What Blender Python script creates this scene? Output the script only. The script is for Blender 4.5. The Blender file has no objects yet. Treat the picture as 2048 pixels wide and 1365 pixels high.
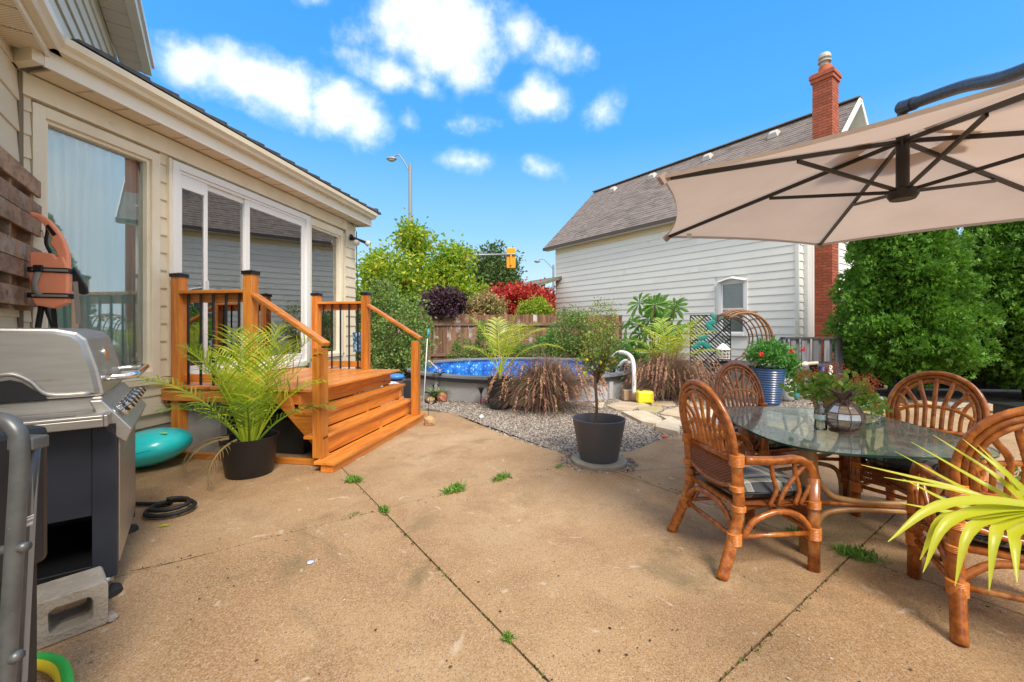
import bpy, math, random
import numpy as np
from mathutils import Vector, Matrix
random.seed(7); rng = np.random.default_rng(7)
SC = bpy.context.scene
COL = SC.collection
R = math.radians
# ---------------------------------------------------------------- camera
EYE = 1.30                      # camera height in metres
cam_d = bpy.data.cameras.new('camera'); cam = bpy.data.objects.new('camera', cam_d); COL.objects.link(cam)
cam.location = (0, 0, EYE); cam.rotation_euler = (R(90), 0, 0)
cam_d.sensor_width = 36; cam_d.lens = 36*840/2048; cam_d.shift_y = -0.0119
cam_d.clip_start = 0.05; cam_d.clip_end = 3000
SC.camera = cam
# ---------------------------------------------------------------- world
SUN_EL, SUN_AZ = 50, 156        # azimuth measured from +Y towards +X
W = bpy.data.worlds.new('World'); SC.world = W; W.use_nodes = True
nt = W.node_tree; N = nt.nodes; Lk = nt.links; N.clear()
def wn(t, **k):
    n = N.new(t)
    for a, b in k.items(): setattr(n, a, b)
    return n
def wmath(op, a, b=None, c=None, clamp=False):
    n = wn('ShaderNodeMath', operation=op, use_clamp=clamp)
    for i, x in enumerate((a, b, c)):
        if x is None: continue
        if isinstance(x, (int, float)): n.inputs[i].default_value = x
        else: Lk.new(x, n.inputs[i])
    return n.outputs[0]
sky = wn('ShaderNodeTexSky', sky_type='NISHITA', sun_disc=False)
sky.sun_elevation = R(SUN_EL); sky.sun_rotation = R(SUN_AZ); sky.air_density = 1.0; sky.dust_density = 0.6; sky.ozone_density = 1.6
tc = wn('ShaderNodeTexCoord')
nrm = wn('ShaderNodeVectorMath', operation='NORMALIZE'); Lk.new(tc.outputs['Generated'], nrm.inputs[0])
sep = wn('ShaderNodeSeparateXYZ'); Lk.new(nrm.outputs[0], sep.inputs[0])
X, Y, Z = sep.outputs
# saturated afternoon blue, paler towards the horizon
grad = wn('ShaderNodeValToRGB')
gr = grad.color_ramp; gr.elements[0].position = 0.0; gr.elements[0].color = (.82, .92, .98, 1)
gr.elements[1].position = 0.75; gr.elements[1].color = (.035, .30, .86, 1)
e = gr.elements.new(.10); e.color = (.60, .82, .98, 1)
e = gr.elements.new(.22); e.color = (.30, .64, .97, 1)
e = gr.elements.new(.40); e.color = (.095, .44, .94, 1)
Lk.new(Z, grad.inputs[0])
# fbm warp for cloud outlines
def wnoise(scale, detail, rough=.55):
    n = wn('ShaderNodeTexNoise'); n.inputs['Scale'].default_value = scale; n.inputs['Detail'].default_value = detail
    n.inputs['Roughness'].default_value = rough; Lk.new(nrm.outputs[0], n.inputs['Vector']); return n
n1 = wnoise(5.0, 7, .6); n2 = wnoise(16, 5, .6); n3 = wnoise(2.2, 6, .55)
ysafe = wmath('MAXIMUM', Y, .15)
U = wmath('DIVIDE', X, ysafe); V = wmath('DIVIDE', Z, ysafe)
front = wmath('GREATER_THAN', Y, .15)
def cloud(u, v, a, b, ang, amp):
    ca, sa = math.cos(ang), math.sin(ang)
    du = wmath('SUBTRACT', U, u); dv = wmath('SUBTRACT', V, v)
    p = wmath('ADD', wmath('MULTIPLY', du, ca/a), wmath('MULTIPLY', dv, sa/a))
    q = wmath('ADD', wmath('MULTIPLY', du, -sa/b), wmath('MULTIPLY', dv, ca/b))
    r = wmath('SQRT', wmath('ADD', wmath('MULTIPLY', p, p), wmath('MULTIPLY', q, q)))
    return wmath('MULTIPLY', wmath('SUBTRACT', 1.0, r), amp)
def px2(x, y): return (x-1024)/840, (658-y)/840
CL = [(475,150,.21,.080,-.25,1.1), (560,185,.15,.085,-.5,1.1), (690,225,.14,.085,-.45,1.2), (400,120,.07,.05,-.2,.9),
      (860,30,.20,.13,0,1.2), (900,80,.15,.13,-.5,1.2), (930,140,.08,.07,-.6,.9), (780,150,.12,.045,-.35,.8), (850,180,.07,.04,-.5,.7),
      (1035,60,.10,.06,-.6,.55), (1115,95,.09,.05,-.3,.55), (1070,200,.085,.04,0,.7), (1075,180,.04,.05,0,.5), (925,245,.06,.028,0,.45),
      (920,322,.085,.035,-.1,.75), (1085,340,.05,.03,-.2,.6), (1200,225,.035,.04,-.6,.4), (815,238,.03,.04,0,.35), (640,0,.06,.02,0,.5)]
acc = None
for x, y, a, b, an, amp in CL:
    u, v = px2(x, y); c = cloud(u, v, a, b, an, amp)
    acc = c if acc is None else wmath('MAXIMUM', acc, c)
acc = wmath('ADD', acc, wmath('MULTIPLY', wmath('SUBTRACT', n1.outputs['Fac'], .5), 1.7))
acc = wmath('ADD', acc, wmath('MULTIPLY', wmath('SUBTRACT', n2.outputs['Fac'], .5), 1.15))
mfront = wn('ShaderNodeMapRange', interpolation_type='SMOOTHSTEP'); Lk.new(acc, mfront.inputs[0])
mfront.inputs[1].default_value = -.08; mfront.inputs[2].default_value = .82
# the rest of the sky carries broken cloud of the same kind (the windows mirror it)
gen = wn('ShaderNodeMapRange', interpolation_type='SMOOTHSTEP'); Lk.new(n3.outputs['Fac'], gen.inputs[0])
gen.inputs[1].default_value = .28; gen.inputs[2].default_value = .56
blend = wn('ShaderNodeMapRange', interpolation_type='SMOOTHSTEP'); Lk.new(Y, blend.inputs[0])
blend.inputs[1].default_value = .38; blend.inputs[2].default_value = .60
cm = wmath('ADD', wmath('MULTIPLY', mfront.outputs[0], blend.outputs[0]),
           wmath('MULTIPLY', gen.outputs[0], wmath('SUBTRACT', 1.0, blend.outputs[0])), clamp=True)
nish = wn('ShaderNodeMix', data_type='RGBA', blend_type='MULTIPLY'); nish.inputs[0].default_value = 1
nish.inputs[7].default_value = (.55, .62, .70, 1); Lk.new(sky.outputs[0], nish.inputs[6])
base = wn('ShaderNodeMix', data_type='RGBA'); base.inputs[0].default_value = .86
Lk.new(nish.outputs[2], base.inputs[6])
gs = wn('ShaderNodeVectorMath', operation='SCALE'); gs.inputs['Scale'].default_value = 9.2; Lk.new(grad.outputs[0], gs.inputs[0]); Lk.new(gs.outputs[0], base.inputs[7])
mix = wn('ShaderNodeMix', data_type='RGBA'); Lk.new(cm, mix.inputs[0]); Lk.new(base.outputs[2], mix.inputs[6])
ccol = wn('ShaderNodeValToRGB'); ccol.color_ramp.elements[0].position = .15; ccol.color_ramp.elements[0].color = (.62, .80, .98, 1); ccol.color_ramp.elements[1].position = .95; ccol.color_ramp.elements[1].color = (.97, .98, 1, 1)
shade = wmath('ADD', wmath('MULTIPLY', acc, .9), wmath('MULTIPLY', wmath('SUBTRACT', n2.outputs['Fac'], .5), 1.4)); Lk.new(shade, ccol.inputs[0])
cs = wn('ShaderNodeVectorMath', operation='SCALE'); cs.inputs['Scale'].default_value = 9.4; Lk.new(ccol.outputs[0], cs.inputs[0])
cmx = wn('ShaderNodeMix', data_type='RGBA'); Lk.new(blend.outputs[0], cmx.inputs[0]); cmx.inputs[6].default_value = (8.6, 8.8, 9.1, 1); Lk.new(cs.outputs[0], cmx.inputs[7]); Lk.new(cmx.outputs[2], mix.inputs[7])
bg = wn('ShaderNodeBackground'); bg.inputs['Strength'].default_value = .082; Lk.new(mix.outputs[2], bg.inputs[0])
out = wn('ShaderNodeOutputWorld'); Lk.new(bg.outputs[0], out.inputs[0])
# ---------------------------------------------------------------- sun, view
sd = bpy.data.lights.new('sun', 'SUN'); sd.energy = 2.9; sd.angle = R(22); sd.color = (1, .90, .76)
so = bpy.data.objects.new('sun', sd); COL.objects.link(so)
el, az = R(SUN_EL), R(SUN_AZ)
so.rotation_euler = Vector((-math.sin(az)*math.cos(el), -math.cos(az)*math.cos(el), -math.sin(el))).to_track_quat('-Z', 'Y').to_euler()
vs = SC.view_settings; vs.view_transform = 'Standard'; vs.look = 'None'; vs.gamma = 1; vs.exposure = 0.72; vs.use_curve_mapping = False
try: SC.cycles.max_bounces = 8; SC.cycles.transparent_max_bounces = 16
except Exception: pass

# ================================================================ helpers
F, CX, HY = 840., 1024., 658.
def G(px, py, z=0.):
    Yd = F*(EYE-z)/(py-HY); return Vector(((px-CX)/F*Yd, Yd, z))
def P(px, py, Yd): return Vector(((px-CX)/F*Yd, Yd, EYE+(HY-py)/F*Yd))
def V3(*a): return Vector(a)
def link(o): COL.objects.link(o); return o
def thing(name, label, cat, loc=(0, 0, 0), rz=0., group=None):
    o = link(bpy.data.objects.new(name, None)); o.location = loc; o.rotation_euler = (0, 0, rz)
    o['label'] = label; o['category'] = cat
    if group: o['group'] = group
    o.empty_display_size = .1
    return o
def tag(o, label=None, cat=None, group=None, kind=None):
    if label: o['label'] = label
    if cat: o['category'] = cat
    if group: o['group'] = group
    if kind: o['kind'] = kind
    return o
class MB:
    def __init__(s): s.v = []; s.f = []
    def add(s, vs, fs):
        n = len(s.v); s.v.extend([tuple(p) for p in vs]); s.f.extend([tuple(i+n for i in f) for f in fs]); return s
    def box(s, x0, x1, y0, y1, z0, z1, M=None):
        vs = [Vector((x, y, z)) for z in (z0, z1) for x, y in ((x0, y0), (x1, y0), (x1, y1), (x0, y1))]
        if M is not None: vs = [M @ p for p in vs]
        return s.add(vs, [(3, 2, 1, 0), (4, 5, 6, 7), (0, 1, 5, 4), (1, 2, 6, 5), (2, 3, 7, 6), (3, 0, 4, 7)])
    def beam(s, a, b, w, h, up=(0, 0, 1)):
        a = Vector(a); b = Vector(b); t = (b-a).normalized(); u = Vector(up)
        sx = t.cross(u)
        if sx.length < 1e-4: sx = t.cross(Vector((1, 0, 0)))
        sx.normalize(); sy = sx.cross(t).normalized()
        vs = [p+sx*i*w/2+sy*j*h/2 for p in (a, b) for i, j in ((-1, -1), (1, -1), (1, 1), (-1, 1))]
        return s.add(vs, [(0, 1, 2, 3), (7, 6, 5, 4), (0, 4, 5, 1), (1, 5, 6, 2), (2, 6, 7, 3), (3, 7, 4, 0)])
    def prism(s, poly, z0, z1):
        n = len(poly); vs = [(x, y, z0) for x, y in poly]+[(x, y, z1) for x, y in poly]
        fs = [tuple(range(n))[::-1], tuple(range(n, 2*n))]+[(i, (i+1) % n, n+(i+1) % n, n+i) for i in range(n)]
        return s.add(vs, fs)
    def extrude(s, prof, a, b, capped=True):          # prof: list of Vectors (3d offsets), swept from a to b
        n = len(prof); a = Vector(a); b = Vector(b)
        vs = [a+Vector(p) for p in prof]+[b+Vector(p) for p in prof]
        fs = [(i, (i+1) % n, n+(i+1) % n, n+i) for i in range(n)]
        if capped: fs += [tuple(range(n))[::-1], tuple(range(n, 2*n))]
        return s.add(vs, fs)
    def tube(s, path, r, seg=8, lobes=0, depth=.16, cap=True, flat=1.):
        path = [Vector(p) for p in path]; n = len(path)
        rr = r if isinstance(r, (list, tuple)) else [r]*n
        t0 = (path[1]-path[0]).normalized(); up = Vector((0, 0, 1)) if abs(t0.z) < .9 else Vector((1, 0, 0))
        x = t0.cross(up).normalized(); vs = []
        for i, p in enumerate(path):
            t = (path[min(i+1, n-1)]-path[max(i-1, 0)]).normalized()
            x = (x-t*x.dot(t)).normalized(); y = t.cross(x)
            for k in range(seg):
                a = 2*math.pi*k/seg; q = rr[i]*(1-depth*(.5+.5*math.cos(lobes*a)) if lobes else 1.)
                vs.append(p+x*math.cos(a)*q*flat+y*math.sin(a)*q)
        fs = [(i*seg+k, i*seg+(k+1) % seg, (i+1)*seg+(k+1) % seg, (i+1)*seg+k) for i in range(n-1) for k in range(seg)]
        if cap: fs += [tuple(range(seg))[::-1], tuple(range((n-1)*seg, n*seg))]
        return s.add(vs, fs)
    def lathe(s, prof, c=(0, 0, 0), seg=32, closed=False):
        c = Vector(c); n = len(prof)
        vs = [c+Vector((r*math.cos(2*math.pi*k/seg), r*math.sin(2*math.pi*k/seg), z)) for r, z in prof for k in range(seg)]
        fs = [(i*seg+k, i*seg+(k+1) % seg, (i+1)*seg+(k+1) % seg, (i+1)*seg+k) for i in range(n-1) for k in range(seg)]
        return s.add(vs, fs)
    def ball(s, c, rx, ry, rz, seg=12, rings=8, noise=0, M=None):
        c = Vector(c); vs = []
        for i in range(rings+1):
            th = math.pi*i/rings
            for k in range(seg):
                a = 2*math.pi*k/seg; q = 1+random.uniform(-noise, noise)
                p = Vector((rx*math.sin(th)*math.cos(a)*q, ry*math.sin(th)*math.sin(a)*q, rz*math.cos(th)*q))
                if M is not None: p = M @ p
                vs.append(c+p)
        fs = [(i*seg+k, (i+1)*seg+k, (i+1)*seg+(k+1) % seg, i*seg+(k+1) % seg) for i in range(rings) for k in range(seg)]
        return s.add(vs, fs)
    def mesh(s, name='m'):
        me = bpy.data.meshes.new(name); me.from_pydata(s.v, [], s.f); me.validate(); me.update(); return me
    def build(s, name, m, parent=None, smooth=False, bevel=0., loc=None, angle=None):
        me = s.mesh(name); o = link(bpy.data.objects.new(name, me)); me.materials.append(m)
        if parent is not None: o.parent = parent
        if loc is not None: o.location = loc
        if smooth:
            me.polygons.foreach_set('use_smooth', [True]*len(me.polygons))
            if angle: 
                try: me.set_sharp_from_angle(angle=R(angle))
                except Exception: pass
        if bevel:
            b = o.modifiers.new('bevel', 'BEVEL'); b.width = bevel; b.segments = 2; b.limit_method = 'ANGLE'; b.angle_limit = R(40)
        return o
def place(me, name, m, parent, loc, rot=(0, 0, 0), scale=(1, 1, 1)):
    o = link(bpy.data.objects.new(name, me)); o.parent = parent; o.location = loc; o.rotation_euler = rot; o.scale = scale
    if not me.materials: me.materials.append(m)
    return o
def copy_tree(o, parent=None):
    c = o.copy(); COL.objects.link(c); c.parent = parent
    for ch in list(o.children): copy_tree(ch, c)
    return c
def cr(pts, n=6):                                    # smooth curve through points
    pts = [Vector(p) for p in pts]; P_ = [pts[0]*2-pts[1]]+pts+[pts[-1]*2-pts[-2]]; out_ = []
    for i in range(1, len(P_)-2):
        a, b, c, d_ = P_[i-1:i+3]
        for k in range(n):
            t = k/n; out_.append(.5*((2*b)+(c-a)*t+(2*a-5*b+4*c-d_)*t*t+(3*b-a-3*c+d_)*t**3))
    out_.append(pts[-1]); return out_
def np_mesh(name, verts, faces, m, parent=None, smooth=False):   # verts (n,3), faces (k,3|4)
    me = bpy.data.meshes.new(name); nv = len(verts); nf, fl = faces.shape
    me.vertices.add(nv); me.vertices.foreach_set('co', np.ascontiguousarray(verts, dtype=np.float32).ravel())
    me.loops.add(nf*fl); me.loops.foreach_set('vertex_index', faces.astype(np.int32).ravel())
    me.polygons.add(nf); me.polygons.foreach_set('loop_start', np.arange(0, nf*fl, fl, dtype=np.int32))
    try: me.polygons.foreach_set('loop_total', np.full(nf, fl, dtype=np.int32))
    except Exception: pass
    if smooth: me.polygons.foreach_set('use_smooth', np.ones(nf, dtype=bool))
    me.materials.append(m); me.update(calc_edges=True); me.validate()
    o = link(bpy.data.objects.new(name, me))
    if parent is not None: o.parent = parent
    return o
def scatter(pos, dirs, ups, size, tv, tf, jit=.3):   # instances of a template leaf as one array
    n = len(pos); d = dirs/np.linalg.norm(dirs, axis=1, keepdims=True)
    s = np.cross(d, ups); s /= (np.linalg.norm(s, axis=1, keepdims=True)+1e-9); u = np.cross(s, d)
    sz = (size*(1+rng.uniform(-jit, jit, n)))[:, None, None]
    t = np.asarray(tv, dtype=float)[None]
    v = (s[:, None]*t[..., 0:1]+d[:, None]*t[..., 1:2]+u[:, None]*t[..., 2:3])*sz+pos[:, None]
    k = len(tv); f = np.asarray(tf)[None]+(np.arange(n)*k)[:, None, None]
    return v.reshape(-1, 3), f.reshape(-1, f.shape[2])
LEAF_V = [(0, 0, 0), (-.28, .45, .06), (0, 1, -.05), (.28, .45, .06)]; LEAF_F = [(0, 1, 2), (0, 2, 3)]
THIN_V = [(0, 0, 0), (-.10, .5, .03), (0, 1, -.08), (.10, .5, .03)]
SPRAY_V = [(0, 0, 0), (-.10, .30, .03), (.10, .30, -.02), (-.45, .60, .05), (-.22, .66, 0), (.45, .62, .04), (.22, .68, 0), (-.12, 1, .06), (.16, .97, .03), (0, .7, 0)]
SPRAY_F = [(0, 2, 1), (1, 4, 3), (2, 5, 6), (1, 9, 4), (2, 6, 9), (9, 8, 7), (1, 2, 9)]
def rdir(n, out=None, k=.0, up=0.):
    d = rng.normal(size=(n, 3)); d /= np.linalg.norm(d, axis=1, keepdims=True)
    if out is not None: d = d+out*k
    d[:, 2] += up
    return d/np.linalg.norm(d, axis=1, keepdims=True)
def crown_pts(c, rad, nclump, per, spread, shell=(.6, 1.0), zlow=-1.):
    d = rdir(nclump); d = d[d[:, 2] > zlow]
    r = rng.uniform(shell[0], shell[1], len(d))[:, None]
    cc = d*r*np.array(rad)
    p = np.repeat(cc, per, 0)+rng.normal(size=(len(cc)*per, 3))*spread
    nn = p/np.array(rad); nn /= (np.linalg.norm(nn, axis=1, keepdims=True)+1e-9)
    return p+np.array(c), nn
def foliage(name, m, parent, c, rad, nclump, per, spread, size, tv=LEAF_V, tf=LEAF_F, shell=(.6, 1.), zlow=-1., out=.6, up=.1):
    p, nn = crown_pts(c, rad, nclump, per, spread, shell, zlow)
    v, f = scatter(p, rdir(len(p), nn, out, up), rdir(len(p)), size, tv, tf)
    return np_mesh(name, v, f, m, parent)

# ================================================================ materials
def newmat(name):
    m = bpy.data.materials.new(name); m.use_nodes = True; t = m.node_tree; t.nodes.clear()
    o = t.nodes.new('ShaderNodeOutputMaterial'); b = t.nodes.new('ShaderNodeBsdfPrincipled'); t.links.new(b.outputs[0], o.inputs[0])
    return m, t, b, o
def coords(t, rnd=False, stretch=(1, 1, 1)):
    c = t.nodes.new('ShaderNodeTexCoord'); v = c.outputs['Object']
    mp = t.nodes.new('ShaderNodeMapping'); mp.inputs['Scale'].default_value = stretch; t.links.new(v, mp.inputs[0]); v = mp.outputs[0]
    if rnd:
        oi = t.nodes.new('ShaderNodeObjectInfo'); mm = t.nodes.new('ShaderNodeMath'); mm.operation = 'MULTIPLY'; mm.inputs[1].default_value = 37.
        t.links.new(oi.outputs['Random'], mm.inputs[0]); ad = t.nodes.new('ShaderNodeVectorMath'); ad.operation = 'ADD'
        t.links.new(v, ad.inputs[0]); t.links.new(mm.outputs[0], ad.inputs[1]); v = ad.outputs[0]
    return v
def noise(t, v, scale, detail=4, rough=.55, dist=0.):
    n = t.nodes.new('ShaderNodeTexNoise'); n.inputs['Scale'].default_value = scale; n.inputs['Detail'].default_value = detail
    n.inputs['Roughness'].default_value = rough; n.inputs['Distortion'].default_value = dist; t.links.new(v, n.inputs['Vector']); return n.outputs['Fac']
def ramp(t, f, stops):
    r = t.nodes.new('ShaderNodeValToRGB'); el_ = r.color_ramp.elements
    el_[0].position, el_[0].color = stops[0][0], (*stops[0][1], 1); el_[1].position, el_[1].color = stops[-1][0], (*stops[-1][1], 1)
    for p, c in stops[1:-1]: q = el_.new(p); q.color = (*c, 1)
    t.links.new(f, r.inputs[0]); return r.outputs[0]
def mixc(t, f, a, b, mode='MIX'):
    n = t.nodes.new('ShaderNodeMix'); n.data_type = 'RGBA'; n.blend_type = mode
    for i, x in ((0, f), (6, a), (7, b)):
        if isinstance(x, (int, float)): n.inputs[i].default_value = x
        elif isinstance(x, tuple): n.inputs[i].default_value = (*x, 1)
        else: t.links.new(x, n.inputs[i])
    return n.outputs[2]
def tmath(t, op, a, b=None, clamp=False):
    n = t.nodes.new('ShaderNodeMath'); n.operation = op; n.use_clamp = clamp
    for i, x in enumerate((a, b)):
        if x is None: continue
        if isinstance(x, (int, float)): n.inputs[i].default_value = x
        else: t.links.new(x, n.inputs[i])
    return n.outputs[0]
def bump(t, b, h, strength=.3, dist=.01):
    n = t.nodes.new('ShaderNodeBump'); n.inputs['Strength'].default_value = strength; n.inputs['Distance'].default_value = dist
    t.links.new(h, n.inputs['Height']); t.links.new(n.outputs[0], b.inputs['Normal'])
def M(name, c, rough=.6, metal=0., c2=None, scale=4., bs=None, bstr=.2, bdist=.004, rnd=0., coat=0., spec=None, stretch=(1, 1, 1), detail=4, emit=None, dirt=None, lo=.35, hi=.65):
    m, t, b, o = newmat(name); v = coords(t, rnd > 0, stretch)
    col = None
    if c2 is not None: col = ramp(t, noise(t, v, scale, detail), [(lo, c), (hi, c2)])
    if dirt is not None:
        col = mixc(t, ramp(t, noise(t, v, dirt[1], 6, .65), [(dirt[2], (0, 0, 0)), (dirt[2]+.18, (1, 1, 1))]), col if col is not None else c, dirt[0])
    if rnd > 0:
        oi = t.nodes.new('ShaderNodeObjectInfo'); hs = t.nodes.new('ShaderNodeHueSaturation')
        mr = t.nodes.new('ShaderNodeMapRange'); t.links.new(oi.outputs['Random'], mr.inputs[0]); mr.inputs[3].default_value = 1-rnd; mr.inputs[4].default_value = 1+rnd
        t.links.new(mr.outputs[0], hs.inputs['Value'])
        if col is None: hs.inputs['Color'].default_value = (*c, 1)
        else: t.links.new(col, hs.inputs['Color'])
        col = hs.outputs[0]
    if col is None: b.inputs['Base Color'].default_value = (*c, 1)
    else: t.links.new(col, b.inputs['Base Color'])
    b.inputs['Roughness'].default_value = rough; b.inputs['Metallic'].default_value = metal
    if coat: b.inputs['Coat Weight'].default_value = coat; b.inputs['Coat Roughness'].default_value = .15
    if spec is not None: b.inputs['Specular IOR Level'].default_value = spec
    if bs: bump(t, b, noise(t, v, bs, 5), bstr, bdist)
    if emit: b.inputs['Emission Color'].default_value = (*emit[0], 1); b.inputs['Emission Strength'].default_value = emit[1]
    return m
def wood(name, c1, c2, axis='z', rough=.5, knots=True, g=14., rnd=.12, coat=0., cd=None, bstr=.25, extra=None):
    m, t, b, o = newmat(name); st = {'x': (.09, 1, 1), 'y': (1, .09, 1), 'z': (1, 1, .09)}[axis]
    v = coords(t, True, st); v1 = coords(t, True)
    fine = noise(t, v, g*4, 5, .6, .3); big = noise(t, v, g, 3, .5, .6)
    cd = cd or tuple(x*.45 for x in c1)
    col = ramp(t, fine, [(.30, c1), (.70, c2)])
    col = mixc(t, ramp(t, big, [(.42, (0, 0, 0)), (.75, (1, 1, 1))]), col, cd)
    n = t.nodes.new('ShaderNodeMix')
    if knots:
        vo = t.nodes.new('ShaderNodeTexVoronoi'); vo.inputs['Scale'].default_value = 3.4; st2 = {'x': (.6, 1, 1), 'y': (1, .6, 1), 'z': (1, 1, .6)}[axis]
        t.links.new(coords(t, True, st2), vo.inputs['Vector'])
        col = mixc(t, ramp(t, vo.outputs['Distance'], [(.04, (.85, .85, .85)), (.10, (0, 0, 0))]), col, tuple(x*.6 for x in cd))
    if extra is not None:
        col = mixc(t, ramp(t, noise(t, v1, extra[1], 4, .6), [(extra[2], (0, 0, 0)), (extra[2]+.12, (1, 1, 1))]), col, extra[0])
    oi = t.nodes.new('ShaderNodeObjectInfo'); hs = t.nodes.new('ShaderNodeHueSaturation'); mr = t.nodes.new('ShaderNodeMapRange')
    t.links.new(oi.outputs['Random'], mr.inputs[0]); mr.inputs[3].default_value = 1-rnd; mr.inputs[4].default_value = 1+rnd
    t.links.new(mr.outputs[0], hs.inputs['Value']); t.links.new(col, hs.inputs['Color']); t.links.new(hs.outputs[0], b.inputs['Base Color'])
    b.inputs['Roughness'].default_value = rough
    if coat: b.inputs['Coat Weight'].default_value = coat; b.inputs['Coat Roughness'].default_value = .12
    bump(t, b, fine, bstr, .004); return m
def leafmat(name, stops, rough=.5, trans=.35, nscale=0.):
    m, t, b, o = newmat(name); g_ = t.nodes.new('ShaderNodeNewGeometry')
    f = g_.outputs['Random Per Island']
    if nscale:
        f = tmath(t, 'ADD', tmath(t, 'MULTIPLY', f, .55), tmath(t, 'MULTIPLY', noise(t, coords(t), nscale, 3), .55))
    col = ramp(t, f, stops); t.links.new(col, b.inputs['Base Color']); b.inputs['Roughness'].default_value = rough
    tr = t.nodes.new('ShaderNodeBsdfTranslucent'); t.links.new(col, tr.inputs[0]); mx = t.nodes.new('ShaderNodeMixShader')
    mx.inputs[0].default_value = trans; t.links.new(b.outputs[0], mx.inputs[1]); t.links.new(tr.outputs[0], mx.inputs[2]); t.links.new(mx.outputs[0], o.inputs[0])
    return m
def glassmat(name, tint, base_refl=.08, rough=0.0, power=1.0):
    m, t, b, o = newmat(name); t.nodes.remove(b)
    tr = t.nodes.new('ShaderNodeBsdfTransparent'); tr.inputs[0].default_value = (*tint, 1); gl = t.nodes.new('ShaderNodeBsdfGlossy'); gl.inputs['Roughness'].default_value = rough
    gl.inputs[0].default_value = (.95, .98, 1, 1)
    fr = t.nodes.new('ShaderNodeFresnel'); fr.inputs[0].default_value = 1.5
    fac = tmath(t, 'ADD', tmath(t, 'MULTIPLY', fr.outputs[0], power), base_refl, True)
    mx = t.nodes.new('ShaderNodeMixShader'); t.links.new(fac, mx.inputs[0]); t.links.new(tr.outputs[0], mx.inputs[1]); t.links.new(gl.outputs[0], mx.inputs[2]); t.links.new(mx.outputs[0], o.inputs[0])
    return m

LM_ = leafmat
m_siding = M('beige_siding', (.74, .655, .50), .5, c2=(.68, .595, .45), scale=1.5, bs=60, bstr=.06, rnd=.03, dirt=((.42, .36, .26), 2.2, .62))
m_trim = M('beige_trim', (.82, .75, .61), .45, c2=(.73, .64, .49), scale=2, rnd=.03, bs=30, bstr=.05, dirt=((.45, .36, .22), 3, .66))
m_soffit = M('soffit_vinyl', (.60, .49, .36), .5)
def perf():
    m, t, b, o = newmat('perforated_soffit'); v = coords(t, False, (1, 1, 0))
    vo = t.nodes.new('ShaderNodeTexVoronoi'); vo.inputs['Scale'].default_value = 55; vo.inputs['Randomness'].default_value = 0.0; t.links.new(v, vo.inputs['Vector'])
    t.links.new(ramp(t, vo.outputs['Distance'], [(.16, (.30, .23, .15)), (.26, (.80, .70, .56))]), b.inputs['Base Color']); b.inputs['Roughness'].default_value = .55; return m
m_perf = perf()
m_gutter = M('gutter_paint', (.76, .67, .51), .35, c2=(.70, .61, .46), scale=3, dirt=((.40, .32, .22), 5, .68))
m_fascia = M('fascia_paint', (.84, .79, .70), .4, c2=(.80, .74, .64), scale=2)
m_white = M('white_vinyl', (.78, .78, .78), .35, dirt=((.5, .47, .42), 4, .7))
m_found = M('grey_foundation', (.30, .30, .30), .85, c2=(.22, .22, .21), scale=6, bs=40, bstr=.3)
m_tile = M('dark_roof_tile', (.05, .05, .055), .55, c2=(.09, .085, .085), scale=14, bs=60, bstr=.3, rnd=.2)
m_glass = glassmat('window_glass', (.94, .97, .97), .12); m_dglass = glassmat('door_glass', (.88, .95, .95), .30)
m_dark = M('dark_room', (.32, .32, .31), .9); m_roomfloor = M('room_floor', (.25, .22, .2), .7)
m_curtain = LM_('teal_curtain', [(0, (.66, .82, .80)), (1, (.66, .82, .80))], .9, .15)
m_sheer = M('sheer_curtain', (.80, .86, .84), .9)
m_pallet = wood('weathered_pallet', (.27, .155, .095), (.42, .28, .19), 'y', .8, True, 10, .2, extra=((.33, .28, .24), 5, .56))
m_deck = {a: wood('cedar_stain_'+a, (.55, .175, .022), (.76, .30, .050), a, .42, True, 12, .20, .15, cd=(.40, .105, .014)) for a in 'xyz'}
m_deckold = wood('cedar_stain_worn', (.30, .12, .05), (.42, .18, .07), 'z', .55, True, 12, .1)
m_black = M('black_metal', (.012, .012, .014), .35, bs=80, bstr=.05); m_blackplastic = M('black_plastic', (.014, .015, .018), .45, bs=60, bstr=.08)
m_blackrub = M('black_rubber', (.012, .012, .012), .6, bs=90, bstr=.2)
m_steel = M('stainless_steel', (.50, .485, .46), .46, 1., c2=(.45, .43, .40), scale=5, stretch=(1, 1, 9), bs=50, bstr=.03, dirt=((.34, .24, .15), 3, .60))
m_chrome = M('chrome', (.75, .75, .75), .08, 1.)
m_navy = M('charcoal_cabinet', (.022, .026, .036), .42, c2=(.032, .037, .050), scale=3, bs=30, bstr=.04, spec=.25, dirt=((.06, .06, .06), 7, .68))
m_teal = M('turquoise_vinyl', (.02, .64, .68), .28, coat=.3, bs=4, bstr=.2, bdist=.02)
m_lime = M('lime_print', (.55, .75, .05), .35)
m_orange = M('orange_nylon', (1., .38, .22), .6, c2=(.98, .33, .18), scale=6, bs=14, bstr=.35, bdist=.01)
m_web = M('grey_reflective_web', (.30, .28, .26), .4); m_brass = M('brass', (.6, .42, .18), .35, .9)
m_tubegrey = M('grey_painted_tube', (.085, .09, .095), .38, .3, c2=(.12, .13, .135), scale=18, dirt=((.35, .35, .35), 60, .66))
m_conc_block = M('cinder_block', (.30, .26, .21), .95, c2=(.42, .37, .31), scale=9, bs=70, bstr=.9, bdist=.01)
m_rattan = M('rattan', (.46, .145, .024), .26, c2=(.22, .055, .010), scale=26, coat=.35, bs=45, bstr=.12, dirt=((.56, .27, .08), 9, .56), rnd=.14)
m_rattanpale = M('pale_rattan', (.40, .22, .09), .4, c2=(.28, .13, .045), scale=12, bs=40, bstr=.15)
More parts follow.
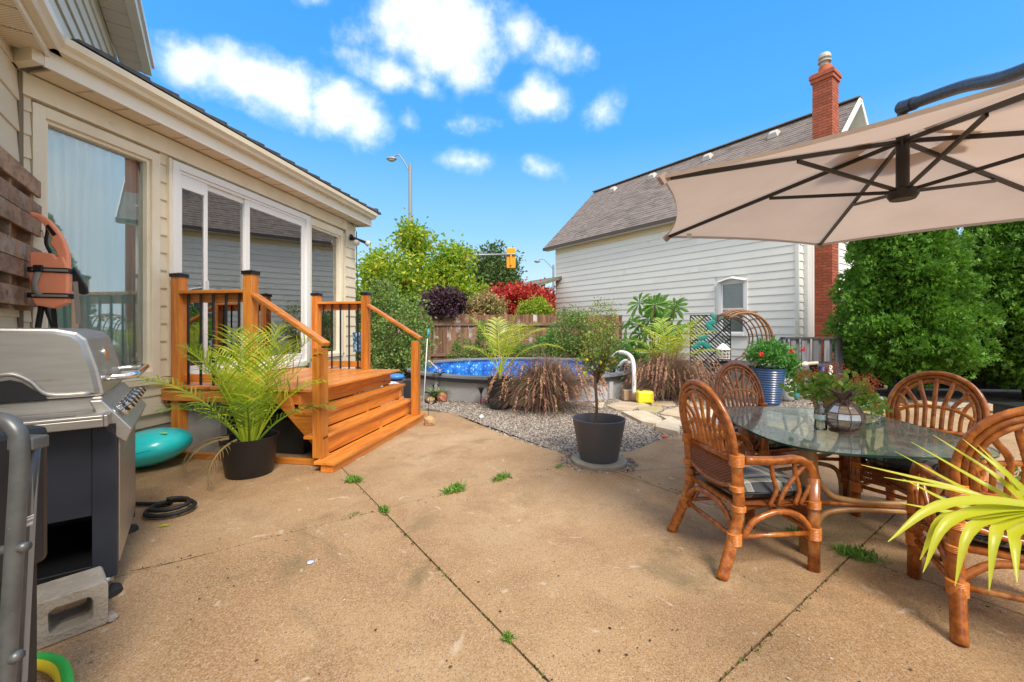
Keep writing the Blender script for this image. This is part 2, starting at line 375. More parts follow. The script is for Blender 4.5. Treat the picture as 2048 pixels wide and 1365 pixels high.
m_bind = M('cane_binding', (.62, .22, .035), .35, c2=(.50, .15, .02), scale=40, stretch=(1, 1, 3), bs=160, bstr=.3)
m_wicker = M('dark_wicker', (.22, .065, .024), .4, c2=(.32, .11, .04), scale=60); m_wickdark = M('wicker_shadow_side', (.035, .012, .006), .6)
m_tan = M('umbrella_frame', (.020, .016, .014), .4)
m_potgrey = M('grey_pot', (.078, .080, .098), .48, bs=50, bstr=.04, c2=(.088, .09, .108), scale=3)
m_soil = M('potting_soil', (.035, .022, .014), .95, c2=(.07, .045, .03), scale=30, bs=60, bstr=1, bdist=.02)
m_earth = M('garden_earth', (.085, .06, .04), .95, c2=(.14, .11, .075), scale=5, bs=30, bstr=.8, bdist=.03)
m_gravelbed = M('gravel_bed', (.24, .20, .165), .9, c2=(.42, .37, .32), scale=70, bs=60, bstr=1, bdist=.015, detail=2)
m_bark = M('bark', (.10, .06, .04), .9, c2=(.17, .11, .075), scale=14, stretch=(1, 1, .2), bs=40, bstr=.8)
m_barkdark = M('dark_trunk', (.05, .032, .022), .9, c2=(.09, .06, .04), scale=12, stretch=(1, 1, .2), bs=30, bstr=.8)
m_rhs = M('white_siding', (.80, .80, .765), .5, c2=(.76, .765, .735), scale=.8, rnd=.025, dirt=((.60, .57, .42), 1.1, .60))
m_rhy = M('yellowed_siding', (.76, .55, .27), .5, c2=(.66, .60, .44), scale=.5)
m_shing = M('asphalt_shingle', (.155, .125, .115), .9, c2=(.22, .185, .17), scale=5, rnd=.22, bs=120, bstr=.5)
m_shingu = M('roof_deck', (.10, .085, .08), .9)
m_brick = M('red_brick', (.44, .115, .055), .8, c2=(.34, .085, .045), scale=12, rnd=.22, bs=70, bstr=.3)
m_mortar = M('mortar', (.38, .24, .18), .95, bs=80, bstr=.3)
m_pipe = M('white_pvc', (.74, .72, .66), .4)
m_fence = wood('fence_board', (.20, .095, .055), (.30, .16, .10), 'z', .85, False, 8, .28, extra=((.50, .47, .45), 1.3, .57))
m_fencerail = wood('fence_rail', (.17, .10, .07), (.25, .16, .11), 'x', .85, False)
m_greyfence = wood('grey_fence_board', (.15, .155, .17), (.21, .215, .235), 'z', .7, False, 8, .2)
m_blackfence = M('dark_blocking_board', (.02, .016, .014), .8, rnd=.2, bs=30, bstr=.4)
m_poolwall = M('pool_wall', (.50, .51, .53), .45, c2=(.42, .43, .46), scale=40, bs=50, bstr=.2)
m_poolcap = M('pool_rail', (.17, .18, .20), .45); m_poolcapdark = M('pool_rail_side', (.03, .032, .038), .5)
m_flag = M('flagstone', (.52, .42, .30), .8, c2=(.40, .30, .19), scale=3, rnd=.15, bs=20, bstr=.35, bdist=.01)
m_flagpale = M('pale_flagstone', (.66, .57, .44), .8, c2=(.55, .44, .30), scale=5, rnd=.1, bs=18, bstr=.35, bdist=.01)
m_flaggreen = M('mossy_flagstone', (.36, .33, .13), .8, c2=(.42, .34, .2), scale=4, bs=18, bstr=.3)
m_rockred = M('red_rock', (.42, .15, .08), .9, c2=(.5, .26, .16), scale=8, bs=20, bstr=.6)
m_rocktan = M('tan_rock', (.50, .33, .17), .85, c2=(.38, .24, .13), scale=12, bs=20, bstr=.5)
m_yellow = M('yellow_plastic', (.88, .80, .03), .35, c2=(.80, .72, .03), scale=4)
m_card = M('tan_block', (.45, .30, .20), .9, bs=30, bstr=.3)
m_blueglaze = M('blue_glazed_pot', (.025, .08, .21), .35, c2=(.018, .055, .16), scale=4, coat=.3)
m_terra = M('terracotta_pot', (.55, .30, .15), .6)
m_concdisc = M('round_paver', (.36, .33, .27), .9, c2=(.28, .26, .21), scale=14, bs=60, bstr=.4)
m_pumpblue = M('pump_blue', (.03, .18, .55), .4); m_bag = M('white_sack', (.72, .74, .74), .45, c2=(.60, .66, .68), scale=9, bs=9, bstr=.6, bdist=.03)
m_bagblue = M('sack_print', (.05, .22, .36), .45, c2=(.10, .40, .45), scale=20)
m_lampgrey = M('galvanised_steel', (.30, .31, .32), .5, .3); m_amber = M('traffic_yellow', (.90, .36, .015), .45)
m_lemon = M('lemon', (.85, .58, .02), .4); m_red = M('red_petal', (.75, .03, .03), .5); m_pink = M('pink_petal', (.7, .03, .12), .5)
# foliage
g_hedge = leafmat('cedar_foliage', [(.1, (.035, .10, .010)), (.45, (.085, .23, .018)), (.9, (.21, .42, .04))], .6, .3, 2.6)
g_palm = leafmat('palm_leaf', [(0, (.24, .38, .02)), (.5, (.46, .58, .04)), (1, (.72, .74, .09))], .4, .4)
g_palmdark = leafmat('palm_leaf_shade', [(0, (.12, .24, .02)), (.5, (.20, .35, .035)), (1, (.34, .46, .07))], .4, .35)  # darker copy of the palm leaf, shade put into its colour for low fronds
g_palmy = leafmat('yellow_palm_leaf', [(0, (.34, .42, .03)), (.5, (.52, .56, .03)), (1, (.66, .62, .05))], .35, .4)
g_maple = leafmat('maple_leaf', [(.15, (.10, .26, .02)), (.50, (.24, .42, .03)), (.70, (.48, .56, .03)), (.92, (.62, .42, .03))], .5, .45, .9)
g_tree = leafmat('oak_leaf', [(.1, (.045, .10, .02)), (.9, (.13, .20, .05))], .55, .3, .5)
g_purple = leafmat('purple_leaf', [(.1, (.030, .014, .022)), (.9, (.11, .05, .07))], .5, .2)
g_red = leafmat('red_leaf', [(.1, (.32, .02, .02)), (.6, (.62, .05, .045)), (.95, (.75, .16, .08))], .5, .4)
g_lime = leafmat('lime_leaf', [(.1, (.20, .32, .02)), (.9, (.42, .52, .05))], .5, .4)
g_varieg = leafmat('variegated_leaf', [(.1, (.24, .26, .07)), (.6, (.42, .40, .16)), (.95, (.62, .26, .16))], .5, .35)
g_shrub = leafmat('shrub_leaf', [(.1, (.07, .16, .03)), (.5, (.16, .28, .06)), (.85, (.32, .40, .11)), (1., (.48, .30, .22))], .5, .35, 1.5)
g_fern = leafmat('fern_leaf', [(.1, (.05, .20, .03)), (.9, (.15, .40, .07))], .5, .4)
g_castor = leafmat('castor_leaf', [(.1, (.09, .24, .03)), (.7, (.20, .40, .07)), (1., (.42, .46, .06))], .4, .4)
g_lemon = leafmat('lemon_leaf', [(.1, (.10, .18, .025)), (.6, (.27, .36, .06)), (.95, (.48, .48, .11))], .4, .35)
g_grass = leafmat('fountain_grass_blade', [(.0, (.09, .06, .03)), (.25, (.24, .11, .10)), (.48, (.36, .15, .16)), (.62, (.20, .24, .06)), (.85, (.44, .24, .22)), (1, (.30, .34, .10))], .6, .3)
g_plume = leafmat('fountain_grass_plume', [(0, (.36, .17, .11)), (.5, (.52, .30, .19)), (1, (.68, .46, .30))], .8, .3)
g_ger = leafmat('geranium_leaf', [(.1, (.16, .34, .04)), (.9, (.38, .56, .10))], .5, .35)
g_gerfl = leafmat('geranium_bloom', [(.1, (.50, .07, .03)), (.9, (.72, .20, .09))], .6, .2)
g_weed = leafmat('weed_blade', [(.1, (.10, .25, .03)), (.9, (.25, .42, .07))], .5, .3)
g_stripe = leafmat('striped_strap_leaf', [(.1, (.12, .22, .06)), (.9, (.33, .42, .20))], .5, .3)

# ================================================================ ground
mb = MB(); mb.prism([(-900, -900), (900, -900), (900, 1500), (-900, 1500)], -.5, -.105)
tag(mb.build('ground', M('lawn_ground', (.07, .10, .035), .95, c2=(.12, .13, .06), scale=.3, bs=3, bstr=.5)), kind='structure')
mb = MB(); mb.prism([(-60, 19.5), (60, 19.5), (60, 27), (-60, 27)], -.3, -.1)
tag(mb.build('road', M('asphalt', (.05, .05, .05), .9, bs=40, bstr=.3)), kind='structure')
mb = MB(); mb.prism([(-6.5, 3.0), (14, 3.0), (14, 19), (-6.5, 19)], -.1, -.045)
tag(mb.build('garden_bed', m_earth), 'bare soil under the plants beside the pool', kind='structure')

# --- patio: slabs cut by the two families of joints (45 degrees to the house)
def concrete():
    m, t, b, o = newmat('exposed_aggregate_concrete')
    tcn = t.nodes.new('ShaderNodeTexCoord'); v = tcn.outputs['Object']
    big = noise(t, v, .42, 7, .62, .7); mid = noise(t, v, 2.2, 6, .65, .3); fine = noise(t, v, 95, 3, .7); peb = t.nodes.new('ShaderNodeTexVoronoi')
    peb.inputs['Scale'].default_value = 210; t.links.new(v, peb.inputs['Vector'])
    col = ramp(t, big, [(.36, (.26, .135, .052)), (.47, (.37, .215, .098)), (.56, (.43, .275, .140)), (.66, (.54, .38, .225))])
    col = mixc(t, ramp(t, mid, [(.48, (0, 0, 0)), (.66, (.62, .62, .62))]), col, (.205, .105, .042))
    col = mixc(t, ramp(t, fine, [(.40, (0, 0, 0)), (.72, (.75, .75, .75))]), col, (.50, .38, .25))
    cell = tmath(t, 'MULTIPLY', peb.outputs['Color'], 1.)
    col = mixc(t, ramp(t, cell, [(.16, (.75, .75, .75)), (.24, (0, 0, 0))]), col, (.19, .11, .06))
    col = mixc(t, ramp(t, cell, [(.80, (0, 0, 0)), (.90, (.6, .6, .6))]), col, (.60, .48, .34))
    # green-grey algae and rust patches
    col = mixc(t, ramp(t, noise(t, v, 1.4, 7, .7, .8), [(.56, (0, 0, 0)), (.68, (.6, .6, .6))]), col, (.15, .12, .06))
    # pale scuffs and dry smears
    col = mixc(t, ramp(t, noise(t, v, 5.5, 3, .5, 1.5), [(.66, (0, 0, 0)), (.72, (.5, .5, .5))]), col, (.62, .53, .42))
    t.links.new(col, b.inputs['Base Color'])
    t.links.new(ramp(t, mid, [(.40, (.55, .55, .55)), (.62, (.9, .9, .9))]), b.inputs['Roughness'])
    b.inputs['Specular IOR Level'].default_value = .3
    h = tmath(t, 'ADD', tmath(t, 'MULTIPLY', fine, .5), tmath(t, 'MULTIPLY', peb.outputs['Distance'], .6))
    bump(t, b, h, .55, .006); return m
m_conc = concrete()
A45 = R(-36.0); jd = Vector((math.sin(A45), math.cos(A45))); jq = Vector((math.cos(A45), -math.sin(A45)))   # joint directions
def J(px, py): g = G(px, py); return Vector((g.x, g.y))
a0 = J(894, 1153).dot(jq); a1 = J(1500, 1038).dot(jq); b0 = J(640, 1050).dot(jd); b1 = J(1560, 1245).dot(jd)
outline = [J(853, 822), J(905, 826), J(1000, 868), J(1090, 898), J(1168, 912), J(1215, 905), J(1262, 903), J(1300, 888), J(1330, 876), J(1372, 870), J(1440, 862), J(1520, 852), J(1600, 838), J(1700, 820), J(1780, 808), J(1900, 806), Vector((9.5, 6.9)), Vector((9.5, -2)), Vector((-4.2, -2)), Vector((-5.2, 2.0)), Vector((-4.3, 4.3)), Vector((-3.2, 4.6)), Vector((-2.6, 6.2)), Vector((-1.75, 6.6)), J(800, 815)]
def clip(poly, n_, c, keep_lo):
    out_ = []
    for i in range(len(poly)):
        p, q = poly[i], poly[(i+1) % len(poly)]; dp = p.dot(n_)-c; dq = q.dot(n_)-c
        if keep_lo: dp, dq = -dp, -dq
        if dp >= 0: out_.append(p)
        if (dp >= 0) != (dq >= 0): out_.append(p+(q-p)*(dp/(dp-dq)))
    return out_
patio = link(bpy.data.objects.new('patio', None)); tag(patio, 'tan exposed aggregate concrete patio cut into slabs by diagonal joints', kind='structure')
gp = .0045; E9 = 99
for (qa, qb) in ((-E9, a0-gp), (a0+gp, a1-gp), (a1+gp, E9)):
    for (ra, rb) in ((-E9, b1-gp), (b1+gp, b0-gp*.6), (b0+gp*.6, E9)):
        if qa == -E9 and ra == -E9: pass
        pl = clip(clip(clip(clip(outline, jq, qa, False), jq, qb, True), jd, ra, False), jd, rb, True)
        if len(pl) < 3: continue
        MB().prism([(p.x, p.y) for p in pl][::-1] if sum((pl[i].x*pl[(i+1) % len(pl)].y-pl[(i+1) % len(pl)].x*pl[i].y) for i in range(len(pl))) < 0 else [(p.x, p.y) for p in pl], -.10, random.uniform(-.003, .001)).build('slab', m_conc, patio)
mb = MB(); mb.prism([(-4.3, -2), (9.4, -2), (9.4, 7.0), (-4.3, 4.2)], -.1, -.03); tag(mb.build('joint_soil', M('joint_dirt', (.03, .02, .012), .95), patio))

# --- gravel: bed plus real pebbles
gpoly = [J(853, 815), J(905, 826), J(1000, 868), J(1090, 898), J(1168, 912), J(1215, 905), J(1262, 903), J(1300, 888), J(1330, 876), J(1372, 870), J(1440, 862), J(1560, 846), J(1700, 820), J(1780, 806), Vector((7.2, 8.6)), Vector((3, 9.2)), Vector((-3.6, 9.2)), Vector((-2.9, 6.8))]
mb = MB(); mb.prism([(p.x, p.y) for p in gpoly], -.05, -.012)
bed = link(bpy.data.objects.new('gravel_path', None)); tag(bed, 'grey pea gravel strip between the patio and the pool', kind='structure')
mb.build('gravel_base', m_gravelbed, bed)
def inside(p, poly):
    c = False; n = len(poly)
    for i in range(n):
        a, b = poly[i], poly[i-1]
        if (a.y > p[1]) != (b.y > p[1]) and p[0] < (b.x-a.x)*(p[1]-a.y)/(b.y-a.y)+a.x: c = not c
    return c
PC, PR = (0.22, 9.95), 2.6
pts = []
while len(pts) < 30000:
    y = 3.95+(rng.random()**1.6)*4.8; x = rng.uniform(-2.8, 5.6)
    if inside((x, y), gpoly) and (x-PC[0])**2+(y-PC[1])**2 > (PR-.05)**2: pts.append((x, y, -.008))
pts = np.array(pts)
for _ in range(900):                                       # loose stones round the round paver
    pass
ex = np.column_stack([.86+rng.normal(0, .20, 1500), 4.08+rng.normal(0, .13, 1500), np.full(1500, .004)]); ex[:, 0] += .02
ex = ex[(np.hypot(ex[:, 0]-.84, ex[:, 1]-4.08) > .27) & (np.hypot(ex[:, 0]-.84, ex[:, 1]-4.08) < .37)]
pts = np.vstack([pts, ex])
ov = [(-1, -.1, -.4), (.2, -.9, -.4), (1, .2, -.4), (-.1, .9, -.4), (-.5, -.5, .5), (.6, -.3, .55), (.3, .6, .5), (-.5, .4, .45)]
of_ = [(0, 1, 5), (0, 5, 4), (1, 2, 5), (2, 6, 5), (2, 3, 6), (3, 7, 6), (3, 0, 7), (0, 4, 7), (4, 5, 6), (4, 6, 7)]
pd = rdir(len(pts)); pd[:, 2] *= .25; pup = np.tile([0, 0, 1.], (len(pts), 1))+rng.normal(0, .25, (len(pts), 3))
g_peb = leafmat('pebble', [(0, (.07, .055, .045)), (.4, (.21, .17, .14)), (.75, (.34, .29, .25)), (1, (.55, .50, .44))], .75, 0.)
v_, f_ = scatter(pts, pd, pup, .0105, ov, of_, .5); o = np_mesh('gravel', v_, f_, g_peb, bed); tag(o, kind='stuff')

# --- flagstones
fs_root = link(bpy.data.objects.new('flagstone_path', None)); tag(fs_root, 'irregular tan flagstones leading past the yellow jug', kind='structure')
def stone(pix, m, z=.03, name='flagstone'):
    pl = [G(x, y) for x, y in pix]; c = sum(pl, Vector())/len(pl)
    s2 = sum(pl[i].x*pl[(i+1) % len(pl)].y-pl[(i+1) % len(pl)].x*pl[i].y for i in range(len(pl)))
    q = [(p.x+random.uniform(-.008, .008), p.y+random.uniform(-.008, .008)) for p in pl]
    if s2 < 0: q = q[::-1]
    return MB().prism(q, -.04, z).build(name, m, fs_root, bevel=.006)
stone([(1243, 826), (1292, 825), (1322, 840), (1325, 848), (1306, 851), (1284, 847)], m_flagpale, .03)
stone([(1342, 843), (1360, 862), (1358, 872), (1310, 861), (1312, 854)], m_flagpale, .055)
stone([(1320, 833), (1345, 836), (1368, 848), (1372, 858), (1352, 852)], m_flagpale, .02)
stone([(1275, 816), (1322, 813), (1326, 820), (1310, 827), (1280, 824)], m_flaggreen, .012)
stone([(1240, 804), (1290, 808), (1300, 813), (1272, 815), (1262, 823), (1232, 820), (1212, 812)], m_flag, .012)
stone([(1330, 822), (1352, 816), (1385, 818), (1392, 832), (1360, 836), (1322, 829)], m_flag, .014)
stone([(1300, 804), (1345, 803), (1352, 812), (1328, 812), (1304, 811)], m_flag, .012)
stone([(1182, 808), (1208, 806), (1206, 814), (1190, 816)], m_flagpale, .012)
stone([(1358, 803), (1400, 806), (1410, 814), (1356, 813)], m_flag, .012)
stone([(1395, 822), (1440, 818), (1448, 832), (1400, 836)], m_flagpale, .014)

# ================================================================ cream house on the left
HA = R(-9.2); W0 = Vector((-3.668, 4.383, 0)); hx = Vector((math.cos(HA), math.sin(HA), 0)); hy = Vector((-math.sin(HA), math.cos(HA), 0))
house = thing('house', 'cream sided house with sliding patio door, tall windows and gutter, left of the wooden steps', 'house', W0, HA)
def siding(root, org, du, dn, L0, L1, z0, z1, ex, m, holes=(), name='siding_board', lap=.016, first=None):
    org = Vector((*org, 0)); du = Vector((*du, 0)); dn = Vector((*dn, 0)); z = z0; k = 0
    while z < z1-.01:
        zt = min(z+ex, z1); iv = [(L0, L1)]
        for (h0, h1, hz0, hz1) in holes:
            if hz0 < (z+zt)/2 < hz1:
                iv = [s for (a, b) in iv for s in ((a, min(b, h0)), (max(a, h1), b)) if s[1]-s[0] > .01]
        iv2 = []
        for a, b in iv:
            if b-a > 3.2: c_ = a+(b-a)*random.uniform(.25, .75); iv2 += [(a, c_-.0015), (c_+.0015, b)]
            else: iv2.append((a, b))
        for a, b in iv2:
            prof = [dn*(-.02)+Vector((0, 0, z)), dn*lap+Vector((0, 0, z)), dn*(lap+.001)+Vector((0, 0, z+.012)), dn*.002+Vector((0, 0, zt-.0)), dn*(-.02)+Vector((0, 0, zt-.0))]
            MB().extrude(prof, org+du*a, org+du*b).build(name, m if not (first and k in first) else first[k], root)
        z = zt; k += 1
UC = -1.129; UE = 3.838
holes = [(-1.054, -.02, .86, 3.3), (.075, 2.42, .3, 3.3), (2.40, 3.50, .86, 3.3)]
siding(house, (0, 0), (0, 1), (1, 0), UC, UE, .43, 3.30, .185, m_siding, holes)
# end wall and back so the building is solid
siding(house, (0, UE), (-1, 0), (0, 1), 0, 5, .43, 3.3, .185, m_siding)
MB().box(-.14, -.02, UC, -1.0, .43, 3.3).box(-.14, -.02, -.03, .10, .43, 3.3).box(-.14, -.02, 2.38, 2.47, .43, 3.3).box(-.14, -.02, 3.32, UE, .43, 3.3).box(-.14, -.02, UC, UE, .3, .86).box(-.14, -.02, UC, UE, 3.08, 3.6).box(-5, -.02, UE-.12, UE-.021, .3, 3.5).build('wall', m_siding, house)
MB().box(-5, -.03, UC-.3, UE-.03, -.1, .44).build('foundation', m_found, house)
MB().box(-5, -.14, -3.5, UE-.12, .55, .70).build('room_floor', m_roomfloor, house)
MB().box(-5, -.14, -3.5, UE-.12, 3.16, 3.2).build('room_ceiling', m_dark, house)
MB().box(-3.6, -3.5, -3, UE-.12, .7, 3.16).box(-3.5, -.14, -2.9, -2.8, .7, 3.16).build('room_wall', m_dark, house)
MB().ball((-1.9, 2.70, 3.09), .24, .24, .06, 20, 8).build('ceiling_lamp', M('lit_lamp', (1, 1, 1), .5, emit=((1, .97, .9), 22.)), house)
# window builder (local v,u,z)
def casing(u0, u1, z0, z1, w, wt, m, name='window', vo=.024):
    f = MB(); f.box(-.02, vo, u0-w, u0, z0-w*.9, z1+wt); f.box(-.02, vo, u1, u1+w, z0-w*.9, z1+wt)
    f.box(-.02, vo, u0, u1, z1, z1+wt); f.box(-.02, vo+.02, u0, u1, z0-w*.9, z0)
    o = f.build(name, m, house, bevel=.003)
    r = MB(); r.box(-.10, -.005, u0, u0+.03, z0, z1); r.box(-.10, -.005, u1-.03, u1, z0, z1); r.box(-.10, -.005, u0+.03, u1-.03, z1-.03, z1); r.box(-.10, -.005, u0+.03, u1-.03, z0, z0+.03)
    r.build('frame', m, o, bevel=.002)
    MB().box(-.062, -.056, u0+.03, u1-.03, z0+.03, z1-.03).build('pane', m_glass if u0 < 0 else m_dglass, o)
    return o
w1 = casing(-.965, -.105, .87, 3.02, .085, .09, m_trim); w3 = casing(2.47, 3.32, .87, 2.99, .065, .11, m_trim); w3['label'] = 'tall window right of the patio door'; w1['label'] = 'tall window with teal curtain left of the patio door'
MB().box(-.02, .04, UC+.01, 3.50, 3.135, 3.31).build('frieze_board', m_trim, house, bevel=.004)
MB().box(-.02, .05, -1.054, .068, .735, .79).build('sill_board', m_siding, house, bevel=.003)
MB().box(-.02, .045, .055, .09, .80, 3.11).build('door_casing', m_trim, house); MB().box(-.02, .045, 2.385, 2.405, .8, 3.11).build('door_casing', m_trim, house)
# sliding door
dr = MB(); dr.box(-.04, .055, .09, .165, .75, 3.10); dr.box(-.04, .055, 2.30, 2.385, .75, 3.10); dr.box(-.04, .055, .165, 2.30, 3.02, 3.10); dr.box(-.04, .07, .165, 2.30, .72, .80)
dr.box(-.03, .038, .165, .20, .80, 3.02); dr.box(-.03, .038, .2, 2.30, 2.985, 3.02)
door = dr.build('sliding_door', m_white, house, bevel=.004)
def sash(u0, u1, z0, z1, v, s=.045, hdr=0):
    q = MB(); q.box(v, v+.035, u0, u0+s, z0, z1); q.box(v, v+.035, u1-s, u1, z0, z1); q.box(v, v+.035, u0+s, u1-s, z1-s-hdr, z1); q.box(v, v+.035, u0+s, u1-s, z0, z0+s+.04)
    a = q.build('sash', m_white, door, bevel=.004)
    return a
sash(.17, .535, .80, 2.985, -.005, .045, .10); sash(.50, 1.15, .80, 2.985, -.03, .06); sash(1.09, 2.30, .80, 2.985, -.005, .08)
for a, b, v in ((.215, .49, .012), (.56, 1.09, -.013), (1.17, 2.22, .012)): MB().box(v, v+.005, a, b, .88, 2.94).build('door_glass', m_dglass, door)
MB().box(.035, .055, .505, .53, 1.62, 1.86).build('door_handle', M('handle_grey', (.6, .6, .6), .3), door, bevel=.004)
MB().box(-.28, -.25, 1.55, 1.58, .8, 2.94).build('inner_bar', m_white, house)
# curtains: pleated sheets, hanging inside
def curtain(u0, u1, z0, z1, v, m, label, waves, amp=.03, sway=.0):
    t = thing('curtain', label, 'curtain', W0, HA); n = int(waves*10); vs = []; fs = []
    for j in range(9):
        z = z1+(z0-z1)*j/8
        for i in range(n+1):
            u = u0+(u1-u0)*i/n; a = amp*(.5+.6*j/8)
            vs.append((v+a*math.sin(i/n*waves*2*math.pi+.8*math.sin(i*.31))+.004*math.sin(i*1.7+j), u+sway*j/8*math.sin(i*.11)+.012*math.sin(i*.7+j*.5), z))
    for j in range(8):
        for i in range(n): fs.append((j*(n+1)+i, j*(n+1)+i+1, (j+1)*(n+1)+i+1, (j+1)*(n+1)+i))
    MB().add(vs, fs).build('fabric', m, t, smooth=True)
    MB().tube([(v, u0-.05, z1+.01), (v, u1+.05, z1+.01)], .012).build('curtain_rod', m_black, t)
curtain(-.94, -.13, .80, 2.99, -.15, m_curtain, 'long teal curtain behind the tall left window', 9, .045, .06)
curtain(1.28, 2.26, .76, 2.96, -.14, m_sheer, 'sheer pale curtain behind the right panel of the patio door', 9, .03)
curtain(2.50, 3.30, .8, 2.98, -.14, m_sheer, 'pale curtain behind the window next to the floodlight', 8, .03)
# eave: soffit panels, fascia, gutter
u = UC+.05; 
while u < 3.93:
    MB().box(.04, .265, u+.006, min(u+.285, 3.945), 3.318, 3.33).build('soffit_panel', m_perf, house)
    MB().box(.04, .265, u-.006, u+.006, 3.312, 3.33).build('soffit_seam', m_soffit, house); u += .29
MB().box(.265, .285, -1.145, 3.955, 3.305, 3.50).build('fascia', m_fascia, house, bevel=.003)
MB().box(-.6, .265, 3.945, 3.965, 3.305, 3.50).build('fascia_return', m_fascia, house)
def gutter(pa, pb, n_, ang=0):
    n_ = Vector(n_); z = Vector((0, 0, 1))
    pr = [n_*0+z*3.44, n_*.075+z*3.44, n_*.085+z*3.47, n_*.115+z*3.50, n_*.118+z*3.555, n_*.105+z*3.56, n_*.104+z*3.515, n_*.07+z*3.475, n_*.065+z*3.45, n_*.01+z*3.45, n_*.01+z*3.56, n_*0+z*3.56]
    MB().extrude(pr, pa, pb).build('gutter', m_gutter, house)
gutter((.286, -1.135, 0), (.286, 3.96, 0), (1, 0, 0))
MB().box(-.25, .285, -1.22, -1.147, 3.31, 3.47).build('eave_return', m_trim, house, bevel=.003)
# roof sheet and tiles along the edge
MB().add([(.37, -1.0, 3.575), (.37, 4.0, 3.575), (-3.5, 4.0, 4.30), (-3.5, -1.0, 4.30), (.37, -1.0, 3.53), (.37, 4.0, 3.53), (-3.5, 4.0, 4.2), (-3.5, -1, 4.2)], [(0, 1, 2, 3), (7, 6, 5, 4), (0, 4, 5, 1), (1, 5, 6, 2), (2, 6, 7, 3), (3, 7, 4, 0)]).build('roof', m_tile, house)
tm = MB(); tm.add([(0, 0, 0), (0, .29, 0), (-.35, .29, .066), (-.35, 0, .066), (0, 0, .022), (0, .27, .045), (-.35, .27, .10), (-.35, 0, .082)], [(4, 5, 6, 7), (3, 2, 1, 0), (0, 1, 5, 4), (1, 2, 6, 5), (2, 3, 7, 6), (3, 0, 4, 7)])
tme = tm.mesh('roof_tile'); u = -1.0
while u < 3.95: place(tme, 'roof_tile', m_tile, house, (.40, u, 3.575)); u += .285
MB().box(.30, .40, 3.94, 4.02, 3.58, 3.66).build('ridge_end_tile', m_tile, house, bevel=.01)
# left wall, turned 45 degrees towards the camera
q2 = math.sqrt(.5); LW = (0, UC)
siding(house, LW, (q2, -q2), (q2, q2), 0, 5, .43, 3.45, .24, m_siding)
MB().extrude([Vector((-.03*q2, -.03*q2, z)) + Vector((dx*q2, dx*q2, 0)) for dx, z in ((-.1, .0), (0, .0), (0, 3.5), (-.1, 3.5))], (0, UC, 0), (5*q2, UC-5*q2, 0)).build('wall', m_siding, house)
MB().box(.0, .03, UC-.012, UC+.018, .43, 3.3).build('corner_shade_strip', M('corner_shadow_gap', (.20, .16, .11), .8), house)  # dark strip painting the shade line in the inner wall corner
lw = Matrix.Translation((0, UC, 0)) @ Matrix.Rotation(R(45), 4, 'Z')     # local x outward, y negative towards the camera
k = 0
y = -.18
while y > -4.6:
    MB().box(.0, .20, y-.28, y-.006, 3.405, 3.42, lw).build('soffit_panel', m_perf, house); y -= .29
MB().box(.195, .215, -4.6, -.12, 3.39, 3.55, lw).build('fascia', m_fascia, house)
pr = [(0.216, 3.44), (.27, 3.44), (.285, 3.47), (.31, 3.50), (.313, 3.555), (.30, 3.56), (.296, 3.515), (.23, 3.45), (.23, 3.56), (.216, 3.56)]
MB().add([lw @ Vector((x, yy, z)) for yy in (-4.6, -.13) for x, z in pr], [(i, (i+1) % 10, 10+(i+1) % 10, 10+i) for i in range(10)]+[tuple(range(10)), tuple(range(10, 20))[::-1]]).build('gutter', m_gutter, house)
# lower skirt roof over the left wall
MB().add([lw @ Vector(p) for p in ((.25, -4.6, 3.54), (.25, -.1, 3.54), (-.3, .2, 3.62), (-.3, -4.6, 3.62))], [(0, 1, 2, 3)]).build('skirt_roof', m_tile, house)
# upper storey wall above
up = Matrix.Translation((0, UC, 0)) @ Matrix.Rotation(R(45), 4, 'Z') 
uo = lw @ Vector((.0, 0, 0)); 
siding(house, (uo.x+.12*q2, uo.y+.12*q2), (-q2, q2), (q2, q2), -3.5, 3.6, 3.55, 5.2, .20, m_siding, lap=.022)
MB().box(-.4, .10, -3.5, 3.6, 3.5, 5.6, lw).build('wall', m_siding, house)
y = -3.4
while y < 3.5:
    MB().box(.145, .40, y+.006, y+.285, 5.19, 5.20, lw).build('soffit_panel', m_perf, house); y += .29
MB().box(.40, .50, -3.5, 3.55, 5.17, 5.36, lw).build('fascia', m_trim, house, bevel=.004)
MB().box(.50, .53, -3.5, 3.57, 5.30, 5.38, lw).build('drip_edge', m_white, house)
MB().add([lw @ Vector(p) for p in ((.53, -3.5, 5.38), (.53, 3.57, 5.38), (-2.5, 3.57, 6.4), (-2.5, -3.5, 6.4))], [(0, 1, 2, 3)]).build('roof', m_tile, house)
# floodlight on the corner
fl = thing('floodlight', 'twin head outdoor floodlight on the cream house corner under the eave', 'light', W0, HA)
MB().lathe([(.0, 0), (.055, 0), (.06, .02), (.05, .035), (0, .035)], seg=20).build('base', m_black, fl, smooth=True, angle=40); fl.children[0].matrix_local = Matrix.Translation((.012, 3.66, 3.04)) @ Matrix.Rotation(R(90), 4, 'Y')
for p0, p1 in (((.05, 3.66, 3.04), (.14, 3.60, 2.95)), ((.05, 3.68, 3.04), (.20, 3.86, 2.98))):
    a, b = Vector(p0), Vector(p1); d_ = (b-a).normalized()
    MB().tube([a, a+d_*.05, b], [.018, .022, .03], 12).build('lamp_holder', m_black, fl, smooth=True, angle=50)
    MB().tube([b, b+d_*.03, b+d_*.07, b+d_*.085], [.03, .052, .062, .03], 16).build('lamp_bulb', M('flood_bulb', (.62, .58, .52), .25), fl, smooth=True, angle=60)
cb = MB().tube(cr([(.02, UE+.02, 3.2), (.022, UE+.025, 2.6), (.03, UE+.03, 2.2), (.022, UE+.02, 1.4), (.03, UE+.03, .6)]), .008, 6).build('cable', m_blackrub, house)

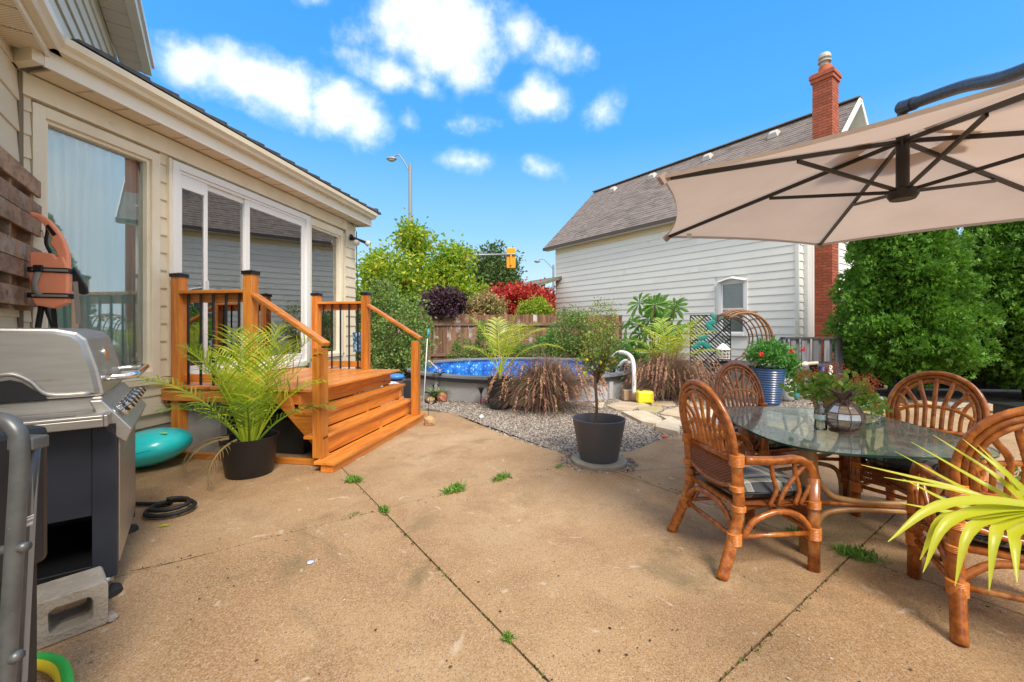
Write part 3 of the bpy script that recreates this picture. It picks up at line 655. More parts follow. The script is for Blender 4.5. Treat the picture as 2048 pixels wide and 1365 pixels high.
# ================================================================ pallet rack, hooks, life jacket
pal = thing('pallet_rack', 'weathered brown pallet board rack fixed to the house wall above the grill', 'rack', W0, HA)
def lwp(x, y_, z): return lw @ Vector((x, y_, z))
rows = [(2.085, 2.19), (1.825, 2.00), (1.66, 1.82), (1.40, 1.55)]
rows = [(2.34, 2.47), (2.16, 2.28), (2.03, 2.155), (1.80, 1.925), (1.675, 1.795), (1.47, 1.60)]
for i, (z0, z1) in enumerate(rows):
    MB().box(.10, .122, -1.2, .035-random.uniform(0, .02), z0, z1, lw).build('slat', m_pallet, pal, bevel=.003)
for yy in (-1.1, -.55, -.12): MB().box(.022, .099, yy, yy+.045, 1.44, 2.5, lw).build('stringer', m_pallet, pal, bevel=.003)
MB().box(.018, .03, -1.2, -.02, 1.47, 2.47, lw).build('back_board', m_pallet, pal)
def hook(pos, label):
    h = thing('brass_hook', label, 'hook', (0, 0, 0)); p = W0+Matrix.Rotation(HA, 4, 'Z') @ pos; h.location = p
    MB().tube([(0, 0, .02), (.015, -.005, .02), (.03, -.01, 0), (.03, -.01, -.03), (.045, -.015, -.045), (.06, -.02, -.03)], .005, 6).build('hook_wire', m_brass, h, smooth=True)
    return p
h1 = hook(lwp(.124, .0, 2.06), 'upper brass hook holding the orange life jacket'); h2 = hook(lwp(.124, -.10, 1.60), 'lower brass hook on the bottom pallet board')
# life jacket built about its own base; faces out from the wall
jk = thing('life_jacket', 'orange life jacket hanging from the brass hook beside the tall window', 'life jacket', (0, 0, 0))
jp = P(101, 560, 3.12); jk.location = (jp.x, jp.y, 1.545); jk.scale = (.84, .9, .94); jk.rotation_euler = (0, 0, R(20))
def ext_poly(pts, y0, y1, bulge=.0):
    n = len(pts); vs = [(x, y0, z) for x, z in pts]+[(x, y1, z) for x, z in pts]
    return MB().add(vs, [tuple(range(n)), tuple(range(n, 2*n))[::-1]]+[(i, n+i, n+(i+1) % n, (i+1) % n) for i in range(n)])
body = [(-.115, -.02), (-.09, -.075), (.03, -.10), (.125, -.055), (.135, .06), (.132, .22), (.10, .32), (.055, .30), (.03, .33), (-.03, .34), (-.125, .335), (-.13, .15)]
b_ = ext_poly(body, -.03, .035).build('foam_panel', m_orange, jk, bevel=.014)
shp = [(.132, .20), (.128, .34), (.100, .44), (.055, .525), (.0, .595), (-.055, .635), (-.125, .655), (-.135, .625), (-.085, .60), (-.045, .565), (-.01, .51), (.015, .45), (.0, .41), (.035, .37), (.055, .32), (.05, .24)]
ext_poly(shp, -.022, .03).build('shoulder_pad', m_orange, jk, bevel=.012)
ext_poly([(.03, .47), (-.02, .545), (.0, .56), (.055, .485)], -.028, -.021).build('fastener_patch', m_black, jk)
for z in (.20, .00):
    MB().box(-.135, .142, -.041, .045, z-.020, z+.020).build('belt', m_black, jk, bevel=.004); MB().box(-.10, .14, -.044, -.040, z-.009, z+.009).build('reflective_strip', m_web, jk)
MB().box(-.085, -.02, -.062, -.042, .18, .235).build('buckle', m_blackplastic, jk, bevel=.008)
MB().tube([(-.05, -.05, .19), (-.075, -.06, .10), (-.07, -.055, .04), (-.04, -.05, .0)], .022, 8, flat=.3).build('handle_strap', m_web, jk, smooth=True)
for x, yy, z, L_ in ((.02, .0, -.09, .26), (.155, .03, .12, .34)): MB().beam((x, yy, z), (x+.02, yy, z-L_), .035, .006, (0, 1, 0)).build('strap', m_black if x < .1 else m_web, jk)
ext_poly([(.13, .24), (.15, .23), (.235, .08), (.245, .03), (.21, .015), (.13, .04)], .03, .05).build('back_flap', m_blackplastic, jk, bevel=.008)
MB().tube(cr([(.0, .0, .34), (-.03, .0, .42), (-.02, 0, .52), (-.03, 0, .58)]), .014, 8, flat=.5).build('throat_strap', m_black, jk, smooth=True)
st = thing('leash', 'pair of black braided straps hanging from the lower brass hook', 'strap', h2)
MB().tube(cr([(.05, -.01, -.04), (.045, -.01, -.15), (.03, -.02, -.34), (.04, -.01, -.62)]), .018, 8).build('strap', m_blackrub, st, smooth=True)
MB().tube(cr([(.055, -.01, -.04), (.085, .0, -.16), (.12, .02, -.34), (.14, .02, -.62)]), .016, 8).build('strap', m_black, st, smooth=True)

# ================================================================ wooden deck and steps
deck = thing('deck_steps', 'orange stained wooden deck landing with three wide steps and railings at the patio door', 'deck', W0, HA)
D = m_deck
DZ = .71
k = 0; x = .065
while x < 1.60:
    MB().box(x, x+.134, -.03, 2.04, DZ-.028, DZ).build('deck_board', D['y'], deck, bevel=.004); x += .1395; k += 1
def pb(name, x0, x1, y0, y1, z0, z1, ax, bev=.004, m=None): return MB().box(x0, x1, y0, y1, z0, z1).build(name, m or D[ax], deck, bevel=bev)
pb('rim_joist', .02, 1.585, -.012, .028, .555, DZ-.03, 'x'); pb('rim_joist', .02, 1.585, 1.99, 2.03, .555, DZ-.03, 'x')
pb('riser', 1.585, 1.605, 0.0, 2.01, .508, DZ-.03, 'y'); MB().box(.02, .05, .03, 1.98, .5, .67).build('ledger', D['y'], deck)
T = [(1.60, 1.80, .50), (1.765, 1.965, .30), (1.93, 2.135, .10)]    # x0, nose, z
for i, (a, b, z) in enumerate(T):
    e0 = (-.10, -.19, -.28)[i]; e1 = (2.06, 2.0, 2.0)[i]
    w_ = (b-a-.006)/2
    pb('tread', a+.012, a+.012+w_, e0, e1, z-.030, z, 'y'); pb('tread', a+.016+w_, b+.01, e0, e1, z-.030, z, 'y')
pb('riser', 1.752, 1.772, -.08, 2.03, .307, .468, 'y'); pb('riser', 1.915, 1.937, -.17, 1.98, .107, .268, 'y')
pb('tread_cleat', 1.773, 1.784, -.08, 2.03, .437, .469, 'y'); pb('tread_cleat', 1.938, 1.950, -.17, 1.98, .237, .269, 'y')
pb('riser', 2.085, 2.120, -.26, 1.98, .0, .068, 'y'); pb('base_block', 2.0, 2.084, -.26, -.17, .0, .068, 'x')
for y_ in (-.09, 1.0, 1.93):
    MB().add([(x_, yy, z_) for yy in (y_, y_+.04) for x_, z_ in ((1.55, .66), (1.60, .50), (1.78, .47), (1.78, .30), (1.94, .27), (1.94, .12), (2.07, .07), (2.07, 0), (1.99, 0), (1.42, .58))], [tuple(range(10)), tuple(range(10, 20))[::-1]]+[(i, 10+i, 10+(i+1) % 10, (i+1) % 10) for i in range(10)]).build('stringer', D['x'], deck, bevel=.003)
pb('ground_rail', .15, 1.99, -.10, -.06, 0.002, .055, 'x'); pb('ground_rail', .15, 1.99, 1.95, 1.99, 0.002, .055, 'x')
PW = .05
def post(x_, y_, z0, z1, cap=True, m=None):
    o_ = MB().box(x_-PW, x_+PW, y_-PW, y_+PW, z0, z1).build('post', m or D['z'], deck, bevel=.005)
    if cap:
        c_ = MB().box(x_-.06, x_+.06, y_-.06, y_+.06, z1-.008, z1+.026); c_.add([(x_-.066, y_-.066, z1+.026), (x_+.066, y_-.066, z1+.026), (x_+.066, y_+.066, z1+.026), (x_-.066, y_+.066, z1+.026), (x_, y_, z1+.045)], [(3, 2, 1, 0), (0, 1, 4), (1, 2, 4), (2, 3, 4), (3, 0, 4)]); c_.build('post_cap', m_black, o_, bevel=.003)
    return o_
post(.15, .07, 0, 1.85); post(1.0, .07, DZ, 1.86); post(.44, 2.0-.02, DZ, 1.80); post(1.23, 1.98, DZ, 1.80)
post(1.925, -.15, .10, 1.12, False); post(2.05, 1.85, .10, 1.13, False)
def rail(xa, xb, y_, nb):
    pb('top_rail', xa+PW, xb-PW, y_-.055, y_+.055, 1.665, 1.70, 'x'); pb('rail', xa+PW, xb-PW, y_+.008, y_+.044, 1.575, 1.664, 'x'); pb('rail', xa+PW, xb-PW, y_+.008, y_+.044, DZ+.03, DZ+.115, 'x')
    for i in range(nb):
        xx = xa+PW+(xb-xa-2*PW)*(i+.5)/nb
        MB().tube([(xx, y_-.012, DZ+.005), (xx, y_-.012, 1.662)], .0125, 10).build('baluster', m_black, deck, smooth=True, angle=50)
rail(.15, 1.0, .07, 5); rail(.44, 1.23, 1.98, 5)
for (xa, ya, za), (xb, yb, zb) in (((1.05, .06, 1.655), (2.0, -.17, 1.155)), ((1.28, 1.96, 1.655), (2.13, 1.84, 1.165))):
    MB().beam((xa, ya, za-.01), (xb, yb, zb), .085, .045).build('handrail', D['x'], deck, bevel=.01)
MB().box(.05, 1.5, .2, 1.9, .0, .35).build('underdeck_shade_block', m_blackfence, deck)  # near-black box added to stand for the shade under the deck
MB().box(.16, .60, .12, .5, -.02, .52).build('concrete_pier', m_found, deck)

# towel on the far railing post
tw = thing('blue_towel', 'small blue printed towel hanging beyond the far deck post', 'towel', G(712, 760)); tw.location = P(714, 705, 6.6); tw.location.z = 0
z0 = P(714, 704, 6.6).z; z1 = P(714, 665, 6.6).z
vs = []; n = 8
for j in range(6):
    for i in range(n+1): vs.append((-.07+.14*i/n, .02*math.sin(i*1.3+j*.4), z1+(z0-z1)*j/5))
MB().add(vs, [(j*9+i, j*9+i+1, j*9+10+i, j*9+9+i) for j in range(5) for i in range(8)]).build('cloth', M('blue_print_cloth', (.02, .22, .50), .8, c2=(.6, .75, .85), scale=22, lo=.52, hi=.56), tw, smooth=True)
MB().tube([(0, .03, z1+.01), (0, .03, 0)], .008, 6).build('pole', m_black, tw)

# ================================================================ white sided neighbouring house
RA = R(35.8); RC = Vector((7.15, 10.5, 0))
nb = thing('neighbour_house', 'white sided house with brown shingle roof and brick chimney beyond the pool', 'house', RC, RA)
WH = 4.78; LEN = 9.05; WID = 5.78
hn = [(1.20, 2.13, .98, 2.80)]
ns = len([0]); 
siding(nb, (0, 0), (0, 1), (-1, 0), .05, LEN, .33, WH, .206, m_rhs, hn, first={20: m_rhy})
gh = [(.30, .86, 0, 8), (.92, 1.40, 0, 4.6), (2.05, 2.75, 2.9, 4.4), (1.75, 2.6, .9, 2.3)]
z = .33
while z < 7.6:                                        # gable end boards shorten under the rake
    zt = z+.206; w = 0 if z < WH else (z-WH)/.955; lo, hi = w+.02, WID-w-.02
    iv = [(lo, hi)]
    for h0, h1, a, b in gh:
        if a < (z+zt)/2 < b: iv = [s for p_, q_ in iv for s in ((p_, min(q_, h0)), (max(p_, h1), q_)) if s[1]-s[0] > .02]
    for p_, q_ in iv:
        MB().extrude([Vector((0, .02, z)), Vector((0, -.02, z)), Vector((0, -.02, z+.012)), Vector((0, -.002, zt)), Vector((0, .02, zt))], (p_, 0, 0), (q_, 0, 0)).build('siding_board', m_rhs, nb)
    z = zt
MB().box(-.03, .02, -.025, .05, .33, WH).build('corner_board', m_rhs, nb)
mb = MB(); mb.box(.02, .04, .05, LEN, .0, WH); mb.box(WID-.02, WID, .05, LEN, 0, WH); mb.box(.04, WID-.02, LEN-.02, LEN, 0, WH)
mb.build('wall', m_rhs, nb); MB().add([(0.04, .03, .0), (WID-.02, .03, 0), (WID-.02, .03, WH), (WID/2, .03, WH+.955*WID/2), (.04, .03, WH)], [(0, 1, 2, 3, 4)]).build('gable_wall', m_rhs, nb)
MB().box(-.01, WID, -.01, LEN, -.1, .33).build('foundation', m_found, nb)
MB().box(-.025, .02, -.03, LEN, WH-.02, WH+.05).build('frieze_board', m_rhs, nb)
# roof planes
SX0, SZ0 = -.27, WH-.03; RX, RZ = WID/2, SZ0+.955*(WID/2+.27)
sl = Vector((RX-SX0, 0, RZ-SZ0)); SL = sl.length; sl.normalize(); sn = Vector((-sl.z, 0, sl.x))
def slab(P0, A, B, t, nrm_): 
    q_ = [P0, P0+A, P0+A+B, P0+B]; return MB().add(q_+[p-nrm_*t for p in q_], [(0, 1, 2, 3), (7, 6, 5, 4), (0, 4, 5, 1), (1, 5, 6, 2), (2, 6, 7, 3), (3, 7, 4, 0)])
slab(Vector((SX0, -.5, SZ0)), Vector((0, LEN+1.0, 0)), sl*SL, .06, sn).build('roof', m_shingu, nb)
slab(Vector((RX, -.5, RZ)), Vector((0, LEN+1.0, 0)), Vector((RX-SX0, 0, -(RZ-SZ0))), .06, Vector((sl.z, 0, sl.x))).build('roof', m_shing, nb)
MB().box(SX0-.03, SX0, -.5, LEN+.5, SZ0-.10, SZ0+.02).build('eave_board', m_shingu, nb)
MB().box(SX0, 0, -.5, LEN+.5, SZ0-.10, SZ0-.075).build('soffit', m_rhs, nb)
for sgn in (1, -1):
    a = Vector((RX-sgn*(RX-SX0), -.5, SZ0-.03)); b = Vector((RX, -.5, RZ-.03)); MB().beam(a, b, .03, .16, (0, 0, 1)).build('rake_board', m_rhs, nb)
    MB().beam(a+Vector((0, .25, -.06)), b+Vector((0, .25, -.06)), .46, .02, (0, 0, 1)).build('rake_soffit', m_rhs, nb)
# shingles: the nearest 300 in view are parts, the rest one mesh
tabs = []; nr = 29; ex = SL/nr; tw_ = .335
for r_ in range(nr):
    y = -.5-(r_ % 2)*tw_*.5+random.uniform(-.02, .02)
    while y < LEN+.5:
        y0_, y1_ = max(y, -.5), min(y+tw_-.006, LEN+.5)
        if y1_-y0_ > .03: tabs.append((r_, y0_, y1_))
        y += tw_
tm = MB().add([(0, 0, 0), (0, 1, 0), (1, 1, 0), (1, 0, 0), (0, 0, 1), (0, 1, 1), (1, 1, .25), (1, 0, .25)], [(3, 2, 1, 0), (4, 5, 6, 7), (0, 1, 5, 4), (1, 2, 6, 5), (2, 3, 7, 6), (3, 0, 4, 7)]).mesh('shingle')
rq = Matrix(((sl.x, 0, sn.x), (0, 1, 0), (sl.z, 0, sn.z))).to_euler()
Mr = Matrix.Translation(RC) @ Matrix.Rotation(RA, 4, 'Z')
def seen(t):
    p = Mr @ (Vector((SX0, (t[1]+t[2])/2, SZ0))+sl*(t[0]+.5)*ex); x = CX+F*p.x/p.y; y = HY-F*(p.z-EYE)/p.y
    lim = 345 if x < 1325 else 345-(x-1325)*.27
    return (y < 470 if x < 1325 else y < lim) , p.y
order = sorted(range(len(tabs)), key=lambda i: (not seen(tabs[i])[0], seen(tabs[i])[1])); near_ = set(order[:300]); rest = MB()
for i, (r_, y0_, y1_) in enumerate(tabs):
    b0_ = Vector((SX0, y0_, SZ0))+sl*(r_*ex)+sn*.001; th = random.choice((.012, .014, .018))
    if i in near_: place(tm, 'shingle', m_shing, nb, b0_, rq, (ex*1.25, y1_-y0_, th))
    else:
        vs = [b0_+sl*(x*ex*1.25)+Vector((0, yy*(y1_-y0_), 0))+sn*(zz*th) for x, yy, zz in ((0, 0, 0), (0, 1, 0), (1, 1, 0), (1, 0, 0), (0, 0, 1), (0, 1, 1), (1, 1, .25), (1, 0, .25))]
        rest.add(vs, [(3, 2, 1, 0), (4, 5, 6, 7), (0, 1, 5, 4), (1, 2, 6, 5), (2, 3, 7, 6), (3, 0, 4, 7)])
tag(rest.build('shingles', m_shing, nb), kind='stuff')
MB().beam((RX, -.52, RZ+.02), (RX, LEN+.52, RZ+.02), .26, .03).build('ridge_cap', m_shing, nb)
m_vent = M('roof_vent_metal', (.5, .47, .44), .5)
for yv in (1.55, 3.7, 6.0, 8.0):
    c_ = Vector((SX0, yv, SZ0))+sl*(SL*.86)+sn*.02
    v_ = MB(); 
    for (a, b, h_) in ((.22, .22, 0.0),): pass
    q_ = [c_+sl*i*.16+Vector((0, j*.16, 0)) for i, j in ((-1, -1), (1, -1), (1, 1), (-1, 1))]; q2_ = [c_+sl*i*.11+Vector((0, j*.11, 0))+sn*.13 for i, j in ((-.6, -1), (1, -1), (1, 1), (-.6, 1))]
    v_.add(q_+q2_, [(3, 2, 1, 0), (4, 5, 6, 7), (0, 1, 5, 4), (1, 2, 6, 5), (2, 3, 7, 6), (3, 0, 4, 7)]); v_.build('roof_vent', m_vent, nb, bevel=.01)
# window in the long wall
m_glass2 = glassmat('dull_glass', (.75, .78, .78), .02, 0, .8)
def nbwin(y0_, y1_, z0_, z1_, hood=True):
    f = MB(); w = .09; X0 = -.045
    f.box(X0, .02, y0_-w, y0_, z0_-.08, z1_+.1); f.box(X0, .02, y1_, y1_+w, z0_-.08, z1_+.1); f.box(X0, .02, y0_, y1_, z1_, z1_+.1); f.box(X0-.03, .02, y0_, y1_, z0_-.08, z0_)
    o_ = f.build('window', m_white, nb, bevel=.004)
    fr_ = MB(); fr_.box(-.02, .0, y0_, y0_+.04, z0_, z1_); fr_.box(-.02, .0, y1_-.04, y1_, z0_, z1_); fr_.box(-.02, .0, y0_+.04, y1_-.04, z1_-.04, z1_); fr_.box(-.02, .0, y0_+.04, y1_-.04, z0_, z0_+.04)
    zm = z0_+(z1_-z0_)*.48; fr_.box(-.02, .0, y0_+.04, y1_-.04, zm-.02, zm+.02); fr_.build('frame', m_white, o_)
    MB().box(-.006, .0, y0_+.04, y1_-.04, z0_+.04, zm-.02).build('pane', m_glass2, o_); MB().box(-.006, .0, y0_+.04, y1_-.04, zm+.02, z1_-.04).build('pane', m_glass2, o_)
    if hood:
        ym = (y0_+y1_)/2; zb = z1_+.07
        h_ = MB(); A_ = [(-.05, y0_-.09, zb), (-.05, ym, zb+.11), (-.05, y1_+.09, zb)]; B_ = [(-.16, y0_-.09, zb-.05), (-.16, ym, zb+.05), (-.16, y1_+.09, zb-.05)]
        h_.add(A_+B_+[(x+.0, y, z-.012) for x, y, z in A_+B_], [(0, 1, 4, 3), (1, 2, 5, 4), (6, 9, 10, 7), (7, 10, 11, 8), (3, 4, 10, 9), (4, 5, 11, 10), (0, 3, 9, 6), (2, 8, 11, 5)]); h_.build('window_hood', m_white, o_)
    vs = []; 
    for j in range(2):
        for i in range(41): vs.append((.07+.02*math.sin(i*.9), y0_+(y1_-y0_)*i/40, z0_ if j else z1_))
    MB().add(vs, [(i, i+1, 42+i, 41+i) for i in range(40)]).build('lace_curtain', M('lace', (.13, .14, .15), .9, c2=(.50, .54, .56), scale=26, lo=.46, hi=.56), o_)
    return o_
w_ = nbwin(1.29, 1.92, 1.18, 2.60); w_['label'] = 'narrow sash window with lace curtain and pointed hood'
MB().box(.055, .06, 1.2, 2.1, 1.1, 2.75).build('room_dark', m_dark, nb)
for x0_, x1_, z0_, z1_ in ((2.15, 2.68, 3.05, 4.3), (1.85, 2.5, 1.0, 2.2)):
    f = MB(); f.box(x0_-.09, x0_, -.04, .02, z0_-.08, z1_+.1); f.box(x1_, x1_+.09, -.04, .02, z0_-.08, z1_+.1); f.box(x0_, x1_, -.04, .02, z1_, z1_+.1); f.box(x0_, x1_, -.06, .02, z0_-.08, z0_)
    o_ = f.build('window', m_white, nb); MB().box(x0_, x1_, -.006, 0, z0_, z1_).build('pane', m_glass, o_)
# downspout and white corner chase
MB().box(.32, .60, -.10, .02, .33, WH+.6).build('corner_chase', m_white, nb, bevel=.004)
MB().tube([(.72, -.06, .3), (.72, -.06, 5.2)], .05, 10).build('downspout', m_white, nb, smooth=True, angle=50)
# chimney
ch = thing('chimney', 'tall red brick chimney against the white house beside the parasol', 'chimney', Mr @ Vector((.925, -.43, 0)), RA)
CW, CD, CH_ = .46, .44, 7.95
MB().box(.012, CW-.012, .012, CD, 0, CH_).build('core', m_mortar, ch)
bm_ = MB().box(0, 1, 0, 1, 0, 1).mesh('brick'); hid = MB(); k = 0; z = .1
while z < CH_-.2:
    vis = (z < 3.55) or (z > 6.05)
    half = k % 2; row = []
    for face, Lf in (('f', CW), ('l', CD), ('r', CD)):
        xx = -.1*half if face == 'f' else (-.1 if not half else 0); xx = 0 if face == 'f' else xx
        cuts = [0, .10, .31, Lf] if half else [0, .21, .42, Lf]
        if face != 'f': cuts = [0.012, .21, .42, Lf] if half else [0.012, .10, .31, Lf]
        for a, b in zip(cuts, cuts[1:]):
            if b-a < .03: continue
            if face == 'f': row.append((a, 0, b-a-.008, .012))
            elif face == 'l': row.append((0, a, .012, b-a-.008))
            else: row.append((CW-.012, a, .012, b-a-.008))
    for x, y, dx, dy in row:
        pr_ = random.uniform(0, .003)
        seen_ = vis and (x+dx < CW-.001 or y < .01) and not (x > CW-.02)
        if seen_ and z > .95: place(bm_, 'brick', m_brick, ch, (x-pr_*(dx < .02), y-pr_*(dy < .02), z), (0, 0, 0), (dx, dy, .062))
        else: hid.box(x, x+dx, y, y+dy, z, z+.062)
    z += .0735; k += 1
tag(hid.build('bricks', m_brick, ch), kind='stuff')
cap_ = MB(); cap_.box(-.035, CW+.035, -.035, CD+.035, CH_-.22, CH_-.12); cap_.box(-.06, CW+.06, -.06, CD+.06, CH_-.12, CH_-.02); cap_.box(-.03, CW+.03, -.03, CD+.03, CH_-.02, CH_+.02); cap_.build('corbel', m_brick, ch, bevel=.006)
MB().lathe([(.16, CH_), (.145, CH_+.22), (.12, CH_+.22)], (CW/2, CD/2, 0), 20).build('flue_pot', M('clay', (.5, .14, .06), .8), ch, smooth=True, angle=40)
MB().lathe([(.09, CH_+.2), (.09, CH_+.30), (.15, CH_+.31), (.15, CH_+.34), (.09, CH_+.36), (.09, CH_+.40), (.14, CH_+.41), (.14, CH_+.48), (.11, CH_+.53), (0, CH_+.55)], (CW/2-.05, CD/2, 0), 20).build('vent_cap', m_vent, ch, smooth=True, angle=40)
# front porch roof at the far corner
pc = Mr @ Vector((-.05, LEN+.2, 0))
pr_ = MB(); pr_.add([(-.0, LEN-.4, 3.5), (0, LEN+1.7, 3.5), (-1.1, LEN+2.2, 3.12), (-1.1, LEN+.0, 3.12), (0, LEN-.4, 3.38), (0, LEN+1.7, 3.38), (-1.1, LEN+2.2, 3.0), (-1.1, LEN+.0, 3.0)], [(0, 1, 2, 3), (7, 6, 5, 4), (0, 4, 5, 1), (1, 5, 6, 2), (2, 6, 7, 3), (3, 7, 4, 0)]); pr_.build('porch_roof', M('mossy_shingle', (.13, .14, .09), .9, c2=(.2, .19, .15), scale=6), nb)
MB().tube(cr([(-.9, LEN+.2, 3.0), (-.45, LEN+.2, 2.85), (-.12, LEN+.2, 2.3), (-.08, LEN+.2, 1.2)]), .05, 8).build('porch_bracket', m_white, nb, smooth=True)

# ================================================================ wooden fence behind the pool
fa, fb = Vector((-7.5, 13.6, 0)), Vector((4.25, 15.0, 0)); fd = (fb-fa); FL = fd.length; fang = math.atan2(fd.y, fd.x)
fe = thing('board_fence', 'weathered brown vertical board fence behind the pool', 'fence', fa, fang)
bw = .148; nbd = int(FL/bw)
for i in range(nbd):
    h = 1.79+random.uniform(-.02, .02)
    MB().box(i*bw+.004, (i+1)*bw-.004, random.uniform(-.004, .004), .02+random.uniform(-.003, .003), .05, h).build('board', m_fence, fe)
for zz in (.42, 1.46): MB().box(0, FL, -.05, -.006, zz-.05, zz+.05).build('rail', m_fencerail, fe)
for i in range(0, 6): MB().box(i*2.35, i*2.35+.1, -.15, -.052, -.05, 1.5).build('post', m_fencerail, fe)

# grey fence by the pump, dark board fence at the cedars, extended behind them to block light
gf = thing('grey_fence', 'grey alternating board fence section behind the pool pump', 'fence', G(1570, 790), R(8))
for i in range(11):
    off = 0 if i % 2 else .06
    MB().box(i*.125, i*.125+.115, off, off+.02, .02, 1.10).build('board', m_greyfence, gf)
MB().box(-.03, 1.42, -.03, .09, 1.10, 1.135).build('top_rail', M('fence_cap', (.05, .05, .055), .6), gf); MB().box(-.05, .0, -.02, .10, 0, 1.1).build('post', m_greyfence, gf)
bf = thing('black_fence', 'dark board fence under the cedars, extended behind them to block light', 'fence', (7.35, 9.35, 0), R(-6))
for i in range(60): MB().box(i*.15, i*.15+.142, random.uniform(0, .01), .03, 0, 1.15).build('board', m_blackfence, bf)

# ================================================================ pool
pool = thing('swimming_pool', 'round above ground pool with grey rail and blue patterned liner', 'pool', (PC[0], PC[1], 0))
NP = 64
def ring(r0, r1, z0, z1, m, name, seg=NP, smooth=True):
    vs = []; 
    for r_, z_ in ((r0, z0), (r1, z0), (r1, z1), (r0, z1)):
        for k_ in range(seg): a = 2*math.pi*k_/seg; vs.append((r_*math.cos(a), r_*math.sin(a), z_))
    fs = [(j*seg+k_, j*seg+(k_+1) % seg, ((j+1) % 4)*seg+(k_+1) % seg, ((j+1) % 4)*seg+k_) for j in range(4) for k_ in range(seg)]
    return MB().add(vs, fs).build(name, m, pool, smooth=True, angle=30)
ring(PR-.03, PR-.0, -.75, .41, m_poolwall, 'pool_wall')
def liner():
    m, t, b, o = newmat('pool_liner'); v = coords(t); vo = t.nodes.new('ShaderNodeTexVoronoi'); vo.inputs['Scale'].default_value = 14; t.links.new(v, vo.inputs['Vector'])
    col = ramp(t, vo.outputs['Distance'], [(.16, (.42, .74, .95)), (.36, (.02, .20, .72))]); nn = noise(t, v, 5, 4); col = mixc(t, ramp(t, nn, [(.45, (0, 0, 0)), (.6, (.8, .8, .8))]), col, (.01, .07, .42))
    t.links.new(col, b.inputs['Base Color']); b.inputs['Roughness'].default_value = .3; return m
m_liner = liner(); ring(PR-.045, PR-.031, -.75, .40, m_liner, 'liner')
MB().lathe([(0, -.74), (PR-.045, -.74)], seg=64).build('pool_floor', M('pool_floor_vinyl', (.16, .58, .90), .5, c2=(.22, .66, .92), scale=3), pool)
def water():
    m, t, b, o = newmat('pool_water'); t.nodes.remove(b); v = coords(t)
    bn = t.nodes.new('ShaderNodeBump'); bn.inputs['Strength'].default_value = .25; bn.inputs['Distance'].default_value = .02; t.links.new(noise(t, v, 3.5, 3), bn.inputs['Height'])
    tr = t.nodes.new('ShaderNodeBsdfTransparent'); tr.inputs[0].default_value = (.55, .88, .95, 1); gl = t.nodes.new('ShaderNodeBsdfGlossy'); gl.inputs['Roughness'].default_value = .03; t.links.new(bn.outputs[0], gl.inputs['Normal'])
    fr = t.nodes.new('ShaderNodeFresnel'); fr.inputs[0].default_value = 1.33; t.links.new(bn.outputs[0], fr.inputs['Normal']); mx = t.nodes.new('ShaderNodeMixShader')
    t.links.new(tmath(t, 'MULTIPLY', fr.outputs[0], .8), mx.inputs[0]); t.links.new(tr.outputs[0], mx.inputs[1]); t.links.new(gl.outputs[0], mx.inputs[2]); t.links.new(mx.outputs[0], o.inputs[0]); return m
wa = MB().lathe([(0, 0), (PR-.045, 0)], (PC[0], PC[1], .12), 64).build('water', water()); tag(wa, 'blue pool water', kind='structure')
nc = 14
for i in range(nc):                                      # rim made of curved lengths with joint covers
    a0_, a1_ = 2*math.pi*i/nc+.006, 2*math.pi*(i+1)/nc-.006; vs = []; S_ = 6
    prof_ = [(PR-.10, .40), (PR+.075, .395), (PR+.085, .41), (PR+.075, .45), (PR-.08, .455), (PR-.10, .44)]
    for s_ in range(S_+1):
        a = a0_+(a1_-a0_)*s_/S_
        for r_, z_ in prof_: vs.append((r_*math.cos(a), r_*math.sin(a), z_))
    k_ = len(prof_); MB().add(vs, [(s_*k_+j, (s_+1)*k_+j, (s_+1)*k_+(j+1) % k_, s_*k_+(j+1) % k_) for s_ in range(S_) for j in range(k_)]+[tuple(range(k_)), tuple(range(S_*k_, S_*k_+k_))[::-1]]).build('top_rail', m_poolcap, pool)
    a = 2*math.pi*i/nc; mm = Matrix.Rotation(a, 4, 'Z')
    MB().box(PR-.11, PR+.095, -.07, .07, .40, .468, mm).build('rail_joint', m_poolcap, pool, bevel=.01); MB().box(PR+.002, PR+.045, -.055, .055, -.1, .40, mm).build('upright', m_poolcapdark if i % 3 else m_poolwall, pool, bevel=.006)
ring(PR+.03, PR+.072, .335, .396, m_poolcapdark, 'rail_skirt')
# hand rail of the pool steps
hr = thing('pool_handrail', 'curved white pool step handrail standing at the pool edge', 'handrail', G(1268, 790))
a = G(1268, 790); zt = P(1240, 705, 7.6)
MB().tube([q-a for q in cr([P(1213, 752, 8.35), P(1217, 728, 8.2), P(1232, 708, 8.0), P(1250, 706, 7.8), P(1264, 718, 7.65), P(1268, 745, 7.55), P(1268, 788, 7.5)], 8)], .038, 10).build('tube', m_white, hr, smooth=True)
MB().tube([q-a for q in cr([P(1232, 752, 8.6), P(1238, 733, 8.5), P(1250, 722, 8.4), P(1262, 728, 8.3)], 6)], .035, 10).build('tube', m_white, hr, smooth=True)
skm = MB().box(-.16, .16, -.01, .01, 0, .09)
for k_ in range(3): skm.box(-.12, .12, -.016, -.011, .02+.025*k_, .03+.025*k_)
sk = skm.build('pool_skimmer', M('pool_white', (.75, .85, .95), .4)); sk.location = (-2.0, 11.35, .22); sk.rotation_euler = (0, 0, R(38)); tag(sk, 'white slotted skimmer plate in the blue pool liner', 'skimmer')
hs_ = thing('hot_tub_cover', 'dark corner section of pool wall beside the wooden steps', 'pool panel', G(812, 800)) if False else None

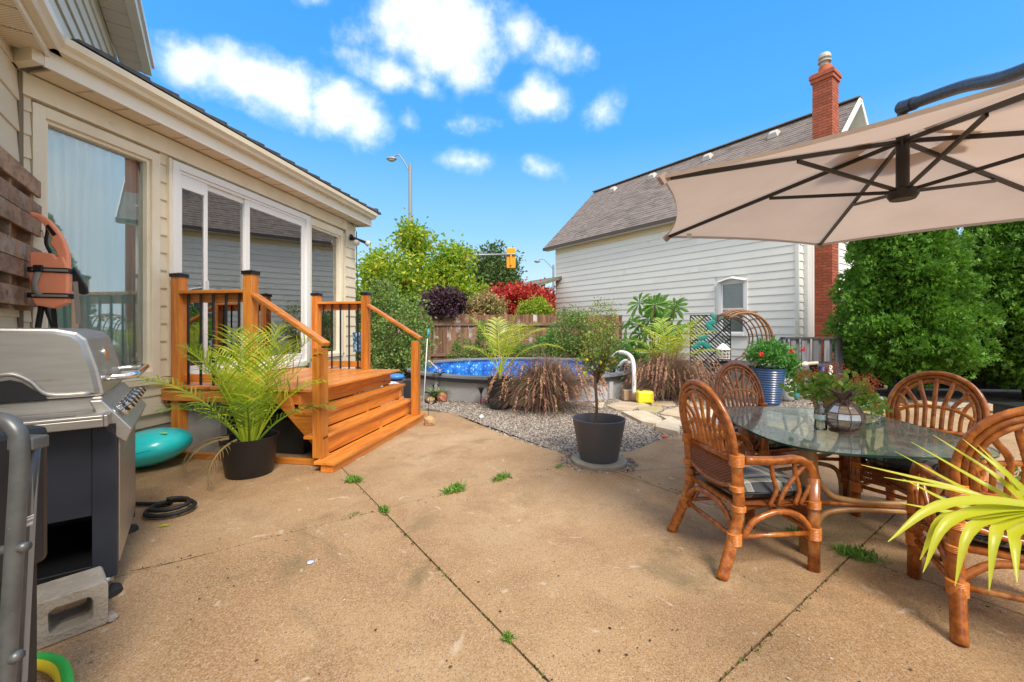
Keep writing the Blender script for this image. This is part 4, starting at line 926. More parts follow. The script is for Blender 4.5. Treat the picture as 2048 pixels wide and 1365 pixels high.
# ================================================================ parasol
OX, OY = 2.344, 2.52; RZ1, CZ = 2.10, 2.455
ps = thing('cantilever_parasol', 'large beige cantilever parasol with dark ribs over the dining table', 'parasol', (1.95, -.7, 0))
o_ = Vector((1.95, -.7, 0)); O = Vector((OX, OY, 0)); d_ = .8
hexa = [Vector((.969, 2.73, 0))*d_, Vector((1.646, 4.52, 0))*d_, Vector((3.61, 4.94, 0))*d_]
hexa = [Vector((h.x, h.y, RZ1)) for h in hexa]+[Vector((2*OX-h.x, 2*OY-h.y, RZ1)) for h in hexa]
crown = Vector((OX, OY, CZ))
m_fab, t, b, o2 = newmat('parasol_fabric'); v = coords(t); colf = ramp(t, noise(t, v, 2.5, 5), [(.3, (.54, .415, .34)), (.7, (.60, .475, .395))]); t.links.new(colf, b.inputs['Base Color']); b.inputs['Roughness'].default_value = .85
tr = t.nodes.new('ShaderNodeBsdfTranslucent'); t.links.new(colf, tr.inputs[0]); mx = t.nodes.new('ShaderNodeMixShader'); mx.inputs[0].default_value = .45; t.links.new(b.outputs[0], mx.inputs[1]); t.links.new(tr.outputs[0], mx.inputs[2]); t.links.new(mx.outputs[0], o2.inputs[0])
bump(t, b, noise(t, v, 6, 4), .25, .02)
SAG = .055
for i in range(6):
    A_, B_ = hexa[i], hexa[(i+1) % 6]; n = 10; vs = []
    t0 = .14
    for j in range(n+1):
        s_ = t0+(1-t0)*j/n
        for k_ in range(n+1):
            w_ = k_/n; e_ = A_*(1-w_)+B_*w_; p = crown*(1-s_)+e_*s_
            bow = 4*w_*(1-w_); cc_ = (A_+B_)/2; inw = (Vector((OX, OY, RZ1))-cc_).normalized()
            p = p+inw*bow*SAG*1.6*s_*s_-Vector((0, 0, 1))*bow*.03*math.sin(s_*math.pi)
            vs.append(p-o_)
    n1_ = n+1
    for k_ in range(n1_): vs.append(vs[n*n1_+k_]+Vector((0, 0, -.02)))     # hem
    MB().add(vs, [(j*n1_+k_, j*n1_+k_+1, (j+1)*n1_+k_+1, (j+1)*n1_+k_) for j in range(n+1) for k_ in range(n)]).build('canopy_panel', m_fab, ps, smooth=True, angle=50)
    rb = (B_-crown); pr0 = crown+Vector((0, 0, -.03)); MB().beam(pr0-o_, B_+Vector((0, 0, -.022))-rb.normalized()*.01-o_, .016, .024).build('rib', m_tan, ps)
    hub = Vector((OX, OY, 2.06+.06)); mid = crown+(B_-crown)*.47+Vector((0, 0, -.045)); MB().beam(hub-o_, mid-o_, .014, .02).build('strut', m_tan, ps)
    MB().beam(B_+Vector((0, 0, -.045))-o_+rb.normalized()*-.03, B_+Vector((0, 0, -.0))-o_, .03, .045).build('rib_pocket', m_fab, ps)
# vent cap: small pleated top
vs = []; n = 36
for k_ in range(n):
    a = 2*math.pi*k_/n; r_ = .34*(1+.10*math.cos(6*a+.4)); vs.append(Vector((OX+r_*math.cos(a), OY+r_*math.sin(a), CZ-.045+.035*math.cos(12*a)))-o_)
for k_ in range(n): a = 2*math.pi*k_/n; vs.append(Vector((OX+.05*math.cos(a), OY+.05*math.sin(a), CZ+.06))-o_)
MB().add(vs, [(k_, (k_+1) % n, n+(k_+1) % n, n+k_) for k_ in range(n)]).build('vent_canopy', m_fab, ps, smooth=True)
MB().tube([Vector((OX, OY, CZ+.12))-o_, Vector((OX, OY, 2.10))-o_], .032, 16).build('centre_post', m_tan, ps, smooth=True, angle=50)
MB().lathe([(0, 2.07), (.06, 2.075), (.075, 2.10), (.07, 2.135), (.03, 2.15)], Vector((OX, OY, 0))-o_, 20).build('hub', m_tan, ps, smooth=True, angle=50)
m_arm = M('parasol_arm', (.055, .055, .062), .3, .4, c2=(.09, .09, .10), scale=60, bs=70, bstr=.6, bdist=.003)
arm = cr([Vector((2.335, 2.52, 2.625)), Vector((2.29, 2.15, 2.535)), Vector((2.20, 1.80, 2.41)), Vector((2.08, 1.2, 2.33)), Vector((2.0, .3, 2.30)), Vector((1.95, -.7, 2.1))], 8)
MB().tube([p-o_ for p in arm], .031, 16).build('arm', m_arm, ps, smooth=True)
MB().tube([p-o_ for p in arm[:3]], .037, 16).build('arm_collar', m_arm, ps, smooth=True, angle=50)
MB().tube([Vector((OX, OY, CZ+.06))-o_, Vector((OX, OY, 2.66))-o_], .026, 12).build('bracket', m_arm, ps, smooth=True, angle=50)
MB().tube([Vector((0, 0, 0)), Vector((0, 0, 2.25))], .035, 14).build('mast', m_arm, ps, smooth=True)
MB().box(-.5, .5, -.5, .5, .002, .06).build('base', m_conc_block, ps, bevel=.01)
tg = MB().box(-.02, .02, 0, .002, -.04, 0); tg = tg.build('care_tag', m_bag, ps); tg.location = hexa[1]*.88+crown*.12-o_+Vector((.03, 0, -.05))

# ================================================================ dining set
def chair(label, x, y, face):                           # face: angle of the facing direction, from +X
    t = thing('rattan_chair', label, 'chair', (x, y, 0), face-math.pi/2, 'rattan chairs round the glass table')
    hw, yb, yf = .235, -.215, .21
    for s in (-1, 1):
        MB().tube(cr([(s*.262, yb-.115, 0), (s*.245, yb-.05, .16), (s*hw, yb, .34), (s*hw, yb-.012, .60)]), .031, 15, 3, .2).build('leg', m_rattan, t, smooth=True)
        MB().tube(cr([(s*.25, yf, 0), (s*.25, yf, .30), (s*.25, yf-.005, .50), (s*.252, yf-.04, .575), (s*.255, yf-.11, .605), (s*.252, 0, .60), (s*.243, yb+.03, .605)]), .026, 15, 3, .22).build('arm', m_rattan, t, smooth=True)
        MB().tube([(s*.25, yf, 0), (s*.25, yf, .5)], .031, 15, 3, .2).build('leg', m_rattan, t, smooth=True)
        # canes under the arm
        for pts in ([(s*.25, .10, .36), (s*.25, .125, .44), (s*.25, .10, .53), (s*.25, .10, .60)], [(s*.25, -.05, .36), (s*.25, -.01, .44), (s*.25, -.03, .52), (s*.25, -.04, .60)],
                    [(s*.25, .0, .36), (s*.25, .05, .45), (s*.25, .14, .55), (s*.25, .20, .585)], [(s*.25, .13, .36), (s*.25, .18, .44), (s*.25, .21, .53)]):
            MB().tube(cr(pts, 4), .012, 8).build('arm_cane', m_rattan, t, smooth=True)
        MB().tube(cr([(s*.243, yb+.02, .20), (s*.247, -.13, .285), (s*.25, 0, .325), (s*.25, .12, .30), (s*.25, yf-.02, .225)], 5), .0165, 8).build('brace', m_rattan, t, smooth=True)
        MB().tube([(s*.246, yb-.01, .205), (s*.25, yf, .20)], .0135, 8).build('stretcher', m_rattan, t, smooth=True)
        for (cx, cy, z0_, z1_, r_) in ((s*.25, yf, .17, .235, .037), (s*.25, yf, .335, .375, .035), (s*.243, yb-.03, .165, .225, .037), (s*.236, yb, .335, .365, .036), (s*.236, yb-.01, .44, .47, .035), (s*.237, yb-.012, .575, .635, .038)):
            nb_ = max(3, int((z1_-z0_)/.0065))*2+1; MB().tube([(cx, cy, z0_+(z1_-z0_)*i/(nb_-1)) for i in range(nb_)], [r_*(.94 if i % 2 == 0 else 1.02) for i in range(nb_)], 14).build('binding', m_bind, t, smooth=True, angle=70)
    for yy, zc in ((yf-.005, .21), (yb-.03, .20)): MB().tube([(-.25, yy, zc), (.25, yy, zc)], .0135, 8).build('stretcher', m_rattan, t, smooth=True)
    MB().tube(cr([(-.245, yb-.03, .22), (-.14, yb-.02, .31), (0, yb-.02, .335), (.14, yb-.02, .31), (.245, yb-.03, .22)], 5), .0165, 8).build('brace', m_rattan, t, smooth=True)
    # arched back
    def arc(w, zb, zt, lean0, lean1, n=22):
        out_ = []
        for k_ in range(n+1):
            a = math.pi*k_/n; x_ = -w*math.cos(a); zz = zb+(zt-zb)*math.sin(a)**.9; out_.append((x_, lean0+(lean1-lean0)*(zz-.58)/(zt-.58), zz))
        return out_
    for dw, dz, r_ in ((0, 0, .0165), (-.027, -.03, .0135), (-.050, -.057, .012)):
        pts = [(-hw-.002-dw*0, yb-.01, .58)]+arc(.252+dw, .70, .99+dz, yb-.01, yb-.10)+[(hw+.002, yb-.01, .58)]
        pts[0] = (-(.236+dw), yb-.01, .56); pts[-1] = (.236+dw, yb-.01, .56)
        MB().tube(pts, r_, 8).build('back_frame', m_rattan, t, smooth=True)
    yl = lambda z_: yb-.01-.09*(z_-.58)/.41
    for k_ in range(5):
        s_ = (k_-2)/2; xb = s_*.088; a = s_*.78; xt = .232*math.sin(a); ztp = .70+.252*math.cos(a)
        MB().tube(cr([(xb, yl(.61), .605), (xb*1.02, yl(.70), .70), (xb*1.12, yl(.78), .775), (xb*.45+xt*.62, yl(.86), .775*.42+ztp*.58), (xt, yl(ztp), ztp)], 4), .0135, 12, 2, .38).build('spoke', m_rattan, t, smooth=True)
    for s in (-1, 1):
        MB().tube(cr([(s*.135, yl(.61), .605), (s*.138, yl(.70), .70), (s*.158, yl(.78), .775), (s*.195, yl(.83), .82), (s*.232, yl(.845), .83)], 4), .0115, 12, 2, .38).build('spoke', m_rattan, t, smooth=True)
        MB().tube(cr([(s*.178, yl(.61), .605), (s*.182, yl(.67), .67), (s*.198, yl(.72), .715), (s*.232, yl(.75), .735)], 4), .011, 12, 2, .38).build('spoke', m_rattan, t, smooth=True)
    MB().tube(cr([(-.20, yb-.035, .70), (-.12, yb-.045, .745), (0, yb-.05, .76), (.12, yb-.045, .745), (.20, yb-.035, .70)], 6), .0125, 10, 2, .5).build('cross_cane', m_bind, t, smooth=True)
    MB().tube([(-.23, yb-.012, .60), (0, yb-.02, .60), (.23, yb-.012, .60)], .017, 8).build('back_rail', m_rattan, t, smooth=True)
    MB().tube(cr([(-.23, yb-.005, .47), (-.12, yb-.008, .435), (0, yb-.01, .425), (.12, yb-.008, .435), (.23, yb-.005, .47)], 5), .015, 8).build('back_rail', m_rattan, t, smooth=True)
    wk = MB()                                                    # woven panel: verticals and horizontals
    for i in range(29):
        xx = -.205+.41*i/28; zb = .425+.04*(xx/.23)**2; zz0 = zb; wk.tube([(xx, yb-.01, zb), (xx, yb-.014, .60)], .0024, 4, cap=False)
    for j in range(20):
        z_ = .435+.0085*j; w_ = .21 if z_ > .462 else .21*math.sqrt(max(.05, (z_-.425)/.037))
        wk.tube([(-w_+2*w_*i/28, yb-.012+(.0035 if (i+j) % 2 else -.0035), z_) for i in range(29)], .0035, 4, cap=False)
    wk.build('wicker_panel', m_wicker, t); MB().box(-.21, .21, yb-.0125, yb-.0115, .455, .60).build('panel_backing', m_wickdark, t)  # near-black sheet whose colour stands for shade behind the strands
    # seat frame and lower front panel
    sf = MB(); sf.tube([(-.245, yb, .355), (.245, yb, .355), (.245, yf, .36), (-.245, yf, .36), (-.245, yb, .355)], .0165, 8); sf.build('seat_frame', m_rattan, t, smooth=True)
    fp = MB()
    for j in range(9): fp.tube([(-.22+.44*i/28, yf+(.003 if (i+j) % 2 else -.003), .27+.009*j) for i in range(29)], .0036, 4, cap=False)
    for i in range(29): fp.tube([(-.22+.44*i/28, yf, .262), (-.22+.44*i/28, yf, .35)], .0024, 4, cap=False)
    fp.build('front_panel', m_wicker, t); MB().tube([(-.24, yf, .262), (.24, yf, .262)], .013, 8).build('front_rail', m_rattan, t, smooth=True)
    MB().box(-.235, .235, yb+.01, yf-.01, .35, .362).build('seat_base', m_wicker, t)
    return t
def plaid():
    m, t, b, o = newmat('plaid_fabric'); c = t.nodes.new('ShaderNodeTexCoord'); sp = t.nodes.new('ShaderNodeSeparateXYZ'); t.links.new(c.outputs['Object'], sp.inputs[0])
    def band(src, off): 
        f = tmath(t, 'FRACT', tmath(t, 'ADD', tmath(t, 'MULTIPLY', src, 1/.235), off))
        r = t.nodes.new('ShaderNodeValToRGB'); r.color_ramp.interpolation = 'CONSTANT'; E_ = r.color_ramp.elements
        seq = [(0, (.022, .03, .045)), (.36, (.80, .80, .74)), (.375, (.022, .03, .045)), (.44, (.50, .49, .42)), (.60, (.045, .06, .075)), (.66, (.42, .41, .34)), (.80, (.80, .80, .74)), (.815, (.022, .03, .045))]
        E_[0].position, E_[0].color = 0, (*seq[0][1], 1); E_[1].position, E_[1].color = seq[1][0], (*seq[1][1], 1)
        for p_, cc in seq[2:]: q = E_.new(p_); q.color = (*cc, 1)
        t.links.new(f, r.inputs[0]); return r.outputs[0]
    col = mixc(t, .5, band(sp.outputs[0], .02), band(sp.outputs[1], .3))
    col = mixc(t, ramp(t, noise(t, c.outputs['Object'], 5, 5), [(.4, (0, 0, 0)), (.8, (.35, .35, .35))]), col, (.16, .15, .13))
    t.links.new(col, b.inputs['Base Color']); b.inputs['Roughness'].default_value = .75; bump(t, b, noise(t, c.outputs['Object'], 9, 3), .3, .01); return m
m_plaid = plaid()
def cushion(label, x, y, face):
    t = thing('seat_cushion', label, 'cushion', (x, y, .363), face-math.pi/2, 'plaid seat cushions on the rattan chairs')
    nx = 14; vs = []; top = {}; 
    def prof(u_, v_): 
        e_ = (1-abs(u_)**4)*(1-abs(v_)**4); return .052*max(0, e_)**.38
    for sgn in (1, -1):
        for j in range(nx+1):
            for i in range(nx+1):
                u_, v_ = -1+2*i/nx, -1+2*j/nx; sx = .225*(u_*(1-.04*v_*v_)); sy = .225*(v_*(1-.04*u_*u_))
                vs.append((sx, sy+.0, .055+sgn*prof(u_, v_)+(.008*math.sin(3*u_+2*v_) if sgn > 0 else 0)))
    n1_ = nx+1; fs = [(j*n1_+i, j*n1_+i+1, (j+1)*n1_+i+1, (j+1)*n1_+i) for j in range(nx) for i in range(nx)]
    fs += [tuple(a+n1_*n1_ for a in f)[::-1] for f in fs]
    MB().add(vs, fs).build('cover', m_plaid, t, smooth=True)
    MB().tube([(x_*.226, y_*.226, .055) for x_, y_ in ((-1, -1), (0, -1.0), (1, -1), (1, 0), (1, 1), (0, 1), (-1, 1), (-1, 0), (-1, -1))], .005, 6).build('piping', m_navy, t, smooth=True)
CHS = [(1.385, 2.485, R(7), 'rattan chair on the left of the table, nearest the grey tree pot', 'plaid cushion on the left chair nearest the grey pot'),
       (2.09, 3.47, R(-72), 'rattan chair at the far side of the table in front of the hanging chair', 'plaid cushion on the far chair below the hanging chair'),
       (2.70, 2.80, R(207), 'rattan chair with its arched back in front of the dark cedars', 'plaid cushion on the chair in front of the cedars'),
       (2.235, 1.90, R(62), 'rattan chair in the near right corner partly behind palm fronds', 'plaid cushion on the near right chair behind the palm fronds')]
for x, y, f_, lab, cl in CHS: chair(lab, x, y, f_); cushion(cl, x, y, f_)
# table
TX, TY, TZ = 2.135, 2.82, .65
tb = thing('dining_table', 'glass topped rattan dining table under the parasol', 'table', (TX, TY, 0), R(-7))
n = 72; pl = []
for k_ in range(n):
    a = 2*math.pi*k_/n; c_, s_ = math.cos(a), math.sin(a); e_ = 2/3.6; pl.append((.595*abs(c_)**e_*(1 if c_ > 0 else -1), .69*abs(s_)**e_*(1 if s_ > 0 else -1)))
def tglass():
    m, t, b, o = newmat('table_glass'); t.nodes.remove(b); v = coords(t)
    tr = t.nodes.new('ShaderNodeBsdfTransparent'); tr.inputs[0].default_value = (.66, .80, .74, 1); gl = t.nodes.new('ShaderNodeBsdfGlossy'); gl.inputs[0].default_value = (.92, 1, .97, 1)
    t.links.new(ramp(t, noise(t, v, 3, 5, .7), [(.4, (.03, .03, .03)), (.7, (.16, .16, .16))]), gl.inputs['Roughness'])
    bn = t.nodes.new('ShaderNodeBump'); bn.inputs['Strength'].default_value = .25; bn.inputs['Distance'].default_value = .003; t.links.new(ramp(t, noise(t, v, 70, 3), [(.58, (0, 0, 0)), (.66, (1, 1, 1))]), bn.inputs['Height']); t.links.new(bn.outputs[0], gl.inputs['Normal'])
    df = t.nodes.new('ShaderNodeBsdfDiffuse'); df.inputs[0].default_value = (.36, .43, .38, 1)
    fr = t.nodes.new('ShaderNodeFresnel'); fr.inputs[0].default_value = 1.5
    m1 = t.nodes.new('ShaderNodeMixShader'); t.links.new(tmath(t, 'ADD', tmath(t, 'MULTIPLY', fr.outputs[0], 1.3), .06, True), m1.inputs[0]); t.links.new(tr.outputs[0], m1.inputs[1]); t.links.new(gl.outputs[0], m1.inputs[2])
    m2 = t.nodes.new('ShaderNodeMixShader'); t.links.new(ramp(t, noise(t, v, 4, 6, .7, .5), [(.40, (.12, .12, .12)), (.72, (.46, .46, .46))]), m2.inputs[0]); t.links.new(m1.outputs[0], m2.inputs[1]); t.links.new(df.outputs[0], m2.inputs[2]); t.links.new(m2.outputs[0], o.inputs[0]); return m
MB().add([(x, y, TZ) for x, y in pl], [tuple(range(n))]).build('glass_top', tglass(), tb)
MB().add([(x, y, z_) for z_ in (TZ-.012, TZ-.0005) for x, y in pl], [(i, (i+1) % n, n+(i+1) % n, n+i) for i in range(n)]).build('glass_edge', M('glass_edge', (.01, .05, .04), .15), tb, smooth=True)
for sx in (-1, 1):
    for sy in (-1, 1):
        x_, y_ = sx*.37, sy*.44
        MB().tube([(x_, y_, 0), (x_, y_, .30), (x_*.98, y_*.98, TZ-.02)], .046, 18, 3, .22).build('leg', m_rattanpale if (sx, sy) == (-1, -1) else m_rattan, tb, smooth=True)
        MB().tube([(x_, y_, .13), (x_, y_, .17)], .050, 14).build('binding', m_wicker, tb, smooth=True)
        MB().lathe([(.05, TZ-.03), (.055, TZ-.014), (0, TZ-.013)], (x_*.98, y_*.98, 0), 14).build('leg_cap', m_rattan, tb, smooth=True)
for (ax, ay, bx, by) in ((-.37, -.44, .37, -.44), (-.37, .44, .37, .44), (-.37, -.44, -.37, .44), (.37, -.44, .37, .44)):
    A_ = Vector((ax, ay, 0)); B_ = Vector((bx, by, 0)); L_ = lambda f, z_: A_.lerp(B_, f)+Vector((0, 0, z_))
    MB().tube(cr([L_(.04, .58), L_(.06, .45), L_(.16, .345), L_(.34, .315), L_(.5, .31), L_(.66, .315), L_(.84, .345), L_(.94, .45), L_(.99, .60)], 5), .0175, 8).build('brace', m_rattanpale, tb, smooth=True)
    MB().tube(cr([L_(.04, .0), L_(.06, .16), L_(.12, .235), L_(.28, .265), L_(.5, .27), L_(.72, .265), L_(.88, .235), L_(.94, .16), L_(.96, .0)], 5), .0165, 8).build('brace', m_rattanpale, tb, smooth=True)
    MB().tube([L_(.06, .30), L_(.94, .30)], .014, 8).build('stretcher', m_rattan, tb, smooth=True)

# ================================================================ things on the table
def on(px, py, z): return G(px, py, z)
lb = Vector((2.10, 2.66, TZ)); ln = thing('pineapple_lantern', 'metal and glass lantern shaped like a pineapple on the glass table', 'lantern', lb)
sides = 10; prf = [(.058, .012), (.092, .045), (.108, .085), (.100, .125), (.062, .170), (.026, .20)]
m_lglass = glassmat('lantern_glass', (.72, .75, .74), .35, .12); m_bronze = M('bronze_metal', (.16, .10, .085), .5, .5, c2=(.24, .15, .13), scale=20)
for j in range(len(prf)-1):
    (r0, z0_), (r1, z1_) = prf[j], prf[j+1]
    for k_ in range(sides):
        a, b = 2*math.pi*k_/sides, 2*math.pi*(k_+1)/sides
        q = [Vector((r0*math.cos(a), r0*math.sin(a), z0_)), Vector((r0*math.cos(b), r0*math.sin(b), z0_)), Vector((r1*math.cos(b), r1*math.sin(b), z1_)), Vector((r1*math.cos(a), r1*math.sin(a), z1_))]
        MB().add(q, [(0, 1, 2, 3)]).build('pane', m_lglass, ln)
cm_ = MB()
for j, (r0, z0_) in enumerate(prf):
    for k_ in range(sides):
        a, b = 2*math.pi*k_/sides, 2*math.pi*(k_+1)/sides; p = Vector((r0*math.cos(a), r0*math.sin(a), z0_)); cm_.beam(p, (r0*math.cos(b), r0*math.sin(b), z0_), .006, .006)
        if j < len(prf)-1: r1, z1_ = prf[j+1]; cm_.beam(p, (r1*math.cos(a), r1*math.sin(a), z1_), .006, .006)
cm_.build('came', m_bronze, ln)
MB().lathe([(0, 0), (.075, 0), (.078, .008), (.06, .014), (0, .014)], seg=20).build('base', m_bronze, ln, smooth=True, angle=40)
for k_ in range(9):                                       # pointed crown leaves
    a = 2*math.pi*k_/9+.2; L_ = .135 if k_ % 2 else .11; el0 = .9 if k_ % 2 else 1.25; vs = []
    for i in range(6):
        s_ = i/5; r_ = .015+L_*(s_**1.2)*math.cos(el0*.75)*1.1; zz = .195+L_*(s_*math.sin(el0)-.28*s_*s_); w_ = .028*math.sin(math.pi*min(1, s_*.85+.12))*(1 if i < 5 else .02)
        for sd_, dz in ((-1, 0), (0, .007), (1, 0)): vs.append((r_*math.cos(a)-sd_*w_*math.sin(a), r_*math.sin(a)+sd_*w_*math.cos(a), zz-dz))
    MB().add(vs, [(i*3+j, i*3+j+1, i*3+4+j, i*3+3+j) for i in range(5) for j in range(2)]).build('crown_leaf', m_bronze, ln, smooth=True)
bo = thing('glass_bottle', 'small empty clear glass bottle next to the pineapple lantern', 'bottle', on(1641, 860, TZ))
MB().lathe([(0, .002), (.035, .004), (.036, .02), (.032, .06), (.036, .105), (.034, .13), (.018, .155), (.017, .165), (.020, .168), (.020, .185), (.014, .187)], seg=24).build('body', glassmat('bottle_glass', (.80, .88, .86), .10), bo, smooth=True)
MB().lathe([(.0365, .07), (.037, .072), (.037, .10), (.0365, .102)], seg=24).build('label', M('faded_label', (.45, .62, .62), .6), bo, smooth=True)
fp_ = on(1665, 846, TZ); fl_ = thing('geranium_pot', 'terracotta pot of rusty red blooms and round leaves on the glass table', 'potted plant', fp_)
MB().lathe([(0, .001), (.085, .001), (.115, .14), (.125, .142), (.128, .165), (.115, .167), (.11, .15), (0, .148)], seg=28).build('pot', m_terra, fl_, smooth=True, angle=40)
RND_V = [(0, 0, 0), (-.45, .25, .05), (-.5, .65, .08), (-.2, .98, .02), (.2, .98, .02), (.5, .65, .08), (.45, .25, .05), (0, .5, -.05)]; RND_F = [(0, 7, 1), (1, 7, 2), (2, 7, 3), (3, 7, 4), (4, 7, 5), (5, 7, 6), (6, 7, 0)]
foliage('leaves', g_ger, fl_, (0, 0, .21), (.23, .20, .10), 42, 18, .035, .032, RND_V, RND_F, (.4, 1), -.6, .5, .5)
foliage('leaves', g_ger, fl_, (.22, -.02, .12), (.12, .12, .14), 16, 14, .03, .028, RND_V, RND_F, (.4, 1), -.9, .5, .3)
tag(foliage('blooms', g_gerfl, fl_, (.01, 0, .27), (.24, .20, .105), 40, 50, .018, .012, LEAF_V, LEAF_F, (.85, 1.15), -.1, .4, .2), kind='stuff')
tag(foliage('blooms', g_gerfl, fl_, (.22, -.02, .16), (.11, .10, .10), 7, 40, .018, .011, LEAF_V, LEAF_F, (.8, 1.15), -.4, .4, .2), kind='stuff')
cu = thing('white_cup', 'clear plastic cup by the flowers at the far table edge', 'cup', on(1753, 838, TZ)); MB().lathe([(0, .001), (.03, .002), (.038, .075), (.036, .076)], seg=20).build('cup_wall', glassmat('cup_plastic', (.9, .92, .92), .25), cu, smooth=True)

# ================================================================ palm generator
def frond(parent, base, az, el0, L_, droop, nl, ll, m, w=.013, name='frond', fold=.25, bare=.22, tip_only=False, sweep=.62):
    base = Vector(base); pts = []; ns_ = 14; p = base.copy(); el_ = el0; hd = Vector((math.cos(az), math.sin(az), 0))
    for i in range(ns_+1):
        pts.append(p.copy()); t_ = i/ns_; e2 = el_-droop*t_**1.5; p = p+(hd*math.cos(e2)+Vector((0, 0, 1))*math.sin(e2))*(L_/ns_)
    mbb = MB(); mbb.tube(pts, [.009*(1-.85*i/ns_)+.0015 for i in range(ns_+1)], 5, cap=False)
    side = hd.cross(Vector((0, 0, 1)))
    for k in range(nl):
        s_ = bare+(1-bare)*k/(nl-1); f = s_*ns_; i = min(int(f), ns_-1); q = pts[i].lerp(pts[i+1], f-i); T_ = (pts[i+1]-pts[i]).normalized(); U_ = side.cross(T_).normalized()
        if U_.z < 0: U_ = -U_
        lk = ll*(math.sin(math.pi*min(1, .18+.78*(s_-bare)/(1-bare)))**.6)*random.uniform(.85, 1.1)
        for sg in (-1, 1):
            th = (sweep+.35*(1-s_))*random.uniform(.9, 1.1); d = (T_*math.cos(th)+side*sg*math.sin(th)+U_*fold*random.uniform(.5, 1.3)).normalized()
            wv = d.cross(U_).normalized(); pp = q.copy(); dd = d.copy(); vs = []
            for j in range(5):
                ww = w*(.35, 1, .95, .6, .05)[j]; vs += [pp-wv*ww/2+U_*0, pp+wv*ww/2]
                dd = (dd+Vector((0, 0, -1))*(.10+.10*j)*random.uniform(.6, 1.4)*.8).normalized(); pp = pp+dd*lk/4
            mbb.add(vs, [(2*j, 2*j+1, 2*j+3, 2*j+2) for j in range(4)])
    return mbb.build(name, m, parent)
def pot(parent, r0, r1, h, m, rim=.012, seg=36):
    MB().lathe([(0, 0), (r0*.93, 0), (r0, .012), (r1, h-.004), (r1+.003, h), (r1-rim*.3, h+.002), (r1-rim, h-.004), (r1*.93, h-.08), (0, h-.08)], seg=seg).build('pot', m, parent, smooth=True, angle=40)
    MB().ball((0, 0, h-.085), r1*.93, r1*.93, .025, 18, 6, .06).build('soil', m_soil, parent, smooth=True)

# left palm by the steps
pb_ = Vector((-2.36, 3.78, 0)); p1 = thing('potted_palm', 'leafy green palm in a black pot in front of the wooden steps', 'potted palm', pb_)
pot(p1, .185, .235, .34, m_blackplastic)
specs = [(150, 70, .85, .8, .28, g_palm), (120, 76, .92, .6, .30, g_palm), (80, 80, .95, .5, .30, g_palm), (50, 72, .95, .7, .28, g_palm), (20, 68, .90, .9, .28, g_palm),
         (-5, 58, .80, 1.1, .26, g_palm), (-30, 72, .9, .7, .29, g_palm), (-75, 80, .92, .5, .30, g_palm), (-110, 74, .86, .8, .28, g_palm), (-140, 74, .82, .8, .26, g_palm), (205, 76, .85, .8, .27, g_palm),
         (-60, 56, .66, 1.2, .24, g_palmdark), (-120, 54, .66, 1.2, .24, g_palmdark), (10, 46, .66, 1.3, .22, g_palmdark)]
for i, (az, e_, L_, dr_, ll_, m_) in enumerate(specs):
    a = R(az); frond(p1, (.05*math.cos(a), .05*math.sin(a), .27), a, R(e_+4), L_*1.14, dr_*.95, 21, ll_*1.35, m_, .0135, sweep=.60, fold=.42)
frond(p1, (-.04, 0, .27), R(186), R(52), 1.22, 1.0, 24, .26, g_palm, .015)
for k_ in range(9):
    a = 2*math.pi*k_/9; MB().tube(cr([(.03*math.cos(a), .03*math.sin(a), .24), (.055*math.cos(a), .055*math.sin(a), .36), (.10*math.cos(a), .10*math.sin(a), .58)], 3), [.019, .018, .015, .013, .011, .009, .008], 7).build('stem', g_palm, p1, smooth=True)
for az, L_, e_ in ((200, .50, -25), (225, .44, -25), (265, .48, -30)): frond(p1, (.16*math.cos(R(az)), .16*math.sin(R(az)), .34), R(az), R(e_+25), L_, 1.9, 14, .16, M('dry_frond', (.22, .16, .07), .8), .004)
# palm in black pot at the pool edge
pb_ = Vector((-.20, 6.92, 0)); p2 = thing('potted_palm', 'yellow green palm in a black pot standing at the near pool wall', 'potted palm', pb_)
pot(p2, .17, .20, .50, m_blackplastic)
for az, e_, L_, dr_, m_ in ((20, 66, 1.05, 1.1, g_palmy), (8, 80, 1.12, .35, g_palmy), (-30, 70, 1.0, .9, g_palm), (60, 70, 1.0, .9, g_palmy), (170, 76, .95, .6, g_palm), (0, 52, 1.05, 1.3, g_palmy), (200, 62, .7, 1.1, g_palm), (100, 80, .9, .5, g_palm)):
    frond(p2, (0, 0, .55), R(az), R(e_), L_*1.1, dr_, 26, .36, m_, .014, bare=.30, sweep=.75)
MB().tube(cr([(0, 0, .40), (.01, 0, .6), (.03, 0, .85)], 4), [.03, .028, .026, .024, .022, .018, .015, .012, .010], 8).build('stem', g_palm, p2, smooth=True)
# palm behind the second grass clump
p3 = thing('potted_palm', 'yellowing palm rising behind the right clump of fountain grass', 'potted palm', (3.05, 8.25, 0)); pot(p3, .17, .21, .42, m_blackplastic)
for az, e_, L_, dr_, m_ in ((10, 62, 1.35, 1.1, g_palmy), (25, 70, 1.4, .9, g_palmy), (175, 66, 1.0, 1.2, g_palm), (150, 76, 1.1, .7, g_palmy), (-50, 72, 1.1, .9, g_palmy), (-110, 68, 1.05, 1.1, g_palmy), (90, 80, 1.1, .4, g_palm), (-10, 48, 1.1, 1.2, g_palm), (200, 56, .9, 1.2, g_palmy)):
    frond(p3, (0, 0, .45), R(az), R(e_), L_, dr_, 24, .42, m_, .015, sweep=.75)
